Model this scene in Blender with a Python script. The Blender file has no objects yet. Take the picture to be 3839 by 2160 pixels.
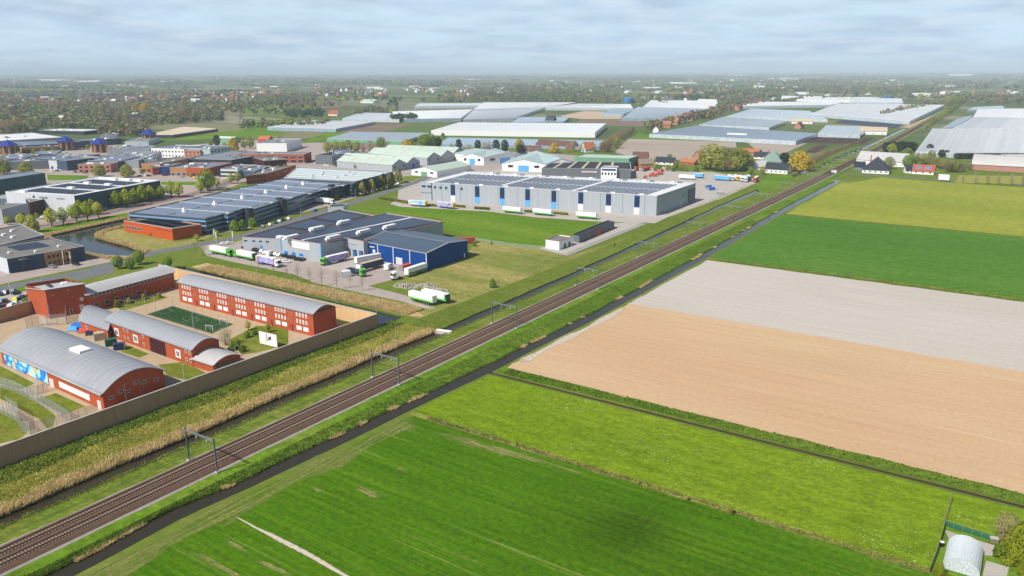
import bpy, math, random
import numpy as np
from mathutils import Vector, Matrix
from mathutils.geometry import tessellate_polygon

# ------------------------------------------------------------------ camera, sky, sun, exposure
scene = bpy.context.scene
COL = scene.collection
cam_data = bpy.data.cameras.new('camera')
cam_data.sensor_width = 36.0
cam_data.lens = 27.5
cam_data.clip_start = 1.0
cam_data.clip_end = 90000.0
camera = bpy.data.objects.new('camera', cam_data)
COL.objects.link(camera)
_r = [[0.830984, -0.146646, 0.53662], [0.556289, 0.224244, -0.800161], [-0.002993, 0.963436, 0.267921]]
camera.matrix_world = Matrix(((_r[0][0], _r[0][1], _r[0][2], 0.0), (_r[1][0], _r[1][1], _r[1][2], 0.0),
                              (_r[2][0], _r[2][1], _r[2][2], 90.0), (0, 0, 0, 1)))
scene.camera = camera

SUN_EL = math.radians(47.0)
# the sun stands behind the camera's left: shadows fall along +Y and a little towards +X
SUN_DIR = Vector((-0.28 * math.cos(SUN_EL), -0.96 * math.cos(SUN_EL), math.sin(SUN_EL))).normalized()
sun_data = bpy.data.lights.new('sun', 'SUN')
sun_data.energy = 5.0
sun_data.angle = math.radians(0.53)
sun_data.color = (1.0, 0.955, 0.88)
sun = bpy.data.objects.new('sun', sun_data)
sun.rotation_euler = SUN_DIR.to_track_quat('Z', 'Y').to_euler()
COL.objects.link(sun)

world = bpy.data.worlds.new('World')
scene.world = world
world.use_nodes = True
wn, wl = world.node_tree.nodes, world.node_tree.links
wn.clear()
w_out = wn.new('ShaderNodeOutputWorld')
w_bg = wn.new('ShaderNodeBackground')
w_bg.inputs['Strength'].default_value = 0.07
w_sky = wn.new('ShaderNodeTexSky')
w_sky.sky_type = 'NISHITA'
w_sky.sun_disc = False
w_sky.sun_elevation = SUN_EL
w_sky.sun_rotation = math.atan2(SUN_DIR.x, SUN_DIR.y)
w_sky.air_density = 1.0
w_sky.dust_density = 1.2
w_sky.ozone_density = 1.5
# a thin, even layer of high cloud over the whole sky: direction projected on a flat cloud base
w_tc = wn.new('ShaderNodeTexCoord')
w_sep = wn.new('ShaderNodeSeparateXYZ')
wl.new(w_tc.outputs['Generated'], w_sep.inputs[0])
w_z = wn.new('ShaderNodeMath'); w_z.operation = 'MAXIMUM'; w_z.inputs[1].default_value = 0.0
wl.new(w_sep.outputs['Z'], w_z.inputs[0])
w_z2 = wn.new('ShaderNodeMath'); w_z2.operation = 'ADD'; w_z2.inputs[1].default_value = 0.11
wl.new(w_z.outputs[0], w_z2.inputs[0])
w_dx = wn.new('ShaderNodeMath'); w_dx.operation = 'DIVIDE'
w_dy = wn.new('ShaderNodeMath'); w_dy.operation = 'DIVIDE'
wl.new(w_sep.outputs['X'], w_dx.inputs[0]); wl.new(w_z2.outputs[0], w_dx.inputs[1])
wl.new(w_sep.outputs['Y'], w_dy.inputs[0]); wl.new(w_z2.outputs[0], w_dy.inputs[1])
w_cmb = wn.new('ShaderNodeCombineXYZ')
wl.new(w_dx.outputs[0], w_cmb.inputs[0]); wl.new(w_dy.outputs[0], w_cmb.inputs[1])
w_noise = wn.new('ShaderNodeTexNoise')
w_noise.inputs['Scale'].default_value = 0.8
w_noise.inputs['Detail'].default_value = 6.0
w_noise.inputs['Roughness'].default_value = 0.55
w_noise.inputs['Distortion'].default_value = 0.4
wl.new(w_cmb.outputs[0], w_noise.inputs['Vector'])
w_ramp = wn.new('ShaderNodeValToRGB')
w_ramp.color_ramp.elements[0].position = 0.34
w_ramp.color_ramp.elements[0].color = (0, 0, 0, 1)
w_ramp.color_ramp.elements[1].position = 0.60
w_ramp.color_ramp.elements[1].color = (1, 1, 1, 1)
wl.new(w_noise.outputs['Fac'], w_ramp.inputs[0])
w_noise2 = wn.new('ShaderNodeTexNoise')
w_noise2.inputs['Scale'].default_value = 2.2
w_noise2.inputs['Detail'].default_value = 5.0
wl.new(w_cmb.outputs[0], w_noise2.inputs['Vector'])
w_ramp2 = wn.new('ShaderNodeValToRGB')
w_ramp2.color_ramp.elements[0].position = 0.42
w_ramp2.color_ramp.elements[0].color = (6.1, 7.8, 9.9, 1)
w_ramp2.color_ramp.elements[1].position = 0.66
w_ramp2.color_ramp.elements[1].color = (8.3, 9.9, 11.5, 1)
wl.new(w_noise2.outputs['Fac'], w_ramp2.inputs[0])
w_pale = wn.new('ShaderNodeMix'); w_pale.data_type = 'RGBA'
w_pale.inputs[7].default_value = (8.2, 10.6, 12.7, 1)
wl.new(w_sky.outputs[0], w_pale.inputs[6])
w_mix = wn.new('ShaderNodeMix'); w_mix.data_type = 'RGBA'
w_slant = wn.new('ShaderNodeMath'); w_slant.operation = 'DIVIDE'; w_slant.inputs[0].default_value = 0.115; w_slant.use_clamp = True
w_zs = wn.new('ShaderNodeMath'); w_zs.operation = 'ADD'; w_zs.inputs[1].default_value = 0.03
wl.new(w_z.outputs[0], w_zs.inputs[0]); wl.new(w_zs.outputs[0], w_slant.inputs[1])
w_ps = wn.new('ShaderNodeMath'); w_ps.operation = 'MULTIPLY'; w_ps.inputs[1].default_value = 0.95
wl.new(w_ps.outputs[0], w_pale.inputs[0])
w_sq = wn.new('ShaderNodeMath'); w_sq.operation = 'MULTIPLY'
wl.new(w_slant.outputs[0], w_sq.inputs[0]); wl.new(w_slant.outputs[0], w_sq.inputs[1])
w_cov = wn.new('ShaderNodeMath'); w_cov.operation = 'MULTIPLY'
wl.new(w_sq.outputs[0], w_ps.inputs[0])
wl.new(w_ramp.outputs[0], w_cov.inputs[0]); wl.new(w_sq.outputs[0], w_cov.inputs[1])
wl.new(w_cov.outputs[0], w_mix.inputs[0])
wl.new(w_pale.outputs[2], w_mix.inputs[6]); wl.new(w_ramp2.outputs[0], w_mix.inputs[7])
wl.new(w_mix.outputs[2], w_bg.inputs['Color'])
wl.new(w_bg.outputs[0], w_out.inputs['Surface'])

scene.view_settings.view_transform = 'Standard'
scene.view_settings.look = 'None'
scene.view_settings.exposure = 0.2
scene.view_settings.gamma = 1.0
scene.view_settings.use_curve_mapping = False
scene.cycles.max_bounces = 6
scene.cycles.diffuse_bounces = 2
scene.cycles.glossy_bounces = 3
scene.cycles.transparent_max_bounces = 12
scene.cycles.volume_bounces = 0
scene.cycles.use_denoising = True

RND = random.Random(11)
NPR = np.random.RandomState(5)

# ------------------------------------------------------------------ materials
def srgb(r, g, b):
    def c(v):
        v = v / 255.0
        return v / 12.92 if v <= 0.04045 else ((v + 0.055) / 1.055) ** 2.4
    return (c(r), c(g), c(b))

class NT:
    def __init__(s, name):
        s.m = bpy.data.materials.new(name)
        s.m.use_nodes = True
        s.n, s.l = s.m.node_tree.nodes, s.m.node_tree.links
        s.bsdf = s.n['Principled BSDF']
        s.pos = s.n.new('ShaderNodeNewGeometry').outputs['Position']
    def mapv(s, scale=(1, 1, 1), rot=0.0, vec=None):
        mp = s.n.new('ShaderNodeMapping')
        mp.inputs['Scale'].default_value = scale
        mp.inputs['Rotation'].default_value = (0, 0, rot)
        s.l.new(vec or s.pos, mp.inputs['Vector'])
        return mp.outputs[0]
    def noise(s, vec, scale, detail=3.0, rough=0.55, dist=0.0):
        t = s.n.new('ShaderNodeTexNoise')
        t.inputs['Scale'].default_value = scale
        t.inputs['Detail'].default_value = detail
        t.inputs['Roughness'].default_value = rough
        t.inputs['Distortion'].default_value = dist
        s.l.new(vec, t.inputs['Vector'])
        return t.outputs['Fac']
    def voro(s, vec, scale, out='Distance'):
        t = s.n.new('ShaderNodeTexVoronoi')
        t.inputs['Scale'].default_value = scale
        s.l.new(vec, t.inputs['Vector'])
        return t.outputs[out]
    def wave(s, vec, scale, dist=1.0, detail=2.0, axis='X'):
        t = s.n.new('ShaderNodeTexWave')
        t.bands_direction = axis
        t.inputs['Scale'].default_value = scale
        t.inputs['Distortion'].default_value = dist
        t.inputs['Detail'].default_value = detail
        s.l.new(vec, t.inputs['Vector'])
        return t.outputs['Fac']
    def ramp(s, fac, stops):
        r = s.n.new('ShaderNodeValToRGB')
        e = r.color_ramp.elements
        while len(e) > len(stops): e.remove(e[-1])
        while len(e) < len(stops): e.new(0.5)
        for k, (p, c) in enumerate(stops):
            e[k].position = p
            e[k].color = (c[0], c[1], c[2], 1) if isinstance(c, tuple) else (c, c, c, 1)
        s.l.new(fac, r.inputs[0])
        return r.outputs[0]
    def mix(s, fac, a, b, mode='MIX'):
        m = s.n.new('ShaderNodeMix'); m.data_type = 'RGBA'; m.blend_type = mode
        for inp, v in ((0, fac), (6, a), (7, b)):
            if isinstance(v, (int, float)): m.inputs[inp].default_value = v
            elif isinstance(v, tuple): m.inputs[inp].default_value = (v[0], v[1], v[2], 1)
            else: s.l.new(v, m.inputs[inp])
        return m.outputs[2]
    def math(s, op, a, b):
        m = s.n.new('ShaderNodeMath'); m.operation = op
        for i, v in enumerate((a, b)):
            if isinstance(v, (int, float)): m.inputs[i].default_value = v
            else: s.l.new(v, m.inputs[i])
        return m.outputs[0]
    def objrand(s):
        return s.n.new('ShaderNodeObjectInfo').outputs['Random']
    def bump(s, fac, strength=0.3, dist=0.1):
        b = s.n.new('ShaderNodeBump')
        b.inputs['Strength'].default_value = strength
        b.inputs['Distance'].default_value = dist
        s.l.new(fac, b.inputs['Height'])
        s.l.new(b.outputs[0], s.bsdf.inputs['Normal'])
    def done(s, col, rough=0.8, spec=0.3, metal=0.0):
        if isinstance(col, tuple): s.bsdf.inputs['Base Color'].default_value = (col[0], col[1], col[2], 1)
        else: s.l.new(col, s.bsdf.inputs['Base Color'])
        s.bsdf.inputs['Roughness'].default_value = rough
        s.bsdf.inputs['Specular IOR Level'].default_value = spec
        s.bsdf.inputs['Metallic'].default_value = metal
        return s.m

def sc(c, k):
    return tuple(min(1.0, max(0.0, v * k)) for v in c)

_mats = {}
def mat(name, col, rough=0.75, var=0.12, scale=0.35, spec=0.3, metal=0.0, streak=None):
    """plain painted / built surface: base colour with slight weathering"""
    if name in _mats: return _mats[name]
    t = NT(name)
    v = t.mapv(streak) if streak else t.pos
    a = t.noise(v, scale, 4.0)
    b = t.noise(t.pos, scale * 9.0, 2.0)
    f = t.math('ADD', t.math('MULTIPLY', a, 0.65), t.math('MULTIPLY', b, 0.35))
    c = t.ramp(f, [(0.3, sc(col, 1 - var)), (0.7, sc(col, 1 + var))])
    _mats[name] = t.done(c, rough, spec, metal)
    return _mats[name]

def leafy(t, c, k=0.5):
    """thin leaves: part of the light passes through"""
    m = t.done(c, 0.8, 0.05)
    tr = t.n.new('ShaderNodeBsdfTranslucent'); mx = t.n.new('ShaderNodeMixShader')
    t.l.new(c, tr.inputs['Color']); mx.inputs[0].default_value = k
    t.l.new(t.bsdf.outputs[0], mx.inputs[1]); t.l.new(tr.outputs[0], mx.inputs[2])
    t.l.new(mx.outputs[0], t.n['Material Output'].inputs['Surface'])
    return m

def leafmat(name, c1, c2, c3, scale=0.5):
    t = NT(name)
    n = t.noise(t.pos, scale, 2.0)
    r = t.objrand()
    f = t.math('ADD', t.math('MULTIPLY', n, 0.6), t.math('MULTIPLY', r, 0.4))
    c = t.ramp(f, [(0.25, c1), (0.5, c2), (0.75, c3)])
    return leafy(t, c)

def attrmat(name, attr, rough=0.85):
    t = NT(name)
    a = t.n.new('ShaderNodeVertexColor'); a.layer_name = attr
    n = t.noise(t.pos, 0.8, 2.0)
    c = t.mix(0.35, a.outputs['Color'], t.mix(n, (0.0, 0.0, 0.0), (1, 1, 1)), 'OVERLAY')
    return leafy(t, c, 0.3)

def glassmat(name, col, rough=0.08, spec=0.6):
    t = NT(name)
    n = t.noise(t.pos, 0.25, 2.0)
    return t.done(t.ramp(n, [(0.3, sc(col, 0.8)), (0.7, sc(col, 1.2))]), rough, spec)

M = dict(
    red_brick=mat('red_brick', (0.385, 0.088, 0.038), 0.9, 0.16, 0.6, 0.03),
    dark_brick=mat('dark_brick', (0.055, 0.02, 0.02), 0.85, 0.2, 0.5, 0.03),
    orange_brick=mat('orange_brick', (0.46, 0.088, 0.018), 0.85, 0.12, 0.5, 0.03),
    tan_brick=mat('tan_brick', (0.40, 0.20, 0.08), 0.85, 0.14, 0.5, 0.03),
    pink_brick=mat('pink_brick', (0.42, 0.20, 0.145), 0.85, 0.14, 0.5, 0.03),
    zinc=mat('zinc_roof', (0.31, 0.32, 0.345), 0.45, 0.10, 0.08, 0.4, 0.1),
    pale_zinc=mat('pale_zinc_roof', (0.46, 0.45, 0.44), 0.5, 0.09, 0.08, 0.45, 0.1),
    light_cladding=mat('light_grey_cladding', (0.36, 0.39, 0.42), 0.6, 0.06, 0.15, 0.2, streak=(3, 3, 0.02)),
    white_cladding=mat('white_cladding', (0.52, 0.55, 0.58), 0.6, 0.07, 0.2, 0.2, streak=(3, 3, 0.05)),
    grey_cladding=mat('grey_cladding', (0.135, 0.15, 0.168), 0.6, 0.08, 0.2, 0.2, streak=(3, 3, 0.05)),
    slate_cladding=mat('slate_blue_cladding', (0.05, 0.078, 0.118), 0.6, 0.1, 0.2, 0.2, streak=(3, 3, 0.05)),
    blue_cladding=mat('blue_cladding', (0.0015, 0.046, 0.215), 0.6, 0.10, 0.25, 0.15, streak=(4, 4, 0.03)),
    teal_cladding=mat('teal_cladding', (0.006, 0.075, 0.07), 0.5, 0.12, 0.25, 0.4, streak=(3, 3, 0.03)),
    green_cladding=mat('green_cladding', (0.15, 0.34, 0.19), 0.55, 0.08, 0.2, 0.4),
    mint_sheet=mat('mint_roof_sheet', (0.42, 0.50, 0.43), 0.6, 0.08, 0.15, 0.3),
    bluegrey_sheet=mat('blue_grey_roof_sheet', (0.34, 0.44, 0.45), 0.6, 0.09, 0.15, 0.3),
    bitumen=mat('grey_bitumen_roof', (0.17, 0.165, 0.155), 0.9, 0.2, 0.18, 0.2),
    dark_bitumen=mat('dark_bitumen_roof', (0.035, 0.038, 0.045), 0.85, 0.25, 0.2, 0.2),
    white_roof=mat('white_roof_membrane', (0.62, 0.63, 0.64), 0.7, 0.1, 0.15, 0.3),
    grey_roof=mat('pale_grey_roof_sheet', (0.19, 0.21, 0.235), 0.55, 0.1, 0.1, 0.4),
    blue_roof=mat('blue_grey_metal_roof', (0.062, 0.088, 0.13), 0.4, 0.12, 0.1, 0.5),
    panel=mat('solar_panel', (0.026, 0.034, 0.062), 0.3, 0.3, 0.5, 0.6),
    panel_sky_sheen=mat('solar_panel_sky_sheen', (0.15, 0.18, 0.25), 0.3, 0.22, 0.4, 0.5),  # pale base colour stands in for sky reflected by the panels
    white=mat('white_paint', (0.78, 0.78, 0.77), 0.5, 0.06, 0.6, 0.4),
    light=mat('light_grey_paint', (0.55, 0.56, 0.57), 0.5, 0.08, 0.6, 0.4),
    dark_steel=mat('dark_steel', (0.10, 0.125, 0.155), 0.5, 0.15, 0.8, 0.3),
    steel=mat('galvanised_steel', (0.30, 0.33, 0.36), 0.45, 0.15, 0.8, 0.5, 0.4),
    dark_metal=mat('dark_metal', (0.03, 0.032, 0.036), 0.5, 0.2, 0.8, 0.4),
    rail=mat('rusty_rail', (0.035, 0.022, 0.018), 0.6, 0.25, 1.5, 0.3, 0.0),
    sleeper=mat('concrete_sleeper', (0.23, 0.165, 0.125), 0.9, 0.2, 1.2, 0.2),
    concrete=mat('concrete', (0.40, 0.385, 0.36), 0.9, 0.15, 0.5, 0.2),
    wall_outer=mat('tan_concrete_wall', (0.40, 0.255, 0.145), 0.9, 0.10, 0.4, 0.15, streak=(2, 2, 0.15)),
    glass=glassmat('dark_window_glass', (0.020, 0.030, 0.045)),
    blue_glass=glassmat('blue_window_glass', (0.02, 0.06, 0.16)),
    bright_blue=mat('bright_blue_paint', (0.02, 0.16, 0.55), 0.45, 0.08, 0.6, 0.4),
    sky_blue=mat('sky_blue_paint', (0.10, 0.38, 0.72), 0.45, 0.08, 0.6, 0.4),
    green_paint=mat('leaf_green_paint', (0.10, 0.46, 0.03), 0.45, 0.08, 0.6, 0.4),
    dark_green_paint=mat('dark_green_paint', (0.012, 0.11, 0.06), 0.5, 0.1, 0.6, 0.4),
    yellow=mat('yellow_paint', (0.75, 0.47, 0.012), 0.45, 0.08, 0.6, 0.4),
    red=mat('red_paint', (0.55, 0.025, 0.02), 0.45, 0.1, 0.6, 0.4),
    orange_red=mat('orange_red_paint', (0.62, 0.075, 0.03), 0.5, 0.15, 0.6, 0.4),
    rust=mat('rust_red_paint', (0.36, 0.07, 0.035), 0.6, 0.2, 0.6, 0.3),
    navy=mat('navy_paint', (0.012, 0.03, 0.085), 0.45, 0.15, 0.6, 0.4),
    black=mat('black_paint', (0.010, 0.010, 0.012), 0.3, 0.2, 0.6, 0.5),
    rubber=mat('tyre_rubber', (0.014, 0.014, 0.015), 0.85, 0.2, 1.0, 0.2),
    silver=mat('silver_paint', (0.40, 0.42, 0.44), 0.3, 0.08, 0.6, 0.5, 0.4),
    tarp=mat('beige_tarpaulin', (0.46, 0.38, 0.27), 0.8, 0.12, 0.5, 0.2),
    wood=mat('weathered_wood', (0.24, 0.19, 0.14), 0.9, 0.25, 1.0, 0.15),
    red_tile=mat('red_roof_tile', (0.34, 0.085, 0.045), 0.85, 0.18, 0.7, 0.2),
    orange_tile=mat('orange_roof_tile', (0.38, 0.135, 0.06), 0.85, 0.15, 0.7, 0.2),
    brown_tile=mat('brown_roof_tile', (0.13, 0.065, 0.055), 0.85, 0.2, 0.7, 0.2),
    slate=mat('black_roof_tile', (0.022, 0.026, 0.040), 0.6, 0.25, 0.7, 0.3),
    cobalt=mat('cobalt_roof_tile', (0.012, 0.030, 0.24), 0.5, 0.2, 0.6, 0.4),
    trunk=mat('bark', (0.075, 0.055, 0.04), 0.95, 0.25, 2.0, 0.1),
    pale_trunk=mat('pale_bark', (0.20, 0.16, 0.12), 0.95, 0.25, 2.0, 0.1),
)
GLASSHOUSE = glassmat('greenhouse_glass', (0.46, 0.51, 0.56), 0.22, 0.6)
GLASSHOUSE2 = glassmat('blue_greenhouse_glass', (0.29, 0.38, 0.47), 0.18, 0.6)
CHALK = mat('chalked_greenhouse_glass', (0.78, 0.79, 0.80), 0.45, 0.07, 0.06, 0.5)
CHALK2 = mat('grey_chalked_greenhouse_glass', (0.66, 0.69, 0.72), 0.4, 0.12, 0.05, 0.5)

# ------------------------------------------------------------------ mesh helpers
class MB:
    def __init__(s):
        s.v, s.f, s.m = [], [], []
    def face(s, pts, m=0):
        k = len(s.v); s.v.extend(tuple(p) for p in pts)
        s.f.append(tuple(range(k, k + len(pts)))); s.m.append(m); return s
    def hexa(s, b, t, m=0):
        """b: 4 bottom points, t: 4 top points in the same turn"""
        k = len(s.v); s.v.extend(tuple(p) for p in b); s.v.extend(tuple(p) for p in t)
        for f in ((3, 2, 1, 0), (4, 5, 6, 7), (0, 1, 5, 4), (1, 2, 6, 5), (2, 3, 7, 6), (3, 0, 4, 7)):
            s.f.append(tuple(k + i for i in f)); s.m.append(m)
        return s
    def box(s, x0, x1, y0, y1, z0, z1, m=0):
        return s.hexa([(x0, y0, z0), (x1, y0, z0), (x1, y1, z0), (x0, y1, z0)],
                      [(x0, y0, z1), (x1, y0, z1), (x1, y1, z1), (x0, y1, z1)], m)
    def prism(s, poly, z0, z1, m=0, mt=None, top=True):
        n = len(poly); k = len(s.v)
        s.v.extend((p[0], p[1], z0) for p in poly); s.v.extend((p[0], p[1], z1) for p in poly)
        for i in range(n):
            j = (i + 1) % n
            s.f.append((k + i, k + j, k + n + j, k + n + i)); s.m.append(m)
        if top:
            s.f.append(tuple(k + n + i for i in range(n))); s.m.append(m if mt is None else mt)
        return s
    def bar(s, p0, p1, w, h=None, m=0):
        """a bar of rectangular section between two points"""
        h = h or w
        p0, p1 = Vector(p0), Vector(p1)
        d = (p1 - p0).normalized()
        up = Vector((0, 0, 1)) if abs(d.z) < 0.95 else Vector((0, 1, 0))
        a = d.cross(up).normalized() * (w / 2); b = a.cross(d).normalized() * (h / 2)
        return s.hexa([p0 - a - b, p0 + a - b, p0 + a + b, p0 - a + b], [p1 - a - b, p1 + a - b, p1 + a + b, p1 - a + b], m)
    def cyl(s, p0, p1, r0, r1=None, n=8, m=0):
        r1 = r0 if r1 is None else r1
        p0, p1 = Vector(p0), Vector(p1)
        d = (p1 - p0).normalized()
        up = Vector((0, 0, 1)) if abs(d.z) < 0.95 else Vector((0, 1, 0))
        a = d.cross(up).normalized(); b = a.cross(d).normalized()
        k = len(s.v)
        for p, r in ((p0, r0), (p1, r1)):
            for i in range(n):
                t = 2 * math.pi * i / n
                s.v.append(tuple(p + a * (math.cos(t) * r) + b * (math.sin(t) * r)))
        for i in range(n):
            j = (i + 1) % n
            s.f.append((k + i, k + j, k + n + j, k + n + i)); s.m.append(m)
        s.f.append(tuple(k + i for i in reversed(range(n)))); s.m.append(m)
        s.f.append(tuple(k + n + i for i in range(n))); s.m.append(m)
        return s
    def mesh(s, name, mats, off=(0, 0, 0), smooth=False):
        me = bpy.data.meshes.new(name)
        ox, oy, oz = off
        me.from_pydata([(x - ox, y - oy, z - oz) for x, y, z in s.v], [], s.f)
        for m in (mats if isinstance(mats, (list, tuple)) else [mats]): me.materials.append(m)
        if any(s.m): me.polygons.foreach_set('material_index', s.m)
        if smooth: me.polygons.foreach_set('use_smooth', [True] * len(me.polygons))
        return me
    def build(s, name, mats, parent=None, off=(0, 0, 0), smooth=False):
        return obj(name, s.mesh(name, mats, off, smooth), parent)

def obj(name, me, parent=None):
    o = bpy.data.objects.new(name, me)
    COL.objects.link(o)
    if parent: o.parent = parent
    return o

def thing(name, label, cat, loc=(0, 0, 0), rz=0.0, group=None):
    o = bpy.data.objects.new(name, None)
    o.empty_display_size = 0.5
    COL.objects.link(o)
    o.location = loc if len(loc) == 3 else (loc[0], loc[1], 0)
    o.rotation_euler = (0, 0, rz)
    o['label'] = label; o['category'] = cat
    if group: o['group'] = group
    return o

def tag(o, label, cat, group=None):
    o['label'] = label; o['category'] = cat
    if group: o['group'] = group
    return o

def structure(o): o['kind'] = 'structure'; return o

def stuff(o, label, cat): o['kind'] = 'stuff'; o['label'] = label; o['category'] = cat; return o

def copy_tree(o, parent=None):
    c = o.copy(); COL.objects.link(c); c.parent = parent
    for ch in list(o.children): copy_tree(ch, c)
    return c

def place(proto, used, loc, rz=0.0, s=1.0, label=None, group=None):
    """the first call moves the prototype itself, later calls copy it with its parts"""
    o = proto if id(proto) not in used else copy_tree(proto)
    used.add(id(proto))
    o.location = loc if len(loc) == 3 else (loc[0], loc[1], 0)
    o.rotation_euler = (0, 0, rz)
    o.scale = (s, s, s) if isinstance(s, (int, float)) else s
    if label: o['label'] = label
    if group: o['group'] = group
    return o
USED = set()

def mid(p, q, t=0.5): return (p[0] + (q[0] - p[0]) * t, p[1] + (q[1] - p[1]) * t)
def par(a, b, c): return (a[0] + c[0] - b[0], a[1] + c[1] - b[1])
def ang(p, q): return math.atan2(q[1] - p[1], q[0] - p[0])

def sheet(name, poly, z, m, parent=None, holes=()):
    """flat polygon, with holes, as one mesh"""
    loops = [poly] + list(holes)
    vs = [Vector((p[0], p[1], 0)) for lp in loops for p in lp]
    tris = tessellate_polygon([[Vector((p[0], p[1], 0)) for p in lp] for lp in loops])
    me = bpy.data.meshes.new(name)
    fs = []
    for t in tris:
        a, b, c = (vs[i] for i in t)
        ar = (b.x - a.x) * (c.y - a.y) - (b.y - a.y) * (c.x - a.x)
        if abs(ar) < 1e-6: continue
        fs.append(tuple(t) if ar > 0 else (t[0], t[2], t[1]))
    me.from_pydata([(v.x, v.y, z) for v in vs], [], fs)
    me.materials.append(m)
    return structure(obj(name, me, parent)) if parent is None else obj(name, me, parent)

# ------------------------------------------------------------------ ground, fields, water, railway (metres; +Y runs along the railway)
def lerp_tab(tab, y):
    if y <= tab[0][0]: return tab[0][1]
    for (a, xa), (b, xb) in zip(tab, tab[1:]):
        if y <= b: return xa + (xb - xa) * (y - a) / (b - a)
    return tab[-1][1]
RAIL = [(-300, -152.4), (650, -153.2), (800, -155.0), (1000, -158.5), (1400, -168.5), (1830, -180), (2500, -190), (4000, -225)]
DL = [(-300, -168.6), (200, -168.6), (300, -169.4), (363, -171.2), (444, -174), (523, -177), (650, -178), (800, -177), (1000, -175.5), (1230, -180), (1400, -184), (1830, -197), (2500, -212)]
DLW = [(-300, 2.5), (200, 2.5), (300, 2.2), (600, 2.3), (2500, 2.8)]
DR = [(-300, -137.2), (60, -137.4), (82, -138.2), (98, -136.2), (143, -133.9), (186, -131.6), (255, -129.8), (367, -130.4), (462, -132.6), (555, -134.4), (694, -134.6)]
def rail_x(y): return lerp_tab(RAIL, y)
def dl_l(y): return lerp_tab(DL, y) - lerp_tab(DLW, y) + 0.25 * math.sin(y * 0.13)
def dl_r(y): return lerp_tab(DL, y) + lerp_tab(DLW, y) + 0.2 * math.sin(y * 0.17 + 1)
def dr_r(y): return lerp_tab(DR, y) + 0.2 * math.sin(y * 0.11)
def dr_l(y): return lerp_tab(DR, y) - 4.6 + 0.25 * math.sin(y * 0.19 + 2)
YS = [-300, -150] + [20 + 6 * i for i in range(46)] + [296 + 14 * i for i in range(29)]
YS = [y for y in YS if y < 690] + [694]
YF = [700, 760, 820, 900, 1000, 1100, 1250, 1400, 1600, 1830, 2100, 2500]

def ground_material():
    t = NT('meadow_ground')
    big = t.noise(t.pos, 0.012, 4.0)
    fine = t.noise(t.pos, 0.35, 3.0)
    near = t.ramp(t.math('ADD', t.math('MULTIPLY', big, 0.6), t.math('MULTIPLY', fine, 0.4)),
                  [(0.3, (0.075, 0.115, 0.014)), (0.5, (0.115, 0.16, 0.022)), (0.62, (0.165, 0.19, 0.036)), (0.75, (0.23, 0.21, 0.07))])
    # polder parcels far away: long blocks of different crops
    br = t.n.new('ShaderNodeTexBrick')
    br.inputs['Scale'].default_value = 1.0
    br.inputs['Brick Width'].default_value = 620.0
    br.inputs['Row Height'].default_value = 150.0
    br.inputs['Mortar Size'].default_value = 4.0
    br.inputs['Color1'].default_value = (0, 0, 0, 1); br.inputs['Color2'].default_value = (1, 1, 1, 1)
    br.inputs['Mortar'].default_value = (0.45, 0.45, 0.45, 1)
    t.l.new(t.mapv((1, 1, 1), 0.12), br.inputs['Vector'])
    crops = t.ramp(br.outputs['Color'], [(0.0, (0.075, 0.115, 0.035)), (0.25, (0.11, 0.145, 0.045)), (0.45, (0.07, 0.10, 0.04)), (0.62, (0.10, 0.15, 0.04)), (0.75, (0.24, 0.20, 0.13)), (0.82, (0.09, 0.12, 0.05)), (1.0, (0.27, 0.24, 0.18))])
    ln = t.n.new('ShaderNodeVectorMath'); ln.operation = 'LENGTH'
    t.l.new(t.pos, ln.inputs[0])
    f = t.ramp(t.math('MULTIPLY', ln.outputs['Value'], 0.0005), [(0.42, 0.0), (0.55, 1.0)])
    return t.done(t.mix(f, near, crops), 0.95, 0.0)
GROUND = ground_material()

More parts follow.
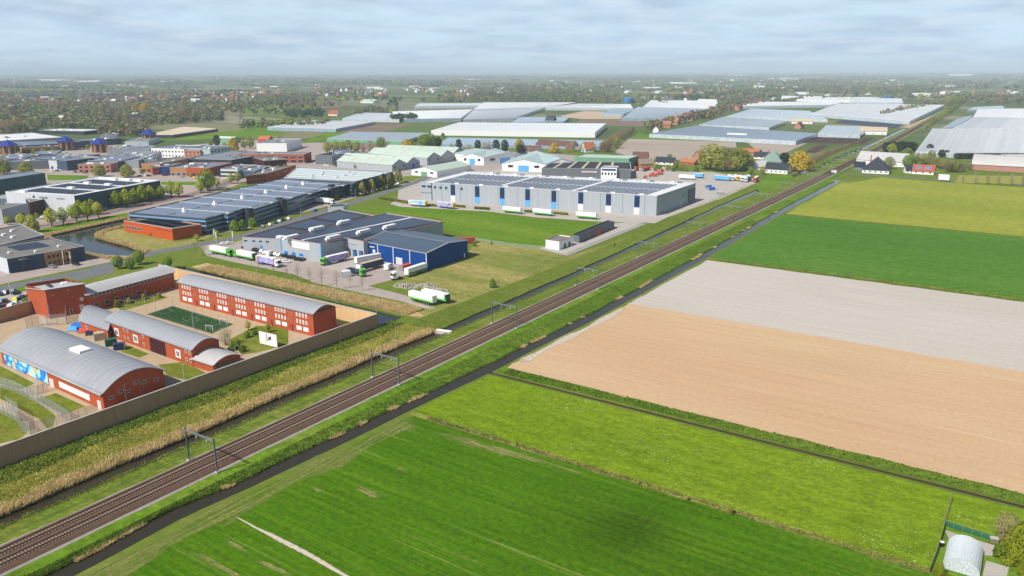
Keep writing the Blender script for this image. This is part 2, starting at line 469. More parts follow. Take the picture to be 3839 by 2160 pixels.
def field_mat(name, dark, midc, pale, row=0.9, rowmix=0.35, spot=None, patch=0.01, patchdark=None, rough=0.95, rot=0.0, lines=0.0, linecol=(0.30, 0.30, 0.09), grain=0.22, gx=0.5):
    """crop or soil: broad patches, rows along X, optional flower specks"""
    t = NT(name)
    big = t.noise(t.mapv((0.35, 1, 1), rot), patch, 4.0, 0.6)
    rows = t.noise(t.mapv((0.018, 1, 1), rot), row, 3.0, 0.65)
    fine = t.noise(t.pos, 1.3, 4.0, 0.7)
    f = t.math('ADD', t.math('MULTIPLY', big, 1 - rowmix), t.math('ADD', t.math('MULTIPLY', rows, rowmix * 0.55), t.math('MULTIPLY', fine, rowmix * 0.45)))
    c = t.ramp(f, [(0.34, dark), (0.5, midc), (0.68, pale)])
    if patchdark:
        pn = t.noise(t.mapv((0.55, 1, 1), 0.3), 0.016, 2.0)
        c = t.mix(t.ramp(pn, [(0.58, 0.0), (0.8, 0.6)]), c, patchdark)
    if lines:
        # drill rows and wheel tracks where the crop stands thinner
        ln = t.noise(t.mapv((0.012, 1, 1), 0.01), 0.42, 4.0, 0.8)
        br = t.noise(t.mapv((0.05, 0.4, 1)), 0.6, 3.0)
        k = t.math('MULTIPLY', t.ramp(ln, [(0.58, 0.0), (0.66, 1.0)]), t.ramp(br, [(0.42, 0.0), (0.65, lines)]))
        c = t.mix(k, c, linecol)
    if spot:
        v = t.voro(t.pos, 1.3)
        msk = t.noise(t.pos, 0.045, 3.0)
        k = t.math('MULTIPLY', t.ramp(v, [(0.14, 0.9), (0.2, 0.0)]), t.ramp(msk, [(0.50, 0.0), (0.68, 1.0)]))
        c = t.mix(k, c, spot)
        v2 = t.voro(t.pos, 2.3)
        c = t.mix(t.math('MULTIPLY', t.ramp(v2, [(0.14, 1.0), (0.22, 0.0)]), 0.18), c, spot)
    gr = t.noise(t.pos, 0.75, 5.0, 0.8)
    gm = t.noise(t.mapv((gx, 1, 1)), 0.35 if gx > 0.2 else 1.0, 4.0, 0.7)
    gg = t.ramp(t.math('ADD', t.math('MULTIPLY', gr, 0.6), t.math('MULTIPLY', gm, 0.4)), [(0.36, 0.5 - grain), (0.64, 0.5 + grain)])
    c = t.mix(1.0, c, gg, 'OVERLAY')
    t.bump(fine, 0.3, 0.2)
    return t.done(c, rough, 0.0)

WHEAT = field_mat('young_wheat', (0.034, 0.098, 0.002), (0.058, 0.138, 0.003), (0.125, 0.195, 0.010), 0.8, 0.6, None, 0.011, (0.016, 0.060, 0.003), lines=0.5, gx=0.03)
MEADOW = field_mat('daisy_meadow', (0.095, 0.165, 0.005), (0.14, 0.215, 0.007), (0.20, 0.25, 0.020), 0.5, 0.5, (0.55, 0.58, 0.42), 0.014)
SAND = field_mat('dry_sandy_soil', (0.43, 0.275, 0.15), (0.485, 0.33, 0.195), (0.53, 0.395, 0.27), 0.55, 0.5, None, 0.014, (0.40, 0.275, 0.165), lines=0.6, linecol=(0.62, 0.50, 0.37), grain=0.06, gx=0.03)
GREY = field_mat('pale_grey_soil', (0.40, 0.355, 0.31), (0.445, 0.40, 0.355), (0.49, 0.45, 0.405), 0.45, 0.5, None, 0.012, (0.37, 0.325, 0.285), lines=0.5, linecol=(0.56, 0.52, 0.47), grain=0.06, gx=0.03)
CROP = field_mat('dense_green_crop', (0.052, 0.135, 0.014), (0.072, 0.165, 0.020), (0.115, 0.20, 0.036), 0.5, 0.5, None, 0.012, (0.045, 0.115, 0.014), lines=0.35, linecol=(0.16, 0.22, 0.06))
LIME = field_mat('lime_pasture', (0.19, 0.225, 0.026), (0.235, 0.26, 0.036), (0.30, 0.29, 0.055), 0.35, 0.5, None, 0.014, (0.14, 0.20, 0.02), lines=0.4, linecol=(0.34, 0.33, 0.10))
VERGE = field_mat('rough_verge', (0.065, 0.11, 0.012), (0.12, 0.165, 0.02), (0.22, 0.21, 0.05), 0.7, 0.5, None, 0.05)
DRYVERGE = field_mat('dry_verge', (0.10, 0.13, 0.018), (0.20, 0.20, 0.045), (0.36, 0.30, 0.13), 0.8, 0.5, None, 0.06)
LUSH = field_mat('lush_bank_grass', (0.055, 0.115, 0.008), (0.095, 0.16, 0.013), (0.17, 0.205, 0.032), 0.8, 0.5, None, 0.05)
FALLOW = field_mat('fallow_grass', (0.10, 0.15, 0.025), (0.20, 0.205, 0.052), (0.37, 0.29, 0.12), 0.12, 0.35, None, 0.04)
LAWN = field_mat('mown_lawn', (0.07, 0.145, 0.009), (0.105, 0.19, 0.013), (0.165, 0.22, 0.03), 0.5, 0.35, None, 0.03)
PLOUGH = field_mat('brown_ploughland', (0.14, 0.10, 0.08), (0.19, 0.14, 0.11), (0.25, 0.19, 0.15), 0.8, 0.4, None, 0.02)
PALEFIELD = field_mat('pale_ploughland', (0.28, 0.235, 0.195), (0.33, 0.28, 0.235), (0.375, 0.325, 0.28), 0.5, 0.3, None, 0.01, grain=0.06, gx=0.03)
DARKSOIL = field_mat('dark_bed_soil', (0.05, 0.03, 0.03), (0.07, 0.042, 0.04), (0.10, 0.065, 0.06), 0.8, 0.4, None, 0.03)
BALLAST = mat('railway_ballast', (0.118, 0.072, 0.048), 0.95, 0.3, 1.4, 0.1)
CESS = mat('gravel_path', (0.29, 0.265, 0.24), 0.95, 0.2, 0.8, 0.1)
ASPHALT = mat('grey_asphalt', (0.14, 0.145, 0.15), 0.9, 0.14, 0.2, 0.2)
PAVING = mat('pink_grey_paving', (0.34, 0.285, 0.255), 0.9, 0.16, 0.15, 0.2)
CONC_YARD = mat('pale_concrete_yard', (0.39, 0.355, 0.32), 0.9, 0.14, 0.12, 0.2)
CYCLE = mat('red_cycle_path', (0.34, 0.15, 0.11), 0.9, 0.12, 0.3, 0.2)
SANDPAVE = mat('sandy_paving', (0.40, 0.30, 0.195), 0.9, 0.12, 0.3, 0.2)
SOILSTRIP = mat('bare_chalky_soil', (0.47, 0.40, 0.315), 0.95, 0.15, 0.8, 0.1)
MUD = mat('muddy_bank', (0.045, 0.03, 0.016), 0.9, 0.25, 0.8, 0.2)
def water_mat(name, col):
    t = NT(name)
    n = t.noise(t.mapv((1, 0.25, 1)), 0.9, 3.0)
    t.bump(n, 0.05, 0.05)
    m = t.done(col, 0.07, 0.5)
    t.bsdf.inputs['IOR'].default_value = 1.33
    return m
WATER = water_mat('ditch_water', (0.030, 0.024, 0.013))
POND = water_mat('pond_water', (0.016, 0.024, 0.034))

pond_loop = [(-478.4, 274.6), (-473.4, 251.6), (-467.0, 225.7), (-465.6, 217.3), (-437.2, 205.3), (-400.6, 203.7), (-385.6, 204.3), (-373.9, 206.8), (-372.3, 213.0), (-379.8, 222.9), (-399.0, 226.1), (-434.3, 228.6), (-445.6, 234.9), (-450.7, 243.5), (-456.4, 261.3)]
moat_loop = [(-332, 199.5), (-300, 199.0), (-193.5, 198.6), (-190.5, 203.5), (-192.5, 213.2), (-208, 213.6), (-255, 213.9), (-300, 214.6), (-333, 215.5)]
FDITCH = [(183.1, 185.1), (365.4, 366.3), (511.2, 512.1)]

def ditch_walls(mb, loop, z0=-1.0, closed=True):
    n = len(loop)
    for i in range(n if closed else n - 1):
        a, b = loop[i], loop[(i + 1) % n]
        mb.face([(a[0], a[1], 0), (b[0], b[1], 0), (b[0], b[1], z0), (a[0], a[1], z0)])

# the ground: one mesh, west part with the pond and moat cut out, east part in bands between the field ditches, then out to the horizon
def build_ground():
    mb = MB()
    def add(poly, holes=()):
        loops = [poly] + list(holes)
        vs = [(p[0], p[1], 0.0) for lp in loops for p in lp]
        k = len(mb.v); mb.v.extend(vs)
        for t in tessellate_polygon([[Vector(p + (0,) if len(p) == 2 else p) for p in lp] for lp in loops]):
            a, b, c = (vs[i] for i in t)
            ar = (b[0] - a[0]) * (c[1] - a[1]) - (b[1] - a[1]) * (c[0] - a[0])
            if abs(ar) < 1e-5: continue
            mb.f.append(tuple(k + i for i in (t if ar > 0 else (t[0], t[2], t[1])))); mb.m.append(0)
    left = [(dl_l(y), y) for y in YS + YF]
    add([(-4000, -300)] + left + [(-4000, 2500)], [pond_loop, moat_loop])
    ditch_walls(mb, left, closed=False); ditch_walls(mb, pond_loop); ditch_walls(mb, moat_loop)
    bands = [-300] + [v for ab in FDITCH for v in ab] + [694]
    for a, b in zip(bands[0::2], bands[1::2]):
        ys = [a] + [y for y in YS if a < y < b] + [b]
        lp = [(dr_r(y), y) for y in ys]
        add(lp + [(1200, b), (1200, a)])
        ditch_walls(mb, lp, closed=False)
        for yy in (a, b):
            if -300 < yy < 694: ditch_walls(mb, [(dr_r(yy), yy), (1200, yy)], closed=False)
    ditch_walls(mb, [(dr_l(694), 694), (dr_r(694), 694)], closed=False)
    rr = [(dr_r(694), 694)] + [(rail_x(y) + 8.0, y) for y in YF]
    add([rr[0]] + rr[1:] + [(1200, 2500), (1200, 694)])
    for x0, x1, y0, y1 in ((1200, 45000, -300, 2500), (-45000, -4000, -300, 2500), (-45000, 45000, 2500, 48000), (-45000, 45000, -12000, -300)):
        mb.face([(x0, y0, 0), (x1, y0, 0), (x1, y1, 0), (x0, y1, 0)])
    o = structure(mb.build('ground', GROUND)); return o
build_ground()

def ribbon(name, ys, xl, xr, z, m, zr=None):
    mb = MB()
    for a, b in zip(ys, ys[1:]):
        mb.face([(xl(a), a, z), (xr(a), a, z if zr is None else zr), (xr(b), b, z if zr is None else zr), (xl(b), b, z)])
    return structure(mb.build(name, m))
ribbon('west_ditch_water', YS + YF, lambda y: dl_l(y) - 0.05, lambda y: dl_r(y) + 0.6, -0.35, WATER)
ribbon('east_ditch_water', YS, lambda y: dr_l(y) - 0.6, lambda y: dr_r(y) + 0.05, -0.28, WATER)
for a, b in FDITCH:
    structure(MB().face([(-134, a, -0.4), (1200, a, -0.4), (1200, b, -0.4), (-134, b, -0.4)]).build('field_ditch_water', MUD))
sheet('pond_water', pond_loop, -0.7, POND)
sheet('moat_water', moat_loop, -0.7, POND)

# railway embankment: grass slopes, ballast bed, gravel paths, all following the curve of the line
def strip_mesh(name, ys, prof, m):
    mb = MB()
    secs = [prof(y) for y in ys]
    for (a, sa), (b, sb) in zip(zip(ys, secs), zip(ys[1:], secs[1:])):
        for i in range(len(sa) - 1):
            mb.face([(sa[i][0], a, sa[i][1]), (sa[i + 1][0], a, sa[i + 1][1]), (sb[i + 1][0], b, sb[i + 1][1]), (sb[i][0], b, sb[i][1])])
    return structure(mb.build(name, m))
YA = YS + YF
def er(y): return dr_l(y) if y <= 694 else rail_x(y) + 8.0
strip_mesh('west_embankment', YA, lambda y: [(dl_r(y), -0.95), (dl_r(y) + 0.7, 0.12), (rail_x(y) - 6.4, 0.5), (rail_x(y) - 5.3, 0.62)], VERGE)
strip_mesh('east_embankment', YA, lambda y: [(rail_x(y) + 5.3, 0.62), (rail_x(y) + 7.0, 0.45), (er(y) - 0.8, 0.15 if y <= 694 else 0.05), (er(y), -0.95 if y <= 694 else 0.0)], LUSH)
strip_mesh('mown_shoulder', YA, lambda y: [(rail_x(y) + 5.2, 0.66), (rail_x(y) + 6.9, 0.49), (rail_x(y) + 8.4, 0.40)], LAWN)
strip_mesh('west_gravel_path', YA, lambda y: [(rail_x(y) - 5.5 + 0.2 * math.sin(y * .3), 0.63), (rail_x(y) - 4.6, 0.85)], CESS)
strip_mesh('east_gravel_path', YA, lambda y: [(rail_x(y) + 4.5, 0.85), (rail_x(y) + 5.4 + 0.15 * math.sin(y * .33), 0.66)], CESS)
strip_mesh('ballast_bed', YA, lambda y: [(rail_x(y) - 4.7, 0.84), (rail_x(y) - 4.0, 1.28), (rail_x(y) - 0.6, 1.25), (rail_x(y) + 0.6, 1.25), (rail_x(y) + 3.9, 1.28), (rail_x(y) + 4.7, 0.84)], BALLAST)

sleeper_mesh = MB().hexa([(-1.28, -.15, -.12), (1.28, -.15, -.12), (1.28, .15, -.12), (-1.28, .15, -.12)],
                         [(-1.25, -.12, .10), (1.25, -.12, .10), (1.25, .12, .10), (-1.25, .12, .10)]).mesh('sleeper', M['sleeper'])
for off, lab in ((-1.95, 'western railway track with rusty rails on concrete sleepers beside the reed bank'), (1.95, 'eastern railway track with rusty rails on concrete sleepers nearest the fields')):
    tr = thing('railway_track', lab, 'railway track', (rail_x(50) + off, 50, 1.3), 0, 'tracks of the double railway line')
    ox, oy = tr.location.x, tr.location.y
    for g in (-0.75, 0.75):
        mb = MB()
        ys = [-300, 650] + [y for y in YF]
        for a, b in zip(ys, ys[1:]):
            mb.bar((rail_x(a) + off + g, a, 1.52), (rail_x(b) + off + g, b, 1.52), 0.13, 0.2)
        mb.build('rail', M['rail'], tr, (ox, oy, 1.3))
    for k in range(290):
        s = obj('sleeper', sleeper_mesh, tr)
        y = 40 + 0.63 * k
        s.location = (rail_x(y) + off - ox, y - oy, 0.0)
    mb = MB()
    for k in range(800):
        y = 40 + 0.63 * (290 + k)
        x = rail_x(y) + off
        mb.box(x - 1.25, x + 1.25, y - .12, y + .12, 1.2, 1.4)
    s = mb.build('sleeper', M['sleeper'], tr, (ox, oy, 1.3)); s['kind'] = 'stuff'

# fields
def fx(y): return dr_r(y) + 0.9
def field(name, y0, y1, m, z=0.006, inset=0.0, x1=1150):
    ys = [y0] + [y for y in YS if y0 < y < y1] + [y1]
    jx = [-100 + 5 * i for i in range(66)]
    def jit(x, y): return y + .28 * math.sin(x * .31 + y) + .2 * math.sin(x * .83 + y * 2) + .16 * math.sin(x * 1.9 + y * .7)
    sheet(name, [(fx(y) + inset + 0.35 * math.sin(y * .7) + .3 * math.sin(y * 1.9), y) for y in ys] + [(x, jit(x, y1)) for x in jx] + [(x1, y1), (x1, y0)] + [(x, jit(x, y0)) for x in reversed(jx)], z, m)
field('wheat_field', -290, 146.9, WHEAT, inset=1.6)
field('dry_field_edge', 146.9, 148.7, DRYVERGE)
field('daisy_meadow', 148.7, 182.1, MEADOW, inset=0.4)
field('ditch_verge', 185.9, 190.2, LUSH)
field('sandy_field', 190.2, 275.2, SAND, inset=0.7)
field('pale_grey_field', 275.2, 363.6, GREY, inset=0.9)
field('crop_verge', 363.6, 364.6, LUSH)
field('grass_edge', 367.1, 369.3, DRYVERGE)
field('green_crop_field', 369.3, 509.0, CROP, inset=0.6)
field('pasture_verge', 509.0, 510.4, LUSH)
field('pasture_edge', 512.9, 515.0, VERGE)
field('lime_pasture', 515.0, 690.0, LIME, inset=1.2)
sheet('lime_pasture', [(-126, 690.2), (-112, 742), (-60, 735), (300, 740), (300, 690.2)], 0.006, LIME)
def fade_mat(name, c1, c2, scale, streak=(1, 1, 1), hard=2.6, top=0.8):
    """thin growth or bare soil breaking up at its edge, opaque where the fade attribute is high"""
    t = NT(name)
    a = t.n.new('ShaderNodeVertexColor'); a.layer_name = 'fade'
    n = t.noise(t.mapv(streak), scale, 4.0, 0.7)
    k = t.ramp(t.math('ADD', t.math('MULTIPLY', a.outputs['Color'], 0.75), t.math('MULTIPLY', t.math('SUBTRACT', n, 0.52), hard)), [(0.22, 0.0), (0.75, top)])
    tr = t.n.new('ShaderNodeBsdfTransparent'); mx = t.n.new('ShaderNodeMixShader')
    t.l.new(k, mx.inputs[0]); t.l.new(tr.outputs[0], mx.inputs[1]); t.l.new(t.bsdf.outputs[0], mx.inputs[2])
    t.l.new(mx.outputs[0], t.n['Material Output'].inputs['Surface'])
    return t.done(t.ramp(t.noise(t.pos, 1.1, 3.0), [(0.3, c1), (0.7, c2)]), 0.95, 0.1)
def fade_attr(o, vals):
    ca = o.data.color_attributes.new('fade', 'FLOAT_COLOR', 'POINT')
    ca.data.foreach_set('color', [c for v in vals for c in (v, v, v, 1.0)])
def soft_strip(name, pts, w, m, z, core=1.0):
    """patch along a centre line, fading to both sides and both ends"""
    mb = MB(); vals = []
    n = len(pts)
    for i, (p, ww) in enumerate(zip(pts, w)):
        a = pts[max(0, i - 1)]; b = pts[min(n - 1, i + 1)]
        d = Vector((b[0] - a[0], b[1] - a[1])).normalized(); nn = Vector((-d.y, d.x))
        e = core if 0 < i < n - 1 else 0.0
        for k, v in ((-1, 0), (-.5, e), (.5, e), (1, 0)):
            mb.v.append((p[0] + nn.x * ww * k, p[1] + nn.y * ww * k, z)); vals.append(v)
    for i in range(n - 1):
        for k in range(3):
            mb.f.append((i * 4 + k, i * 4 + k + 1, i * 4 + 5 + k, i * 4 + 4 + k)); mb.m.append(0)
    o = structure(mb.build(name, m)); fade_attr(o, vals); return o
BARE = fade_mat('bare_chalky_patch', (0.42, 0.36, 0.28), (0.56, 0.49, 0.39), 0.9, (1, 1, 1), 1.2, 1.0)
THIN = fade_mat('thin_pale_growth', (0.15, 0.19, 0.03), (0.30, 0.28, 0.10), 1.1, (1, 0.06, 1), 3.0, 0.65)
THINX = fade_mat('thin_pale_rows', (0.20, 0.21, 0.05), (0.36, 0.33, 0.13), 1.3, (0.12, 1, 1), 3.0, 0.7)
soft_strip('bare_soil_strip', [(-131.8, 88.3), (-127.4, 88.2)] + [(-122.2, 87.9), (-119.3, 87.9), (-115.3, 87.8), (-111.5, 87.7), (-107.1, 87.6), (-102.9, 87.3), (-98.2, 86.9), (-94.3, 86.7), (-89.9, 86.2)], [.12, .2, .35, .55, .75, .8, .75, .7, .6, .45, .25], BARE, 0.03, 1.15)
for q, ww in (([(-118.7, 111.5), (-115.1, 111.0), (-111.4, 110.6), (-107.4, 110.4)], [.4, 1.0, 1.3, .5]), ([(-117.2, 123.1), (-114.1, 122.8), (-109.3, 122.6)], [.3, .6, .3]), ([(-125.2, 105.6), (-122.8, 105.2), (-119.6, 105.7)], [.3, .7, .3]),
              ([(-113.9, 81.0), (-110.0, 80.9), (-106.2, 81.0), (-102.4, 81.0)], [.5, .9, .9, .5]), ([(-127.4, 76.0), (-121.0, 75.9), (-113.7, 75.6), (-108.7, 75.4)], [.5, .8, .8, .5]), ([(-127.6, 81.5), (-120.9, 81.5), (-113.8, 81.1)], [.4, .9, .4])):
    soft_strip('thin_crop_streak', q, ww, THINX, 0.03, .95)
def edge_band(name, xo, w, y0, y1, m, z, core):
    ys = [y for y in YS if y0 < y < y1]
    soft_strip(name, [(fx(y) + xo + w * .5, y) for y in ys], [w * (0.8 + 0.35 * math.sin(y * .23)) for y in ys], m, z, core)
edge_band('pale_field_edge', 1.4, 5.0, 20, 149, THIN, 0.022, .9)
edge_band('trodden_soil_edge', 0.6, 2.6, 192, 278, BARE, 0.022, 1.0)
soft_strip('thin_crop_headland', [(-121, 143.5), (-110, 142.5), (-95, 143.6), (-70, 144)], [1.5, 2.5, 2.0, 1.0], THINX, 0.026, .9)

# land west of the railway
REEDBASE = field_mat('reed_litter', (0.12, 0.15, 0.02), (0.235, 0.23, 0.055), (0.36, 0.31, 0.12), 0.8, 0.5, None, 0.06)
ys_ = [y for y in YS if 10 < y < 210]
sheet('reed_bed_ground', [(dl_l(y) - .2, y) for y in ys_] + [(-188, ys_[-1]), (-190.5, 196), (-191, 30)], 0.006, REEDBASE)
sheet('moat_bank_ground', [(-330, 216), (-192, 213.9), (-186, 217), (-195, 222), (-250, 224), (-330, 225)], 0.012, field_mat('straw_litter', (0.30, 0.22, 0.09), (0.42, 0.31, 0.14), (0.50, 0.38, 0.19), 0.8, 0.5, None, 0.08))
sheet('fallow_land', [(-186.0, 214.0), (-184.0, 300.0), (-184.0, 395.0), (-190.5, 333.5), (-210.5, 340.9), (-250.6, 337.0), (-233.9, 308.6), (-228.7, 269.6), (-228.4, 251.2), (-229.0, 248.7), (-202.2, 246.9), (-193.1, 242.2), (-190.0, 214.0)], 0.005, FALLOW)
sheet('green_plot', [(-390.5, 374.4), (-356.0, 407.5), (-298.2, 415.4), (-257.6, 412.3), (-221.5, 420.7), (-207.8, 415.4), (-213.2, 381.3), (-210.5, 344.5), (-248.3, 338.5), (-260.8, 346.3), (-286.7, 355.2), (-307.6, 380.0), (-355.9, 377.7), (-384.6, 371.8)], 0.006, LAWN)
yard = [(-373.3, 250.8), (-358.8, 258.1), (-359.9, 269.9), (-363.0, 299.4), (-310.5, 333.5), (-254.9, 281.1), (-232.8, 261.5), (-232.7, 251.0), (-234.4, 237.4), (-209.6, 235.0), (-201.5, 229.5), (-189.3, 228.3), (-191.3, 225.0), (-206.3, 227.4), (-238.2, 227.7), (-257.8, 228.2), (-277.1, 233.4), (-326.3, 233.7), (-344.3, 235.1)]
sheet('truck_yard', yard, 0.008, PAVING)
sheet('concrete_dock_apron', [(-277.3, 250.1), (-277.1, 266.7), (-277.4, 278.7), (-258.6, 267.1), (-260.1, 255.1), (-261.7, 248.0)], 0.014, CONC_YARD)
sheet('logistics_yard', [(-431.6, 478.2), (-384.8, 424.5), (-374.4, 405.0), (-360.8, 400.1), (-299.6, 417.4), (-260.3, 416.7), (-223.4, 424.4), (-189.4, 439.1), (-190.9, 461.6), (-187.8, 554.5), (-192.5, 666.2), (-248.0, 698.6), (-278.8, 682.2), (-298.3, 711.7), (-330.9, 711.8), (-300.5, 624.3), (-399.3, 638.7), (-456.0, 558.0)], 0.008, CONC_YARD)
sheet('substation_yard', [(-211.1, 340.5), (-190.6, 334.2), (-192.7, 434.6), (-204.5, 434.1), (-211.4, 422.5)], 0.010, CONC_YARD)

def road(name, pts, w, m, z, parent=None):
    mb = MB()
    L, Rr = [], []
    for i, p in enumerate(pts):
        a = pts[max(0, i - 1)]; b = pts[min(len(pts) - 1, i + 1)]
        d = Vector((b[0] - a[0], b[1] - a[1])).normalized()
        n = Vector((-d.y, d.x)) * (w / 2)
        L.append((p[0] + n.x, p[1] + n.y, z)); Rr.append((p[0] - n.x, p[1] - n.y, z))
    for i in range(len(pts) - 1):
        mb.face([L[i], Rr[i], Rr[i + 1], L[i + 1]])
    o = mb.build(name, m, parent)
    return structure(o) if parent is None else o
def offset(pts, d):
    out = []
    for i, p in enumerate(pts):
        a = pts[max(0, i - 1)]; b = pts[min(len(pts) - 1, i + 1)]
        t = Vector((b[0] - a[0], b[1] - a[1])).normalized()
        out.append((p[0] - t.y * d, p[1] + t.x * d))
    return out
def smooth(pts, n=5):
    out = []
    for i in range(len(pts) - 1):
        p0, p1, p2, p3 = pts[max(0, i - 1)], pts[i], pts[i + 1], pts[min(len(pts) - 1, i + 2)]
        for k in range(n):
            t = k / n
            out.append(tuple(0.5 * ((2 * p1[j]) + (-p0[j] + p2[j]) * t + (2 * p0[j] - 5 * p1[j] + 4 * p2[j] - p3[j]) * t * t + (-p0[j] + 3 * p1[j] - 3 * p2[j] + p3[j]) * t ** 3) for j in (0, 1)))
    out.append(pts[-1]); return out
R1 = smooth([(-364, -100), (-364, 60), (-363.9, 146.8), (-363.8, 168.4), (-364.0, 195.1), (-372.5, 221.8), (-369.7, 251.0), (-369.5, 277.5), (-384.4, 332.9), (-399.0, 389.3), (-431.0, 495.9), (-455, 545), (-520, 600)])
road('estate_road', R1, 8.5, ASPHALT, 0.016)
sheet('road_junction', [(-349.5, 172.5), (-350.1, 177.5), (-349.3, 189.2), (-370.4, 200.9), (-370.2, 193.5), (-363.6, 175.3)], 0.020, ASPHALT)
R1b = [(-365.9, 220.8), (-358.7, 229.1), (-358.0, 244.7), (-362.8, 262.0), (-364.6, 276.0)]
R2 = smooth([(-480, 150), (-496.2, 229.2), (-506.8, 272.7), (-522.1, 326.8), (-534.9, 363.9), (-560.5, 407.5), (-600, 452)])
road('avenue', R2, 6.5, ASPHALT, 0.016)
road('red_cycle_path', offset(R2, 5.2), 2.6, CYCLE, 0.016)
road('red_cycle_path', offset(R2, -5.2), 2.6, CYCLE, 0.016)
R3 = smooth([(-400, 770), (-260, 765), (-190, 760), (-157, 757), (-125, 752), (-93, 752), (-54, 748), (-8, 752), (120, 758), (400, 765)])
road('farm_road', R3, 5.0, ASPHALT, 0.012)
sheet('level_crossing', [(rail_x(757) - 5.5, 753), (rail_x(757) + 5.5, 753), (rail_x(757) + 5.5, 761), (rail_x(757) - 5.5, 761)], 1.47, ASPHALT)
# paved ground of the industrial estate
sheet('estate_paving', [(-468, 195), (-470, 215), (-480, 250), (-492, 290), (-508, 330), (-522, 365), (-540, 400), (-560, 430), (-640, 560), (-1050, 560), (-1050, 60), (-480, 60)], 0.004, PAVING)
sheet('estate_paving', [(-640, 560), (-560, 430), (-500, 440), (-470, 500), (-460, 545), (-330, 560), (-330, 760), (-560, 760), (-900, 700), (-900, 560)], 0.006, PAVING)
sheet('estate_paving', [(-372, -100), (-372, 215), (-400, 203), (-437, 204), (-468, 195), (-470, 60), (-470, -100)], 0.004, PAVING)
sheet('dark_block_forecourt', [(-386.1, 264.3), (-387.2, 277.5), (-384.3, 291.5), (-393.2, 313.1), (-399.7, 346.4), (-404.7, 375.3), (-422.7, 434.5), (-438.2, 487.0), (-457.8, 504.6), (-395.9, 271.8)], 0.008, PAVING)
sheet('canal_lawn', [(-488.1, 224.2), (-497.4, 284.6), (-480.3, 274.8), (-475.6, 252.9), (-469.1, 226.8), (-466.9, 217.6), (-480.6, 219.3)], 0.007, LAWN)
sheet('canal_lawn', [(-748.4, 357.3), (-708.8, 374.0), (-683.9, 357.4), (-707.1, 337.4)], 0.010, LAWN)
sheet('canal_lawn', [(-616.1, 385.2), (-589.5, 402.2), (-571.4, 389.5), (-600.9, 375.4)], 0.010, LAWN)
sheet('headland_grass', [(-443.7, 233.8), (-450.7, 243.5), (-451.6, 255.4), (-391.6, 247.5), (-386.8, 246.4), (-384.1, 267.9), (-373.1, 242.9), (-371.3, 222.8), (-380.2, 224.5), (-393.1, 227.9), (-400.6, 227.1)], 0.006, FALLOW)
# prison grounds
PLAWN = field_mat('olive_lawn', (0.085, 0.12, 0.010), (0.13, 0.155, 0.017), (0.21, 0.20, 0.045), 0.4, 0.5, None, 0.09)
sheet('prison_yard', [(-193.5, 30), (-193.5, 195), (-325, 196), (-331, 140), (-331, 30)], 0.004, SANDPAVE)
sheet('prison_lawn', [(-286.4, 103.2), (-260.9, 102.8), (-240.5, 101.6), (-239.4, 96.9), (-249.2, 95.8), (-267.5, 95.4)], 0.010, PLAWN)
sheet('prison_lawn', [(-227.9, 101.4), (-211.2, 101.1), (-211.0, 94.9), (-228.1, 95.7)], 0.010, PLAWN)
sheet('prison_lawn', [(-248.4, 95.5), (-236.8, 96.8), (-212.2, 93.4), (-204.6, 88.8), (-206.0, 88.0), (-213.2, 89.7), (-237.2, 90.5)], 0.010, PLAWN)
sheet('prison_lawn', [(-229.1, 86.9), (-217.2, 87.1), (-208.8, 85.4), (-205.1, 80.9), (-208.8, 73.3), (-233.7, 83.9)], 0.010, PLAWN)
sheet('prison_lawn', [(-251.9, 136.5), (-235.6, 135.5), (-234.9, 131.5), (-245.2, 131.5)], 0.010, PLAWN)
sheet('prison_lawn', [(-223.9, 131.2), (-219.4, 137.4), (-204.0, 135.2), (-203.9, 128.5), (-212.8, 127.4)], 0.010, PLAWN)
sheet('prison_lawn', [(-225.3, 158.9), (-229.9, 174.2), (-220.0, 180.8), (-203.9, 166.8), (-206.7, 155.6), (-209.2, 151.8)], 0.010, PLAWN)
sheet('prison_lawn', [(-296.6, 160.1), (-298.5, 179.4), (-291.2, 178.8), (-288.8, 157.2)], 0.010, PLAWN)
sheet('gatehouse_car_park', [(-340.1, 154.4), (-317.9, 140.6), (-314.4, 124.8), (-314.8, 109.5), (-361.2, 124.2), (-353.3, 142.0), (-349.7, 154.9)], 0.012, CONC_YARD)
sheet('roadside_grass', [(-354.5, 142.6), (-354.4, 151.8), (-347.2, 157.5), (-353.0, 163.9), (-360.1, 163.4), (-358.8, 155.0), (-359.3, 144.7)], 0.016, LAWN)
pitch = sheet('football_pitch', [(-276.8, 160.5), (-278.6, 172.7), (-238.5, 171.0), (-236.0, 159.8)], 0.014, field_mat('artificial_turf', (0.018, 0.05, 0.018), (0.026, 0.065, 0.024), (0.036, 0.078, 0.03), 0.5, 0.3, None, 0.05))
PITCHLINE = mat('worn_white_line', (0.22, 0.26, 0.22), 0.9, 0.1)
_p = [(-276.8, 160.5), (-278.6, 172.7), (-238.5, 171.0), (-236.0, 159.8)]
def quadpt(q, u, v): return mid(mid(q[0], q[3], u), mid(q[1], q[2], u), v)
def pline(a, b, w=0.13):
    p, q = quadpt(_p, *a), quadpt(_p, *b)
    road('pitch_line', [p, q], w, PITCHLINE, 0.006, pitch).location.z = 0.014
for a, b in (((.03, .05), (.97, .05)), ((.03, .95), (.97, .95)), ((.03, .05), (.03, .95)), ((.97, .05), (.97, .95)), ((.5, .05), (.5, .95)),
             ((.03, .3), (.14, .3)), ((.14, .3), (.14, .7)), ((.14, .7), (.03, .7)), ((.97, .3), (.86, .3)), ((.86, .3), (.86, .7)), ((.86, .7), (.97, .7))):
    pline(a, b)
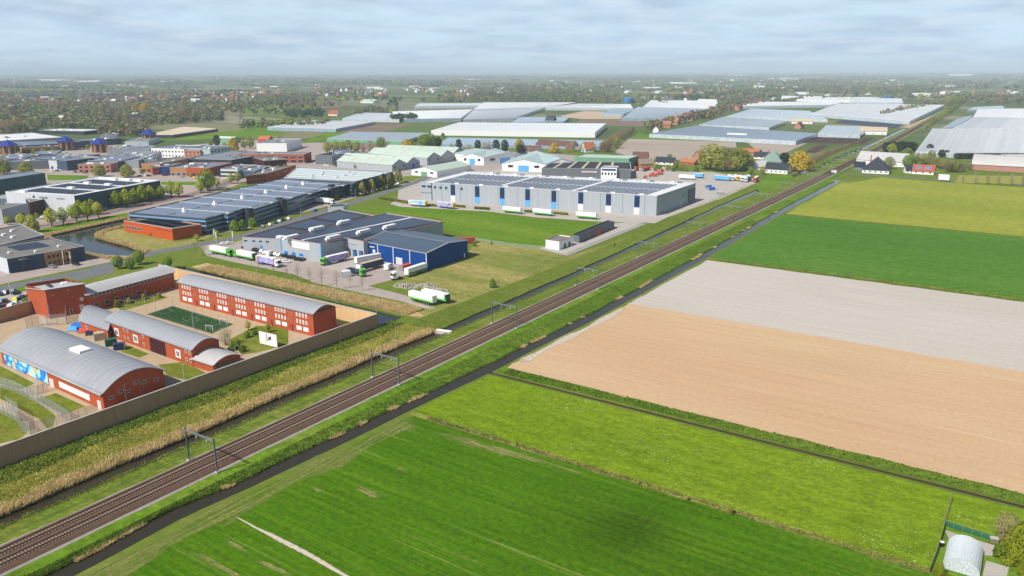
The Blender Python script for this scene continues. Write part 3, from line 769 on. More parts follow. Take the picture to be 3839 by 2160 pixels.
ring = [quadpt(_p, .5 + .1 * math.cos(t * .4189), .5 + .18 * math.sin(t * .4189)) for t in range(16)]
road('pitch_line', ring, 0.13, PITCHLINE, 0.006, pitch).location.z = 0.014

# ------------------------------------------------------------------ buildings
class Bld:
    """a building on a polygon footprint; faces are numbered along the footprint"""
    def __init__(s, name, label, cat, foot, h, wall, roof, kind='flat', axis=0, rise=2.0, par_h=0.45, coping=None, group=None, over=0.35, z0=0.0, parent=None, deck=None):
        s.h, s.kind = h, kind
        s.n = len(foot)
        cx = sum(p[0] for p in foot) / s.n; cy = sum(p[1] for p in foot) / s.n
        s.c = (cx, cy)
        s.root = thing(name, label, cat, (cx, cy, 0), 0, group) if parent is None else parent
        if parent is not None:
            s.c = (parent.location.x, parent.location.y)
        s.p = [(p[0] - s.c[0], p[1] - s.c[1]) for p in foot]
        area = sum(s.p[i][0] * s.p[(i + 1) % s.n][1] - s.p[(i + 1) % s.n][0] * s.p[i][1] for i in range(s.n))
        s.sg = 1 if area > 0 else -1
        mb = MB()
        top = h
        mb.prism(s.p, z0 - 0.05 if z0 == 0 else z0, top, top=False)
        rm = MB()
        if kind == 'flat':
            zz = h - par_h
            rm.face([(x, y, zz) for x, y in s.inset(0.12)])
            cp = MB()
            q = s.inset(0.32); o = s.inset(-0.06)
            for i in range(s.n):
                j = (i + 1) % s.n
                cp.hexa([(*o[i], h - .02), (*o[j], h - .02), (*q[j], h - .02), (*q[i], h - .02)], [(*o[i], h + .10), (*o[j], h + .10), (*q[j], h + .10), (*q[i], h + .10)])
                mb.face([(*q[i], h), (*q[j], h), (*q[j], zz - .05), (*q[i], zz - .05)])
            cp.build('coping', coping or M['light'], s.root)
        else:
            A, B, Cc, D = s.p if axis == 0 else (s.p[1], s.p[2], s.p[3], s.p[0])
            # ridge runs along A->B
            def P(u, v): return mid(mid(A, B, u), mid(D, Cc, u), v)
            La = max(0.1, math.dist(A, B)); Lb = max(0.1, math.dist(B, Cc))
            eu, ev = over / La, over / Lb
            if kind == 'gable': prof = [(0, 0), (.5, rise), (1, 0)]
            elif kind == 'barrel': prof = [(k / 16, rise * (1 - (2 * k / 16 - 1) ** 2)) for k in range(17)]
            elif kind == 'shed': prof = [(0, 0), (1, rise)]
            elif kind == 'hip': prof = None
            else: prof = [(0, 0), (1, 0)]
            if kind == 'hip':
                hu = min(0.5, 0.5 * Lb / La * 0.98)
                e = [(*P(-eu, -ev), h - .1), (*P(1 + eu, -ev), h - .1), (*P(1 + eu, 1 + ev), h - .1), (*P(-eu, 1 + ev), h - .1)]
                r = [(*P(hu, .5), h + rise), (*P(1 - hu, .5), h + rise)]
                rm.face([e[0], e[1], r[1], r[0]]); rm.face([e[1], e[2], r[1]]); rm.face([e[2], e[3], r[0], r[1]]); rm.face([e[3], e[0], r[0]])
                rm.face(e)
            else:
                th = 0.22
                slope0 = (prof[1][1] - prof[0][1]) / (prof[1][0] - prof[0][0])
                slope1 = (prof[-1][1] - prof[-2][1]) / (prof[-1][0] - prof[-2][0])
                dk = .35 if kind == 'barrel' else 1.0
                pr = [(-ev, prof[0][1] - slope0 * ev * dk)] + prof[:: 1] + [(1 + ev, prof[-1][1] + slope1 * ev * dk)]
                for (v0, r0), (v1, r1) in zip(pr, pr[1:]):
                    for dz, in ((0.02,), (0.02 + th,)):
                        rm.face([(*P(-eu, v0), h + r0 + dz), (*P(1 + eu, v0), h + r0 + dz), (*P(1 + eu, v1), h + r1 + dz), (*P(-eu, v1), h + r1 + dz)])
                    for u in (-eu, 1 + eu):
                        rm.face([(*P(u, v0), h + r0 + .02), (*P(u, v1), h + r1 + .02), (*P(u, v1), h + r1 + .02 + th), (*P(u, v0), h + r0 + .02 + th)])
                for v, r in (pr[0], pr[-1]):
                    rm.face([(*P(-eu, v), h + r + .02), (*P(1 + eu, v), h + r + .02), (*P(1 + eu, v), h + r + .02 + th), (*P(-eu, v), h + r + .02 + th)])
                for u in (0, 1):
                    mb.face([(*P(u, 0), h - .01)] + [(*P(u, v), h + r) for v, r in prof] + [(*P(u, 1), h - .01)])
                if kind == 'shed':
                    mb.face([(*P(0, 1), h), (*P(1, 1), h), (*P(1, 1), h + rise), (*P(0, 1), h + rise)])
            s.P = P; s.prof = prof; s.La, s.Lb = La, Lb
        s.wall = mb.build('wall', wall, s.root)
        s.roof = rm.build('roof', roof, s.root)
    def inset(s, d):
        out = []
        n = s.n
        for i in range(n):
            a, b, c = Vector(s.p[i - 1]), Vector(s.p[i]), Vector(s.p[(i + 1) % n])
            e1 = (b - a).normalized(); e2 = (c - b).normalized()
            n1 = Vector((-e1.y, e1.x)) * s.sg; n2 = Vector((-e2.y, e2.x)) * s.sg
            bi = n1 + n2
            L = bi.length
            k = d / max(0.35, (bi / L).dot(n1)) if L > 1e-6 else d
            p = b + (bi / L if L > 1e-6 else n1) * k
            out.append((p.x, p.y))
        return out
    def fr(s, i):
        a, b = Vector(s.p[i]), Vector(s.p[(i + 1) % s.n])
        d = (b - a); L = d.length; d.normalize()
        return a, d, Vector((d.y, -d.x)) * s.sg, L
    def wbox(s, i, u0, u1, z0, z1, d, m, name, parent=None):
        """slab on wall i between fractions u0..u1, standing d proud"""
        a, t, nn, L = s.fr(i)
        p, q = a + t * (u0 * L), a + t * (u1 * L)
        mb = MB()
        b = [p - nn * .05, q - nn * .05, q + nn * d, p + nn * d]
        mb.hexa([(v.x, v.y, z0) for v in b], [(v.x, v.y, z1) for v in b])
        return mb.build(name, m, parent or s.root)
    def window(s, i, u0, u1, z0, z1, frame=None, pane=None, name='window', fw=0.14):
        L = s.fr(i)[3]
        f = s.wbox(i, u0, u1, z0, z1, .06, frame or M['white'], name)
        du = fw / L
        if (u1 - u0) > 2.4 * du:
            s.wbox(i, u0 + du, u1 - du, z0 + fw, z1 - fw, .09, pane or M['glass'], 'pane', f)
        return f
    def row(s, i, us, w, z0, z1, frame=None, pane=None, fw=0.14):
        L = s.fr(i)[3]
        for u in us: s.window(i, u - w / 2 / L, u + w / 2 / L, z0, z1, frame, pane, 'window', fw)
    def q(s, u, v):
        return mid(mid(s.p[0], s.p[1], u), mid(s.p[3], s.p[2], u), v)
    def rbox(s, u0, u1, v0, v1, z0, z1, m, name, tilt=0.0, axis='u'):
        """box on the roof plane (fractions of a four-cornered footprint)"""
        c = [s.q(u0, v0), s.q(u1, v0), s.q(u1, v1), s.q(u0, v1)]
        t = [z1, z1, z1, z1]
        if tilt:
            if axis == 'u': t = [z1, z1, z1 + tilt, z1 + tilt]
            else: t = [z1, z1 + tilt, z1 + tilt, z1]
        return MB().hexa([(*p, z0) for p in c], [(*p, zz) for p, zz in zip(c, t)]).build(name, m, s.root)
    def panels(s, u0, u1, v0, v1, n, axis='v', fill=0.72, m=None, z=None, tilt=0.25):
        z = (s.h - 0.4) if z is None else z
        for k in range(n):
            if axis == 'v':
                a = u0 + (u1 - u0) * k / n; b = a + (u1 - u0) * fill / n
                s.rbox(a, b, v0, v1, z, z + .12, m or M['panel'], 'solar_panel_row', tilt, 'v')
            else:
                a = v0 + (v1 - v0) * k / n; b = a + (v1 - v0) * fill / n
                s.rbox(u0, u1, a, b, z, z + .12, m or M['panel'], 'solar_panel_row', tilt, 'u')
    def unit(s, u, v, sx, sy, hz, m=None, name='roof_unit', z=None):
        x, y = s.q(u, v)
        z = (s.h - 0.45) if z is None else z
        a = ang(s.p[0], s.p[1]); ca, sa = math.cos(a), math.sin(a)
        def r(px, py): return (x + px * ca - py * sa, y + px * sa + py * ca)
        c = [r(-sx / 2, -sy / 2), r(sx / 2, -sy / 2), r(sx / 2, sy / 2), r(-sx / 2, sy / 2)]
        t = [r(-sx / 2 + .1, -sy / 2 + .1), r(sx / 2 - .1, -sy / 2 + .1), r(sx / 2 - .1, sy / 2 - .1), r(-sx / 2 + .1, sy / 2 - .1)]
        return MB().hexa([(*p, z) for p in c], [(*p, z + hz) for p in t]).build(name, m or M['light'], s.root)
    def profile_z(s, v):
        for (v0, r0), (v1, r1) in zip(s.prof, s.prof[1:]):
            if v <= v1: return s.h + r0 + (r1 - r0) * (v - v0) / (v1 - v0)
        return s.h
    def letters(s, i, u0, u1, z0, z1, m, n, parent, d=.16, seed=1):
        """faint unreadable lettering: uneven strokes"""
        rr = random.Random(seed)
        mb = MB()
        a, t, nn, L = s.fr(i)
        for k in range(n):
            c0 = u0 + (u1 - u0) * k / n; c1 = c0 + (u1 - u0) / n * rr.uniform(.45, .8)
            za = z0 + (z1 - z0) * rr.uniform(0, .15); zb = z1 - (z1 - z0) * rr.uniform(0, .35)
            p, q = a + t * (c0 * L), a + t * (c1 * L)
            b = [p + nn * (d - .05), q + nn * (d - .05), q + nn * d, p + nn * d]
            mb.hexa([(v.x, v.y, za) for v in b], [(v.x, v.y, zb) for v in b])
        return mb.build('lettering', m, parent)

# ---- white logistics hall with glass bays
lg = [(-368.5, 431.6), (-199.1, 463.0), (-200.3, 533.0), (-378.6, 495.9)]
b = Bld('logistics_hall', 'long white logistics hall with tall blue glass bays and a solar roof', 'warehouse', lg, 12.8, M['light_cladding'], M['white_roof'], coping=M['white'], par_h=.5)
bays = [0.1513, 0.2624, 0.3734, 0.4836, 0.5941, 0.7046, 0.815, 0.9253]
L0 = b.fr(0)[3]
for k, u in enumerate(bays):
    w = 1.75 / L0
    f = b.wbox(0, u - w, u + w, 4.6, 12.2, .10, M['blue_cladding'], 'glass_bay')
    for zz in range(4):
        b.wbox(0, u - w * .82, u + w * .82, 5.9 + zz * 1.35, 7.05 + zz * 1.35, .14, M['glass'], 'pane', f)
    b.wbox(0, u - w * 1.0, u + w * 1.0, 0.1, 4.4, .12, M['white'] if k in (0, 5, 6, 7) else M['sky_blue'], 'loading_door')
    # small gabled smoke vent above each bay, at front and back edge
    for i, uu in ((0, u), (2, 1 - u)):
        a, t, nn, L = b.fr(i)
        c = a + t * (uu * L)
        for sgn in (-1, 1):
            p = c + t * (sgn * 2.6) - nn * 1.2
            MB().hexa([(p.x - t.x * 1.6 + nn.x * .9, p.y - t.y * 1.6 + nn.y * .9, 12.3), (p.x + t.x * 1.6 + nn.x * .9, p.y + t.y * 1.6 + nn.y * .9, 12.3), (p.x + t.x * 1.6 - nn.x * 1.2, p.y + t.y * 1.6 - nn.y * 1.2, 12.3), (p.x - t.x * 1.6 - nn.x * 1.2, p.y - t.y * 1.6 - nn.y * 1.2, 12.3)],
                      [(p.x - t.x * 1.4, p.y - t.y * 1.4, 13.5), (p.x + t.x * 1.4, p.y + t.y * 1.4, 13.5), (p.x + t.x * 1.4 - nn.x * .8, p.y + t.y * 1.4 - nn.y * .8, 13.5), (p.x - t.x * 1.4 - nn.x * .8, p.y - t.y * 1.4 - nn.y * .8, 13.5)]).build('smoke_vent', M['light'] if sgn > 0 else M['grey_cladding'], b.root)
for u in (.062, .088, .114, .185): b.window(0, u, u + .0125, 8.6, 10.6, M['bluegrey_sheet'], M['blue_glass'])
for u in (.004, .030): b.window(0, u, u + .022, 8.8, 10.9, M['white'], M['blue_glass'])
b.wbox(0, .0, .05, 5.2, 5.5, .2, M['grey_cladding'], 'canopy'); b.wbox(0, .051, .054, 0, 12.6, .2, M['dark_metal'], 'downpipe')
for k in range(22): b.wbox(0, .056 + k * .0428, .0572 + k * .0428, 0.1, 12.6, .05, M['grey_cladding'] if k % 2 else M['light'], 'wall_joint')
for a0, a1, n in ((.05, .34, 13), (.365, .655, 15), (.68, .955, 16)):
    b.panels(a0, a1, .07, .42, n, 'v', .66, M['panel_sky_sheen']); b.panels(a0, a1, .46, .84, n, 'v', .66, M['panel_sky_sheen'])
for u in (.352, .667): b.rbox(u, u + .007, .02, .97, 12.3, 12.85, M['white'], 'roof_upstand')
b.wbox(1, .80, .97, 1.0, 9.5, .9, M['grey_cladding'], 'dock_tower'); b.wbox(1, .62, .74, 6.0, 8.2, .05, M['green_cladding'], 'wall_sign'); b.wbox(1, .6, .635, .1, 3.6, .06, M['light'], 'door')

# ---- centre cold store and the blue hall in front of it
h = 9.3
cf = [(-312.5, 256.4), (-283.9, 256.8), (-284.4, 273.2), (-270.5, 272.3), (-270.6, 334.8), (-315.5, 337.7)]
b = Bld('cold_store', 'light grey cold store with dark solar roof and white name board', 'warehouse', cf, h, M['light_cladding'], M['dark_bitumen'], coping=M['pink_brick'], par_h=.5)
sb = b.wbox(0, .22, .72, 5.2, 8.4, .12, M['white'], 'name_board'); b.letters(0, .27, .64, 6.3, 7.3, M['light'], 12, sb)
for u in (.07, .26, .45): b.window(0, u, u + .10, 1.2, 2.7, M['sky_blue'], M['bright_blue'])
b.wbox(0, .97, 1.0, 0, 9.2, .08, M['sky_blue'], 'corner_trim'); b.wbox(0, .0, .03, 0, 9.2, .08, M['sky_blue'], 'corner_trim')
for u in (.12, .45, .78):
    f = b.wbox(2, u, u + .16, .9, 4.1, .5, M['dark_metal'], 'dock_shelter'); b.wbox(2, u + .03, u + .13, 1.0, 3.6, .55, M['bright_blue'], 'dock_door', f)
sg = b.wbox(2, .18, .72, 6.6, 7.2, .05, M['light'], 'lettering_board'); b.letters(2, .2, .7, 6.65, 7.1, M['slate_cladding'], 22, sg, .1, 3)
# roof panels in strips over the two halves of the roof, parallel to the ridge light strip
q4 = [b.p[0], b.p[1], b.p[4], b.p[5]]
def cpt(u, v): return mid(mid(q4[0], q4[1], u), mid(q4[3], q4[2], u), v)
for k in range(26):
    for u0, u1 in ((.03, .46), (.53, .97)):
        v0 = .03 + k * .0362; v1 = v0 + .030
        c = [cpt(u0, v0), cpt(u1, v0), cpt(u1, v1), cpt(u0, v1)]
        MB().hexa([(*p, h - .45) for p in c], [(c[0][0], c[0][1], h - .2), (c[1][0], c[1][1], h - .2), (c[2][0], c[2][1], h - .08), (c[3][0], c[3][1], h - .08)]).build('solar_panel_row', M['panel'], b.root)
c = [cpt(.475, .02), cpt(.51, .02), cpt(.51, .98), cpt(.475, .98)]
MB().hexa([(*p, h - .5) for p in c], [(*p, h - .02) for p in c]).build('roof_walkway', M['white'], b.root)
for u, v in ((.80, .16), (.80, .40), (.80, .62), (.22, .02), (.04, .30), (.03, .55)):
    x, y = cpt(u, v)
    MB().box(x - 1.2, x + 1.2, y - 4, y + 4, h - .1, h + 1.5).box(x - .8, x + .8, y - 5.2, y - 4.1, h - .1, h + .9).build('cooling_unit', M['white'], b.root)
off = Bld('office_wing', 'lower light grey office wing along the cold store', 'office', [(-341.3, 255.3), (-321.2, 263.2), (-326.6, 339.9), (-360.1, 344.1)], 6.4, M['light_cladding'], M['dark_bitumen'], coping=M['pink_brick'])
for u in (.03, .25, .43, .61): off.window(0, u, u + .10, 3.9, 5.1, M['light'], M['blue_glass'])
off.window(0, .46, .52, .1, 2.3, M['sky_blue'], M['bright_blue'], 'door')
for v0 in (.04, .36, .68): off.panels(.08, .85, v0, v0 + .26, 5, 'u', .85)
for v in (.02, .33, .64): off.unit(.9, v + .02, 4, 3, 1.3, M['white'], 'cooling_unit')
st = Bld('stair_block', 'white cube with three small windows behind the cold store roof', 'building', [(-371.3, 344.0), (-364.8, 351.1), (-371.2, 361.7), (-376.6, 352.3)], 6.8, M['white_cladding'], M['dark_bitumen'])
for u in (.3, .5, .7): st.window(0, u, u + .08, 3.2, 4.6, M['grey_cladding'], M['glass'])

bf = [(-274.3, 275.7), (-230.4, 272.3), (-231.5, 305.4), (-275.4, 308.8)]
b = Bld('blue_hall', 'bright blue steel hall with shallow grey roof beside the cold store', 'warehouse', bf, 8.4, M['blue_cladding'], M['blue_roof'], 'gable', 0, 1.7, over=.25)
for u in (.238, .485, .742, .99): b.wbox(0, u, u + .012, 0, 8.4, .12, M['light'], 'white_post')
b.wbox(0, .0, 1.0, 8.1, 8.42, .2, M['light'], 'gutter')
b.wbox(0, .53, .63, .1, 3.6, .06, M['light'], 'roller_door'); b.wbox(0, .11, .19, 6.0, 6.5, .05, M['light'], 'wall_sign')
for u in (.05, .16): b.wbox(0, u, u + .04, 3.6, 5.0, .05, M['white'], 'hatch')
b.wbox(1, .9, .93, .1, 2.4, .05, M['white'], 'door')
p0 = b.P(.0, .5)
MB().bar((*b.P(-.005, 0), 8.55), (*b.P(-.005, .5), 10.25), .3).build('verge_trim', M['light'], b.root)
for u in (1.005,):
    MB().bar((*b.P(u, 0), 8.5), (*b.P(u, .5), 10.2), .35).bar((*b.P(u, .5), 10.2), (*b.P(u, 1), 8.5), .35).build('verge_trim', M['light'], b.root)
MB().bar((*b.P(0, .5), 10.42), (*b.P(1, .5), 10.42), .9, .12).build('ridge_cap', M['grey_roof'], b.root)

# ---- dark striped office and workshop block with sawtooth front, orange brick annexe
an = [(-437.6, 247.2), (-391.3, 247.7), (-389.2, 264.6), (-435.5, 264.1)]
b = Bld('brick_annexe', 'low orange brick annexe with strip window beside the canal', 'office', an, 6.6, M['orange_brick'], M['bitumen'])
for k in range(6): b.window(0, .05 + k * .055, .095 + k * .055, 2.4, 4.0, M['light'], M['glass'])
b.window(0, .64, .98, 4.9, 5.2, M['dark_metal'], M['glass'])
b.window(1, .74, .92, 4.4, 5.1, M['dark_metal'], M['glass']); b.window(0, .53, .56, .1, 2.1, M['grey_cladding'], M['glass'], 'door')
b.panels(.12, .9, .15, .5, 16, 'v', .6); b.panels(.12, .9, .55, .9, 16, 'v', .6)
zc = 9.3
wf = [(-445.6, 255.4), (-389.4, 267.9), (-393.1, 282.5), (-389.9, 283.2), (-400.7, 302.9), (-390.8, 299.2), (-403.4, 333.7), (-401.0, 333.6), (-408.6, 337.3), (-400.8, 333.4), (-428.7, 396.9), (-425.1, 399.2), (-430.9, 420.3), (-419.0, 412.3), (-420.5, 419.1), (-490.1, 410.2)]
b = Bld('workshop_complex', 'long slate blue workshop with stepped striped front and solar roof', 'office', wf, zc, M['slate_cladding'], M['grey_roof'], coping=M['grey_cladding'])
BAND = mat('pale_blue_cladding', (0.20, 0.33, 0.50), 0.45, 0.08, 0.3, 0.4)
for i in range(14):
    Lf = b.fr(i)[3]
    if i == 14: continue
    for z in (2.0, 4.6, 7.2): b.wbox(i, 0.003, .997, z, z + (.95 if i == 0 else .75), .06, BAND, 'light_band')
    for z in (3.1, 5.7): b.wbox(i, .01, .99, z, z + 1.3, .03, M['glass'], 'window_band')
LE = [b.p[0], b.p[15]]; RE = [b.p[1], b.p[14]]
def wq(u, v): return mid(mid(LE[0], LE[1], v), mid(RE[0], RE[1], v), u)
for k in range(15):
    for u0, u1 in ((.03, .46), (.50, .94)):
        v0 = .015 + k * .065
        c = [wq(u0, v0), wq(u1, v0), wq(u1, v0 + .05), wq(u0, v0 + .05)]
        MB().hexa([(*p, zc - .42) for p in c], [(c[0][0], c[0][1], zc - .3), (c[1][0], c[1][1], zc - .3), (c[2][0], c[2][1], zc - .05), (c[3][0], c[3][1], zc - .05)]).build('solar_panel_row', M['panel_sky_sheen'], b.root)
    c = [wq(.01, .07 + k * .065), wq(.97, .07 + k * .065), wq(.97, .076 + k * .065), wq(.01, .076 + k * .065)]
    if k % 2: MB().hexa([(*p, zc - .5) for p in c], [(*p, zc - .05) for p in c]).build('roof_gutter', M['light'], b.root)
for u, v in ((.48, .1), (.48, .27), (.48, .44), (.48, .60), (.48, .75), (.48, .88)):
    x, y = wq(u, v); MB().hexa([(x - 1.6, y - 1, zc - .5), (x + 1.6, y - 1, zc - .5), (x + 1.6, y + 1, zc - .5), (x - 1.6, y + 1, zc - .5)], [(x - .4, y - .4, zc + 2), (x + .4, y - .4, zc + 2), (x + .4, y + .4, zc + 2), (x - .4, y + .4, zc + 2)]).build('roof_vent', M['white'], b.root)
for i in (4, 6, 8, 10):
    a, t, nn, L = b.fr(i); p = a + t * (L - .5) if i != 8 else a + t * .5
    MB().box(p.x - 1.8, p.x + 1.8, p.y - 1.8, p.y + 1.8, 0, 10.6).build('stair_head', M['dark_metal'], b.root)
b = Bld('ribbed_hall', 'wide pale ribbed hall roof behind the dark workshop blocks', 'warehouse', [(-492.5, 412.3), (-430.5, 428.5), (-446.5, 487.5), (-539.9, 468.0)], 9.0, M['grey_cladding'], M['bluegrey_sheet'])
for k in range(6): b.rbox(.0, 1.0, .02 + k * .165, .045 + k * .165, 8.4, 9.2, M['light'], 'roof_light')
for k, u in ((0, .35), (1, .3), (1, .62), (2, .38), (2, .66), (3, .35), (3, .7), (4, .6)): b.rbox(u, u + .012, .06 + k * .165, .18 + k * .165, 8.5, 9.2, M['white'], 'roof_rib')
for z in (2.5, 5.5): b.wbox(1, .02, .98, z, z + 1.2, .05, M['slate_cladding'], 'light_band')

# ---- prison
def hood(b, u0, u1, z0, z1, i=0):
    f = b.wbox(i, u0, u1, z0, z1, .10, M['white'], 'window_surround')
    for k in range(2):
        a = u0 + (u1 - u0) * (.22 + .32 * k)
        b.wbox(i, a, a + (u1 - u0) * .22, z0 + .5, z1 - .5, .13, M['glass'], 'pane', f)
hall = [(-266.4, 104.3), (-203.8, 102.4), (-205.4, 121.7), (-268.0, 123.6)]
b = Bld('sports_hall', 'red brick sports hall with wide curved zinc roof and flower mural', 'hall', hall, 5.3, M['red_brick'], M['zinc'], 'barrel', 0, 3.4, over=.7)
L0 = b.fr(0)[3]
b.wbox(0, .60, .88, 1.1, 2.9, .06, M['white'], 'long_window'); b.window(0, .505, .545, .05, 2.5, M['white'], M['light'], 'door'); b.window(0, .945, .975, .05, 2.4, M['white'], M['light'], 'door')
def mural_mat():
    t = NT('flower_mural')
    n = t.noise(t.pos, 0.35, 3.0, 0.6, 0.8)
    c = t.ramp(n, [(0.34, (0.01, 0.12, 0.55)), (0.46, (0.03, 0.30, 0.75)), (0.55, (0.25, 0.62, 0.80)), (0.63, (0.62, 0.75, 0.66)), (0.75, (0.05, 0.35, 0.70))])
    v = t.voro(t.mapv((1, 1, 1.15)), 0.27)
    c = t.mix(t.ramp(v, [(0.27, 1.0), (0.34, 0.0)]), c, (0.85, 0.52, 0.10))
    c = t.mix(t.ramp(v, [(0.10, 1.0), (0.16, 0.0)]), c, (0.75, 0.25, 0.01))
    return t.done(c, 0.7, 0.2)
b.wbox(0, .035, .49, .25, 5.0, .05, mural_mat(), 'mural')
for u, z in ((.08, 2.6), (.24, 3.3), (.34, 2.5), (.50, 4.2), (.62, 3.4), (.82, 2.9)): b.window(1, u, u + .085, z, z + 1.0, M['light'], M['glass'])
x, y = b.P(.55, .48); MB().box(x - 3, x + 3, y - 1.8, y + 1.8, 8.2, 9.5).build('skylight', M['white'], b.root)
MB().bar((*b.P(-.01, -.045), 5.1), (*b.P(1.01, -.045), 5.1), .35, .25).build('gutter', M['pale_zinc'], b.root)
def seam(b, n, wdt=.06):
    for k in range(1, n):
        u = k / n
        mb = MB()
        for (v0, r0), (v1, r1) in zip(b.prof, b.prof[1:]):
            mb.bar((*b.P(u, v0), b.h + r0 + .25), (*b.P(u, v1), b.h + r1 + .25), wdt, .05)
        mb.build('roof_seam', M['zinc'], b.root)
seam(b, 20)
midb = [(-264.9, 138.2), (-212.9, 136.4), (-213.6, 146.9), (-265.6, 148.7)]
b = Bld('activity_block', 'long two storey red brick block with curved zinc roof beside the football pitch', 'prison block', midb, 5.6, M['red_brick'], M['zinc'], 'barrel', 0, 2.0, over=.5)
for u in (.10, .335, .82): hood(b, u, u + .055, 1.3, 4.0)
for u in (.03, .215, .26, .445, .925, .965):
    b.window(0, u, u + .018, 3.9, 4.9); b.window(0, u, u + .018, 1.2, 2.2)
b.wbox(0, .53, .71, .05, 4.9, .03, M['dark_brick'], 'shaded_entrance_slab'); b.window(1, .45, .6, 2.6, 3.6)  # dark slab over the entrance, shade of the opening put into its colour
seam(b, 24)
b = Bld('low_annexe', 'small red brick annexe with low curved zinc roof at the prison wall', 'prison block', [(-212.8, 136.5), (-202.8, 136.5), (-202.8, 146.7), (-212.8, 146.7)], 2.7, M['red_brick'], M['pale_zinc'], 'barrel', 0, 1.5, over=.6)
b.window(1, .1, .9, .6, 2.4, M['dark_metal'], M['glass']); seam(b, 8)
b = Bld('store_annexe', 'short red brick block with curved zinc roof behind the storage containers', 'prison block', [(-278.4, 135.9), (-260.0, 135.7), (-274.4, 147.7), (-292.8, 147.9)], 3.8, M['red_brick'], M['zinc'], 'barrel', 0, 1.7, over=.8)
b.window(0, .2, .26, 1.5, 2.6); b.window(0, .62, .68, .1, 2.2, M['light'], M['dark_metal'], 'door'); seam(b, 9)
cell = [(-281.1, 177.7), (-202.8, 177.6), (-202.2, 187.8), (-280.5, 187.9)]
b = Bld('cell_block', 'long three storey red brick cell block with curved zinc roof and white windows', 'prison block', cell, 8.3, M['red_brick'], M['zinc'], 'barrel', 0, 2.0, over=.45)
for g in range(7):
    for k in range(4):
        u = .03 + g * .143 + k * .0205
        if u < .985:
            b.window(0, u, u + .010, 6.2, 7.6, None, M['silver'], fw=.25); b.window(0, u, u + .010, 3.7, 5.1, None, M['silver'], fw=.25)
    for k in range(2):
        u = .115 + g * .143 + k * .022
        if u < .97: b.window(0, u, u + .006, 6.6, 7.2, None, None, 'small_window', .05); b.window(0, u, u + .006, 4.1, 4.7, None, None, 'small_window', .05)
    for k in range(2):
        u = .028 + g * .143 + k * .045
        if u < .96: b.wbox(0, u, u + .033, 1.2, 2.7, .06, M['white'], 'day_room_window')
    for k, mm in ((0, M['red']), (1, M['navy'])):
        u = .122 + g * .143 + k * .018
        if u < .98: b.wbox(0, u, u + .008, .05, 2.5, .06, mm, 'door')
b.wbox(1, .2, .8, 8.4, 9.3, .05, M['dark_metal'], 'gable_louvre'); b.wbox(0, 0, 1, 8.05, 8.3, .2, M['dark_brick'], 'eaves_board'); seam(b, 34)
gA, gB = (-302.3, 136.9), (-298.7, 149.9)
gw = (gA[0] - 15.5, gA[1] + .4), (gB[0] - 15.5, gB[1] + .4)
b = Bld('gatehouse_tower', 'tall dark red brick gatehouse with sloping metal roof', 'gatehouse', [gA, gB, gw[1], gw[0]], 11.2, M['red_brick'], M['pale_zinc'], 'shed', 0, -1.6, over=.4)
b.wbox(0, 0, 1, 11.0, 11.3, .3, M['slate_cladding'], 'eaves_trim'); b.window(0, .52, .6, .05, 2.5, M['white'], M['glass'], 'door'); b.window(0, .78, .9, 1.2, 3.4, M['white'], M['light'])
a, t, nn, L = b.fr(0); c = a + t * (.86 * L)
MB().cyl((c.x + nn.x * .02, c.y + nn.y * .02, 5.6), (c.x + nn.x * .15, c.y + nn.y * .15, 5.6), .75, .75, 16).build('round_window', M['light'], b.root)
for u, z in ((.16, 8.6), (.55, 9.6)): b.wbox(0, u, u + .025, z, z + .45, .06, M['light'], 'wall_lamp')
b.unit(.35, .45, 1.5, 8, .5, M['dark_metal'], 'roof_louvre', 10.6); b.unit(.75, .55, 2.2, 2.2, .9, M['white'], 'roof_unit', 10.3); b.unit(.9, .45, .4, .4, 3.2, M['steel'], 'mast', 10.3)
lw = [(-298.2, 149.8), (-302.6, 189.8)]
wd = [(lw[1][0] - 12, lw[1][1] + .3), (lw[0][0] - 12, lw[0][1] + .3)]
b = Bld('administration_block', 'long dark red brick block with pale curved roof and window strip', 'prison block', [lw[0], lw[1], wd[0], wd[1]], 7.0, M['red_brick'], M['pale_zinc'], 'barrel', 0, 1.7, over=.8)
n = 22
for k in range(n): b.window(0, .03 + k * .043, .03 + k * .043 + .033, 5.3, 6.8, M['light'], M['glass'])
for u in (.06, .17, .28, .39, .53): b.window(0, u, u + .045, 1.3, 3.1, M['light'], M['glass'])
for u in (.47, .62): b.window(0, u, u + .022, .05, 2.5, M['white'], M['glass'], 'door')
b.wbox(0, 0, 1, 6.85, 7.0, .5, M['white'], 'eaves_board')

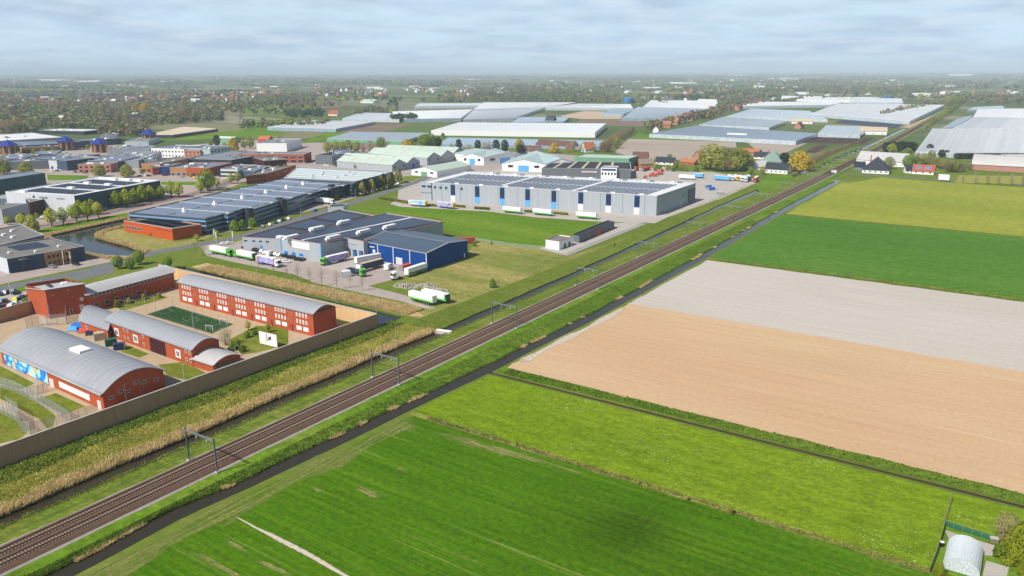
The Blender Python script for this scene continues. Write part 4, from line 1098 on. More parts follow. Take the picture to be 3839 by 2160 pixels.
# perimeter wall in concrete panels
def panel_wall(name, label, pts, h, thick, m, step, cap=None, group=None):
    root = thing(name, label, 'wall', (*pts[0], 0), 0, group)
    cache = {}
    for a, bb in zip(pts, pts[1:]):
        L = math.dist(a, bb); n = max(1, round(L / step)); w = L / n; th = ang(a, bb)
        key = round(w, 3)
        if key not in cache:
            cache[key] = (MB().box(0.03, w - .03, -thick / 2, thick / 2, -.1, h).mesh('panel', m), MB().box(-.03, w + .03, -thick / 2 + .09, thick / 2 - .09, -.1, h - .05).mesh('joint', M['dark_brick']))
        for k in range(n):
            p = mid(a, bb, k / n)
            o = obj('panel', cache[key][0], root); o.location = (p[0] - pts[0][0], p[1] - pts[0][1], 0); o.rotation_euler = (0, 0, th)
        j = obj('joint_core', MB().box(0, L, -thick / 2 + .06, thick / 2 - .06, -.1, h - .02).mesh('joint_core', m), root)
        j.location = (a[0] - pts[0][0], a[1] - pts[0][1], 0); j.rotation_euler = (0, 0, th)
        cp = obj('coping', MB().box(0, L, -thick / 2 - .05, thick / 2 + .05, h, h + .12).mesh('coping', cap or M['concrete']), root)
        cp.location = (a[0] - pts[0][0], a[1] - pts[0][1], 0); cp.rotation_euler = (0, 0, th)
    return root
INNER = mat('painted_sunlit_wall', (0.62, 0.41, 0.21), 0.9, 0.08, 0.3, 0.15, streak=(2, 2, .15))  # lighter copy of the tan wall, sunlight put into its colour
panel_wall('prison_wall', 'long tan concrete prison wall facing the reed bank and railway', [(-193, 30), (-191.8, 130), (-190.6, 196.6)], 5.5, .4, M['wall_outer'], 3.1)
panel_wall('prison_wall', 'concrete prison wall behind the cell block, coloured a sunlit ochre', [(-190.9, 196.9), (-326, 197.6)], 5.5, .4, INNER, 3.1)
panel_wall('prison_wall', 'brown concrete prison wall beside the car park and blue gate', [(-313.5, 109.0), (-313.1, 124.2), (-316.0, 139.0)], 5.0, .4, M['wall_outer'], 3.1)
g = thing('blue_gate', 'bright blue sliding vehicle gate under the gatehouse', 'gate', (*(-304.5, 135.8), 0))
gp, gq = Vector((-313.7, 138.1)), Vector((-302.0, 137.1))
gl = Vector((g.location.x, g.location.y))
for k in range(8):
    p, q = gp + (gq - gp) * (k / 8), gp + (gq - gp) * ((k + .93) / 8)
    MB().bar((p.x - gl.x, p.y - gl.y, 2.4), (q.x - gl.x, q.y - gl.y, 2.4), .2, 4.6).build('gate_panel', M['bright_blue'], g)
MB().bar((gp.x - gl.x, gp.y - gl.y, 4.8), (gq.x - gl.x, gq.y - gl.y, 4.8), .4, .35).build('gate_rail', M['sky_blue'], g)

# ---- white transformer houses on the little yard
b = Bld('pump_house', 'white plastered concrete box with stained walls by the fence', 'shed', [(-209.1, 343.6), (-200.6, 343.2), (-201.1, 357.8), (-209.6, 358.2)], 4.6, M['white'], M['bitumen'], coping=M['rust'])
b.window(1, .35, .5, .1, 2.4, M['dark_metal'], M['dark_metal'], 'door'); b.window(1, .7, .85, .1, 2.4, M['grey_cladding'], M['dark_metal'], 'door')
b = Bld('storage_shed', 'long grey metal storage shed behind the white concrete box', 'shed', [(-205.3, 365.7), (-200.2, 363.7), (-203.0, 411.2), (-208.1, 413.2)], 4.0, M['grey_cladding'], M['dark_bitumen'], coping=M['dark_metal'])
b.wbox(1, .42, .62, .2, 3.2, .2, M['rust'], 'rusty_container_door')
for k in range(5): b.wbox(1, .05 + k * .08, .06 + k * .08, .1, 3.8, .06, M['dark_metal'], 'wall_rib')

# ------------------------------------------------------------------ industrial estate
def qd(A, B, depth):
    """rectangle behind the front edge A-B, away from the viewer"""
    d = Vector((B[0] - A[0], B[1] - A[1])).normalized()
    n = Vector((-d.y, d.x))
    if n.dot(Vector(mid(A, B))) < 0: n = -n
    return [A, B, (B[0] + n.x * depth, B[1] + n.y * depth), (A[0] + n.x * depth, A[1] + n.y * depth)]

def est(name, label, cat, foot, h, wall, roof, win=None, side=None, panels=None, kind='flat', **kw):
    b = Bld(name, label, cat, foot, h, wall, roof, kind, **kw)
    for spec, i in ((win, 0), (side, 1)):
        if not spec: continue
        n, zs, w, fm, pm = spec
        for z0, z1 in zs:
            for k in range(n):
                u = (k + .5) / n
                b.row(i, [u], w, z0, z1, fm, pm)
    if panels:
        n, m = panels
        b.panels(.06, .94, .1, .47, n, 'v', .66, m); b.panels(.06, .94, .53, .9, n, 'v', .66, m)
    return b
W, Gl, DK, BG = M['white'], M['glass'], M['dark_metal'], M['blue_glass']

b = est('distribution_centre', 'large white distribution centre with solar roof and a side darkened slate blue for shade by the avenue', 'warehouse', [(-574.9, 245.8), (-517.4, 261.5), (-538.1, 335.7), (-598.4, 322.4)], 12.5, M['white_cladding'], M['white_roof'], coping=W)
sb = b.wbox(0, .50, .62, 9.3, 10.9, .04, M['white_cladding'], 'name_board'); b.letters(0, .50, .62, 9.4, 10.8, M['dark_brick'], 8, sb, .1, 4)
sb = b.wbox(0, .745, .865, 9.3, 10.9, .04, M['white_cladding'], 'name_board'); b.letters(0, .745, .865, 9.4, 10.8, M['grey_cladding'], 8, sb, .1, 5)
b.window(0, .40, .43, 9.4, 11, DK, Gl); b.wbox(0, .65, .76, 6.6, 8.2, .04, M['light'], 'faded_board')
b.wbox(1, 0.001, .999, .1, 12.4, .06, M['slate_cladding'], 'shaded_side_slab'); b.wbox(1, .2, .3, 8.5, 10.5, .1, M['dark_green_paint'], 'side_sign')  # slab carries this side's shade as a darker slate blue
for v0 in (.08, .36, .64): b.panels(.1, .9, v0, v0 + .22, 18, 'v', .6, M['panel_sky_sheen'])
for u, v in ((.2, .05), (.5, .33), (.7, .6), (.35, .62), (.8, .9), (.6, .92), (.4, .9)): b.unit(u, v, 5, 3, 1.5, W)
for u in (.34, .5, .66): b.window(1, u, u + .02, 4, 9, DK, Gl)

b = est('teal_hall', 'dark teal metal hall at the left edge behind the distribution centre', 'warehouse', [(-652.4, 260.3), (-670.8, 318.6), (-692.5, 317.1), (-674.1, 258.8)], 11, M['teal_cladding'], M['grey_roof'])
for u in (.5, .78): b.wbox(0, u, u + .03, 0, 10.8, .1, M['navy'], 'dark_strip')
b.panels(.02, .98, .1, .9, 22, 'v', .6, M['panel_sky_sheen'])
b = est('brick_office_tower', 'dark brown brick office block with rows of small windows', 'office', [(-535.3, 242.1), (-543.0, 255.1), (-583.3, 269.5), (-575.6, 256.5)], 9.2, M['dark_brick'], M['bitumen'], (7, ((1.2, 2.6), (3.9, 5.3), (6.5, 7.9)), 1.0, M['dark_metal'], Gl))
b = est('grey_box', 'low grey box building in front of the brown brick office', 'warehouse', qd((-524.0, 220.2), (-535.1, 240.8), 16), 9.0, M['light_cladding'], M['bitumen'])
b.window(0, .55, .8, .1, 3.5, DK, DK, 'roller_door')
est('blue_box', 'pale blue flat roofed box at the left edge', 'warehouse', [(-584.0, 231.8), (-581.0, 253.0), (-606.5, 237.8), (-611.0, 234.9)], 7, M['bluegrey_sheet'], M['bitumen'])
nf = [(-388.7, 161.9), (-385.7, 196.1), (-421.4, 197.4), (-424.4, 163.2)]
b = Bld('workshop', 'flat roofed workshop with teal doors and tan brick office by the canal', 'workshop', nf, 7.0, M['slate_cladding'], M['bitumen'], coping=M['concrete'])
b.wbox(0, .46, .80, 0, 6.6, .8, M['tan_brick'], 'brick_office_front')
a, t, nn, L = b.fr(0)
for u in (.49, .55, .61, .67, .73):
    for z in (1.2, 4.2): b.wbox(0, u, u + .035, z, z + 1.4, .86, Gl, 'window')
for u in (.03, .2): b.wbox(0, u, u + .13, .1, 5.0, .08, M['navy'], 'roller_door')
b.wbox(0, .86, .96, .1, 4.8, .08, M['navy'], 'roller_door'); s_ = b.wbox(0, .12, .26, 5.4, 6.2, .08, M['slate_cladding'], 'sign_board'); b.letters(0, .13, .25, 5.5, 6.1, W, 9, s_, .12, 8)
b.wbox(3, .0, 1.0, .0, 6.9, .06, M['white_cladding'], 'pale_side_cladding')
b.panels(.35, .75, .45, .85, 8, 'u', .9)
for u, v in ((.2, .4), (.45, .2), (.8, .3)): b.unit(u, v, 1.5, 1.5, .9, W)
b = est('garage_hall', 'flat grey roofed hall behind the canal workshop', 'workshop', [(-420.4, 161.9), (-431.5, 199.3), (-473.4, 207.5), (-468.6, 182.1)], 7, M['grey_cladding'], M['bitumen'])
for u, v in ((.3, .3), (.5, .55), (.7, .7), (.6, .3)): b.unit(u, v, 2.5, 1.6, .9, W)

# brick and orange showrooms
E_ = [
 ('showroom', 'orange brick showroom with tall flat facade', (-686.9, 412.0), (-670.0, 420.2), 60, 8.5, M['tan_brick'], M['bitumen'], (4, ((1, 3.2),), 3.0, DK, Gl)),
 ('red_showroom', 'narrow red and black showroom front beside a blue gate', (-661.9, 406.9), (-659.0, 412.8), 18, 7, M['red_brick'], M['bitumen'], (2, ((1, 2.6), (4, 5.8)), 2.4, DK, Gl)),
 ('blue_showroom', 'deep blue entrance hall between brick showrooms', (-653.9, 410.3), (-647.5, 414.4), 25, 8, M['blue_cladding'], M['bitumen'], (1, ((.2, 4.5),), 5, DK, Gl)),
 ('showroom', 'orange brick showroom with white display window', (-643.4, 412.1), (-629.6, 419.3), 40, 7.5, M['tan_brick'], M['grey_roof'], (3, ((.5, 3.2),), 3.6, W, BG)),
 ('red_showroom', 'red brick showroom with long sign band', (-629.4, 419.4), (-609.4, 428.1), 38, 8, M['red_brick'], M['grey_roof'], (5, ((.5, 3.0),), 2.4, DK, Gl)),
 ('striped_office', 'black and white banded low office', (-592.2, 427.2), (-576.6, 433.4), 34, 8, M['white_cladding'], M['bitumen'], (4, ((1.2, 2.8), (4.6, 6.2)), 9.0, DK, Gl)),
 ('black_hall', 'black fronted hall with wide pale roof', (-700.1, 463.4), (-648.8, 481.5), 80, 7.5, M['dark_bitumen'], M['grey_roof'], None),
 ('pink_office', 'two storey pinkish brick office with square windows', (-734.7, 379.0), (-711.4, 396.4), 16, 8, M['pink_brick'], M['bitumen'], (6, ((1, 2.8), (4.6, 6.4)), 2.4, DK, Gl)),
 ('white_shop', 'white shop with red brick side', (-787.8, 379.2), (-765.2, 384.4), 40, 8.5, M['white_cladding'], M['grey_roof'], (3, ((.6, 3.0),), 3, DK, Gl)),
 ('slate_hall', 'slate blue hall with sloping parapet', (-761.0, 382.6), (-762.6, 409.4), 60, 9.5, M['slate_cladding'], M['grey_roof'], None),
 ('grey_hall', 'grey flat hall behind round trees', (-826.3, 373.8), (-814.0, 391.3), 90, 8, M['grey_cladding'], M['grey_roof'], None),
 ('purple_shop', 'white and purple striped shop at the left edge', (-869.0, 376.7), (-848.8, 384.4), 60, 7, M['white'], M['grey_roof'], (6, ((.5, 4.6),), 3.0, M['dark_brick'], M['navy'])),
 ('wide_hall', 'wide grey hall with flat roof lights', (-750.3, 403.1), (-722.0, 430.4), 90, 7.5, M['light_cladding'], M['grey_roof'], None),
 ('white_office', 'long white two storey office with small square windows', (-808.5, 498.5), (-768.8, 511.6), 40, 9.5, M['white'], M['grey_roof'], (10, ((1.2, 2.6), (5.6, 7.2)), 1.8, DK, Gl)),
 ('cream_office', 'cream two storey office next to the long white one', (-768.4, 511.8), (-751.2, 519.1), 34, 8.8, M['pink_brick'], M['grey_roof'], (4, ((1.2, 3), (5, 7)), 1.6, DK, Gl)),
 ('slate_office', 'blue grey office with dark window strips', (-741.9, 525.0), (-751.8, 558.9), 34, 10, M['bluegrey_sheet'], M['grey_roof'], (6, ((1.5, 3.4), (5.6, 7.4)), 2.4, DK, Gl)),
 ('tan_shop', 'orange framed shop front beside a blue roofed tower', (-878.9, 488.0), (-865.5, 500.3), 30, 7.5, M['tan_brick'], M['grey_roof'], (3, ((.6, 4.6),), 5, W, BG)),
 ('tan_shop', 'row of orange framed shops between two blue roofed towers', (-964.9, 437.9), (-958.2, 462.0), 30, 7.0, M['tan_brick'], M['grey_roof'], (6, ((.6, 4.2),), 4, DK, Gl)),
 ('tan_shop', 'orange and blue shop left of the second blue roofed tower', (-958.2, 462.0), (-957.2, 476.3), 30, 6.5, M['tan_brick'], M['bitumen'], (3, ((.6, 4.2),), 4, DK, BG)),
 ('pale_hall', 'very wide pale hall roof at the far left', (-1075.0, 445.7), (-1061.7, 533.6), 120, 8, M['light_cladding'], M['white_roof'], None),
 ('slate_store', 'dark low store with red sign', (-1021.7, 525.4), (-984.3, 532.9), 40, 7.5, M['slate_cladding'], M['bitumen'], None),
 ('grey_store', 'grey two storey block behind the shops', (-1033.6, 568.3), (-1022.7, 583.8), 40, 9, M['light_cladding'], M['bitumen'], (4, ((5, 7),), 3, DK, Gl)),
 ('low_shed', 'long pale low shed roof at the edge of the estate', (-952.1, 553.0), (-932.7, 573.0), 60, 6, M['white_cladding'], M['grey_roof'], None),
 ('canopy_hall', 'flat white canopy roof among trees', (-1258.5, 597.5), (-1178.8, 624.4), 40, 5.5, M['dark_bitumen'], M['white_roof'], None),
 ('brick_row', 'red brick row with white bays and vertical piers', (-675.8, 509.2), (-618.2, 545.6), 26, 9.0, M['red_brick'], M['grey_roof'], (9, ((.8, 3.6), (5, 7.2)), 5.5, W, Gl)),
 ('white_factory', 'white blank walled factory with slate side', (-754.9, 596.2), (-725.1, 614.8), 60, 10, M['white'], M['grey_roof'], None),
 ('charcoal_office', 'charcoal office with two rows of white windows', (-602.1, 545.5), (-584.5, 551.5), 50, 9.0, M['grey_cladding'], M['dark_bitumen'], (4, ((1.2, 2.8), (5, 6.6)), 3.2, W, Gl)),
 ('charcoal_row', 'row of charcoal boxes with black upper storey', (-577.6, 545.9), (-565.5, 558.6), 70, 9.5, M['slate_cladding'], M['dark_bitumen'], (4, ((1.2, 3), (5, 7.5)), 3.4, M['light'], Gl)),
 ('dark_roof_hall', 'low hall with brown bitumen roof by the mint sheds', (-568.1, 561.9), (-557.5, 584.0), 75, 6.5, M['grey_cladding'], M['bitumen'], None),
 ('maroon_store', 'maroon brick store with stepped roof', (-612.0, 490.8), (-603.7, 510.1), 40, 8, M['dark_brick'], M['bitumen'], (6, ((1, 3),), 2.5, DK, Gl)),
]
for nm, lab, A, B, dp, hh, wm, rm_, wi in E_:
    b = est(nm, lab, 'office' if 'office' in nm else 'shop' if 'shop' in nm else 'warehouse', qd(A, B, dp), hh, wm, rm_, wi)
    rr = random.Random(lab)
    for k in range(3): b.unit(rr.uniform(.15, .85), rr.uniform(.15, .85), rr.uniform(2, 5), rr.uniform(2, 4), rr.uniform(.7, 1.5), rr.choice([W, M['light'], M['grey_cladding']]))
    if rr.random() < .45 and dp > 30: b.panels(.08, .92, .3, .9, 12, 'u', .55, M['panel_sky_sheen'])
for lab, q, hh, wm, rm_ in (
 ('broad grey roof behind the purple striped shop', [(-814.0, 353.3), (-784.7, 392.0), (-809.8, 442.5), (-862.2, 409.6)], 8, M['grey_cladding'], M['grey_roof']),
 ('broad slate roof with pale gable behind the pinkish office', [(-756.2, 399.8), (-723.5, 410.4), (-752.2, 450.0), (-799.4, 440.8)], 8, M['slate_cladding'], M['grey_roof']),
 ('dark roof dotted with vents before the long white office', [(-748.5, 436.1), (-717.5, 445.2), (-767.7, 480.5), (-795.8, 481.2)], 7, M['grey_cladding'], M['dark_bitumen']),
 ('long pale roof with dark stripes before the slate office', [(-704.0, 428.3), (-689.1, 468.3), (-705.1, 490.9), (-723.3, 457.4)], 7, M['slate_cladding'], M['bitumen']),
 ('slate roof behind the black fronted hall', [(-602.4, 437.1), (-560.6, 438.3), (-579.9, 469.1), (-617.7, 463.6)], 7, M['slate_cladding'], M['grey_roof']),
 ('low dark hall below the red brick row', [(-590.0, 437.6), (-554.7, 443.5), (-562.7, 476.5), (-601.4, 474.7)], 6, M['dark_brick'], M['bitumen']),
 ('grey hall roof left of the blue roofed towers', [(-869.7, 354.4), (-847.7, 368.3), (-863.9, 408.3), (-902.6, 401.9)], 7, M['light_cladding'], M['grey_roof']),
 ('flat roof between the towers and the white office', [(-855.4, 475.8), (-831.9, 510.7), (-860.0, 535.8), (-895.0, 506.7)], 7, M['light_cladding'], M['grey_roof']),
 ('long slate roof behind the orange framed shops', [(-982.8, 417.8), (-969.4, 484.9), (-982.1, 525.4), (-1052.4, 465.2)], 8, M['slate_cladding'], M['panel_sky_sheen'])):
    b = est('estate_hall', lab, 'warehouse', q, hh, wm, rm_)
    rr = random.Random(lab)
    for k in range(7): b.unit(rr.uniform(.08, .92), rr.uniform(.08, .92), rr.uniform(1.5, 6), rr.uniform(1.5, 3), rr.uniform(.6, 1.3), rr.choice([W, M['light'], M['grey_cladding']]))
    b.panels(.1, .9, .15, .85, 9, 'u', .45, M['panel_sky_sheen'])
b = est('corner_showroom', 'bright orange brick corner showroom with flat grey roof by the bend', 'shop', [(-540.1, 413.3), (-536.5, 431.1), (-564.0, 487.0), (-567.6, 469.2)], 7.5, M['orange_brick'], M['bitumen'], (6, ((1, 3), (4.6, 6.2)), 1.8, DK, Gl), (4, ((3.6, 5.4),), 8, DK, BG))
for u, v in ((.4, .3), (.6, .5), (.3, .7)): b.unit(u, v, 3, 2.4, 1.2, W)

def tower(c, r, label):
    t = thing('blue_roofed_tower', label, 'tower', (*c, 0), 0, 'towers with cobalt roofs')
    n = 8
    ringp = [(r * math.cos(2 * math.pi * (k + .5) / n), r * math.sin(2 * math.pi * (k + .5) / n)) for k in range(n)]
    MB().prism(ringp, -.05, 11).build('wall', M['tan_brick'], t)
    for k in range(n):
        a, bb = Vector(ringp[k]), Vector(ringp[(k + 1) % n])
        d = bb - a; nn = Vector((d.y, -d.x)).normalized()
        p, q = a + d * .22, a + d * .78
        v = [p - nn * .1, q - nn * .1, q + nn * .08, p + nn * .08]
        MB().hexa([(x.x, x.y, 1) for x in v], [(x.x, x.y, 9.6) for x in v]).build('window_strip', M['glass'], t)
    mb = MB()
    ro = [(x * 1.18, y * 1.18) for x, y in ringp]; ri = [(x * .55, y * .55) for x, y in ringp]
    for k in range(n):
        j = (k + 1) % n
        mb.face([(*ro[k], 10.8), (*ro[j], 10.8), (*ri[j], 14.4), (*ri[k], 14.4)]); mb.face([(*ri[k], 14.4), (*ri[j], 14.4), (0, 0, 17)])
    mb.prism(ro, 10.5, 10.8); mb.build('roof', M['cobalt'], t)
    MB().cyl((0, 0, 16.5), (0, 0, 18.5), .25, .05, 6).build('finial', M['steel'], t)
tower((-965.8, 424.5), 8.5, 'leftmost brick tower with cobalt blue pointed roof')
tower((-965.6, 487.8), 8.5, 'brick tower with cobalt blue roof, second from the left')
tower((-905.5, 495.0), 8.5, 'brick tower with cobalt blue roof next to the orange shop front')
tower((-985.6, 606.9), 9, 'farthest brick tower with cobalt blue roof near the field')

# gabled sheds with mint and grey roofs behind the logistics hall
def shed(label, g0, g1, length, h, rise, wall, roof, door=None, name='gabled_shed', dirv=None):
    """gable end from g0 to g1; the ridge runs back from it"""
    d = Vector((g1[0] - g0[0], g1[1] - g0[1])).normalized()
    n = Vector((-d.y, d.x)) * (-1 if dirv is None else dirv)
    if dirv is None and n.x > 0: n = -n
    foot = [g0, (g0[0] + n.x * length, g0[1] + n.y * length), (g1[0] + n.x * length, g1[1] + n.y * length), g1]
    b = Bld(name, label, 'shed', foot, h, wall, roof, 'gable', 0, rise, over=.3, group='gabled sheds of the nursery works')
    if door: b.wbox(3, .38, .62, .1, h * .8, .08, door, 'sliding_door')
    for k in (.2, .8): b.window(3, k - .06, k + .06, h * .5, h * .85, M['light'], Gl)
    for k in range(3):
        u = .25 + .25 * k
        p0, p1 = b.P(u, .08), b.P(u, .48)
        MB().bar((*p0, b.profile_z(.08) + .3), (*p1, b.profile_z(.48) + .3), 1.2, .08).build('roof_light_strip', M['tarp'], b.root)
    return b
mint, bgs = M['mint_sheet'], M['bluegrey_sheet']
shed('nearest pale mint roofed shed behind the dark workshop trees', (-496.3, 541.7), (-496.8, 562.0), 70, 6, 4.5, M['light_cladding'], mint)
shed('second pale mint roofed shed with blue doors', (-496.5, 562.2), (-497.3, 582.2), 85, 6, 4.5, M['light_cladding'], mint, M['bright_blue'])
shed('third grey green roofed shed behind the mint pair', (-501.9, 598.8), (-501.4, 619.4), 75, 7, 4.8, M['light_cladding'], mint)
shed('fourth grey green roofed shed of the long row', (-501.1, 619.6), (-507.3, 647.8), 85, 7, 4.8, M['light_cladding'], mint)
shed('farthest grey green roofed shed of the long row', (-509.9, 651.8), (-515.3, 677.0), 85, 7, 4.8, M['light_cladding'], mint)
shed('white fronted mint shed with green glass gable beside the road', (-464.7, 532.3), (-436.9, 534.0), 55, 5, 3.2, M['white'], mint, M['green_cladding'], dirv=1)
shed('white gabled hall with blue door left of the pair', (-479.0, 623.3), (-454.7, 628.7), 60, 7.5, 3.4, M['white'], bgs, M['sky_blue'], dirv=1)
shed('white gabled hall with blue door right of the pair', (-454.5, 628.8), (-436.4, 676.3), 55, 7.5, 3.4, M['white'], bgs, M['sky_blue'], dirv=1)
shed('broad pale blue roofed hall behind the logistics hall', (-413.9, 601.0), (-375.0, 614.8), 70, 7, 4.0, M['white'], bgs, M['sky_blue'], dirv=1)
shed('broad pale blue roofed hall with solar patch on the ridge', (-374.8, 614.9), (-355.4, 638.1), 75, 7.5, 4.4, M['white'], bgs, M['sky_blue'], dirv=1)
b = est('green_hall', 'mint green flat hall with side darkened green for shade by the red machines', 'warehouse', [(-369.2, 657.8), (-318.8, 672.5), (-321.9, 699.6), (-372.3, 684.9)], 10.5, M['green_cladding'], mint)
b.wbox(1, 0.002, .998, .1, 10.4, .06, M['dark_green_paint'], 'shaded_green_slab')  # dark green slab puts this side's shade into the colour
b = est('grey_headquarters', 'dark grey office hall with striped roof behind the logistics hall', 'office', [(-357.5, 580.0), (-289.0, 614.1), (-311.7, 660.4), (-376.8, 635.7)], 8.5, M['grey_cladding'], M['dark_bitumen'], None)
for k in range(5): b.rbox(.12 + k * .16, .15 + k * .16, .05, .95, 8.0, 8.6, M['tarp'], 'roof_light_strip')
sb = b.wbox(0, .45, .62, 5.2, 6.2, .05, W, 'name_board'); b.letters(0, .46, .61, 5.3, 6.0, M['red'], 9, sb, .1, 12)
b = est('white_entrance_block', 'white two storey entrance block with roof terrace railing', 'office', qd((-311.3, 601.8), (-298.6, 606.1), 14), 9.6, W, M['bitumen'], (5, ((3.4, 5.6),), 1.4, DK, Gl))
b.window(0, .05, .95, 7.0, 8.8, M['grey_cladding'], BG)
for k in range(7): b.wbox(0, .02 + k * .155, .035 + k * .155, 9.6, 10.6, .05, M['steel'], 'railing_post')

# ------------------------------------------------------------------ greenhouses
def greenhouse(label, q, h, n, rise, roof, wall, axis=0, cat='greenhouse', name='greenhouse'):
    """q: four eaves corners; n gabled spans side by side across q0->q1 (axis 0) or q1->q2 (axis 1)"""
    if axis: q = [q[1], q[2], q[3], q[0]]
    c = (sum(p[0] for p in q) / 4, sum(p[1] for p in q) / 4)
    root = thing(name, label, cat, (*c, 0), 0, 'greenhouses of the glass district')
    P = [(p[0] - c[0], p[1] - c[1]) for p in q]; grr = random.Random(label)
    MB().prism(P, -.05, h, top=False).build('glass_wall', wall, root)
    for k in range(n):
        a0, a1 = mid(P[0], P[1], k / n), mid(P[0], P[1], (k + 1) / n)
        d0, d1 = mid(P[3], P[2], k / n), mid(P[3], P[2], (k + 1) / n)
        am, dm = mid(a0, a1), mid(d0, d1)
        mb = MB()
        mb.face([(*a0, h), (*am, h + rise), (*dm, h + rise), (*d0, h)]); mb.face([(*am, h + rise), (*a1, h), (*d1, h), (*dm, h + rise)])
        mb.face([(*a0, h - .02), (*a1, h - .02), (*am, h + rise)]); mb.face([(*d0, h - .02), (*d1, h - .02), (*dm, h + rise)])
        mb.bar((*am, h + rise + .05), (*dm, h + rise + .05), .35, .12, 1)
        mb.build('roof_span', [grr.choice(roof) if isinstance(roof, list) else roof, M['light']], root)
    return root
z5 = 5.0
greenhouse('white chalked greenhouse alone on the green meadow at left', [(-1022.5, 831.2), (-901.1, 861.7), (-971.7, 1021.9), (-1096.4, 986.4)], 5, 26, .7, CHALK, GLASSHOUSE2)
greenhouse('greenhouse with green glass front behind the tree row', [(-777.1, 725.7), (-665.0, 746.4), (-722.2, 867.7), (-835.0, 824.6)], 5, 22, .9, GLASSHOUSE, M['green_cladding'])
greenhouse('huge white walled greenhouse in the middle distance', [(-737.4, 890.8), (-516.5, 977.8), (-590.2, 1154.1), (-813.0, 1055.0)], 7, 40, .6, CHALK, W)
greenhouse('low glasshouse strip in front of the huge white greenhouse', [(-616.8, 757.6), (-431.0, 828.0), (-466.0, 905.7), (-667.1, 840.9)], 3, 36, .5, GLASSHOUSE2, GLASSHOUSE2)
greenhouse('grey chalked greenhouse beside the small blue tank', [(-1090.2, 1060.3), (-969.7, 1082.8), (-1100.5, 1247.9), (-1209.5, 1229.6)], 5, 20, .7, CHALK2, GLASSHOUSE)
greenhouse('white greenhouse with blue grey front behind the hedge', [(-962.5, 1088.1), (-894.9, 1167.5), (-1073.9, 1445.6), (-1167.1, 1279.0)], 6, 26, .7, CHALK, GLASSHOUSE2)
greenhouse('large pale greenhouse at the centre of the glass district', [(-864.2, 1133.2), (-810.8, 1217.7), (-981.4, 1599.9), (-1041.5, 1401.9)], 6, 40, .7, CHALK2, GLASSHOUSE)
greenhouse('white roofed greenhouse range on the far side of the district', [(-1062.9, 1430.7), (-984.8, 1609.7), (-1066.4, 1902.8), (-1284.8, 1780.0)], 6, 30, .7, CHALK, GLASSHOUSE)
greenhouse('long flat white greenhouse strip pointing to the blue tank', [(-979.4, 1601.0), (-798.3, 1693.9), (-891.3, 1875.8), (-1023.4, 1836.7)], 6, 30, .6, CHALK, GLASSHOUSE)
greenhouse('thin white greenhouse far behind at left', [(-1300.3, 1508.5), (-1180.5, 1622.6), (-1259.5, 1740.3), (-1396.4, 1640.5)], 6, 26, .6, CHALK2, GLASSHOUSE)
greenhouse('bare glass greenhouse below the round white one', [(-646.5, 1325.1), (-566.6, 1383.6), (-632.1, 1742.9), (-820.7, 1766.3)], 5, 44, .8, GLASSHOUSE, GLASSHOUSE2)
greenhouse('bright white arched greenhouse block at right centre', [(-807.8, 1771.9), (-637.2, 1810.0), (-776.9, 2195.1), (-956.5, 2147.4)], 6, 30, 1.0, CHALK, CHALK2)
greenhouse('small bare glasshouse by the sandy beds', [(-762.4, 1469.4), (-715.5, 1475.0), (-784.9, 1679.0), (-820.8, 1620.3)], 4, 12, .7, GLASSHOUSE2, GLASSHOUSE2)
greenhouse('low dark glasshouse beside a black roofed house', [(-763.6, 1140.6), (-698.5, 1205.1), (-756.7, 1328.0), (-841.5, 1277.6)], 4, 16, .6, GLASSHOUSE2, GLASSHOUSE2)
greenhouse('sky blue greenhouse behind the grey field', [(-452.8, 1016.5), (-253.8, 1009.8), (-260.7, 1144.8), (-459.1, 1208.0)], 5, 70, .7, GLASSHOUSE2, GLASSHOUSE)
greenhouse('pale glass greenhouse behind the sky blue one', [(-463.6, 1232.7), (-350.0, 1227.3), (-371.2, 1398.8), (-504.7, 1468.6)], 5, 40, .7, GLASSHOUSE, GLASSHOUSE)
greenhouse('wide glass greenhouse left of the white farm shed', [(-505.9, 1483.2), (-320.5, 1478.3), (-420.3, 1763.6), (-561.5, 1811.1)], 5, 22, .9, GLASSHOUSE, GLASSHOUSE)
greenhouse('small square greenhouse beside the dark flower beds', [(-260.8, 1150.9), (-206.6, 1153.7), (-224.9, 1323.8), (-288.8, 1322.1)], 5, 16, .9, GLASSHOUSE, GLASSHOUSE)
greenhouse('vast white greenhouse running up to the railway', [(-389.5, 1644.4), (-191.1, 1487.9), (-212.4, 2214.0), (-448.6, 2161.9)], 6, 70, .7, CHALK, GLASSHOUSE)
greenhouse('bright white greenhouse strip behind the blue glass', [(-608.7, 1904.6), (-445.5, 2081.3), (-458.4, 2267.6), (-661.0, 2193.6)], 6, 26, .6, CHALK, GLASSHOUSE)
greenhouse('long white nursery range on the far field', [(-666.8, 2436.7), (-464.5, 2385.9), (-437.5, 2702.3), (-746.9, 2737.7)], 6, 30, .8, CHALK, CHALK2)
greenhouse('pale grey range with blue tank behind the vast greenhouse', [(-442.8, 2276.4), (-319.4, 2322.7), (-369.5, 2638.4), (-503.1, 2595.0)], 6, 20, .8, CHALK2, GLASSHOUSE)
greenhouse('near white ribbed greenhouse right of the railway', [(-111.8, 942.0), (13.6, 971.0), (13.8, 1408.8), (-139.9, 1334.0)], 4.5, 110, .8, [CHALK, CHALK2], GLASSHOUSE, 0)
greenhouse('middle ribbed greenhouse right of the railway', [(-114.8, 1359.1), (13.8, 1420.6), (14.0, 1758.0), (-112.7, 1682.5)], 4.5, 70, .9, [CHALK, CHALK, CHALK2], GLASSHOUSE, 0)
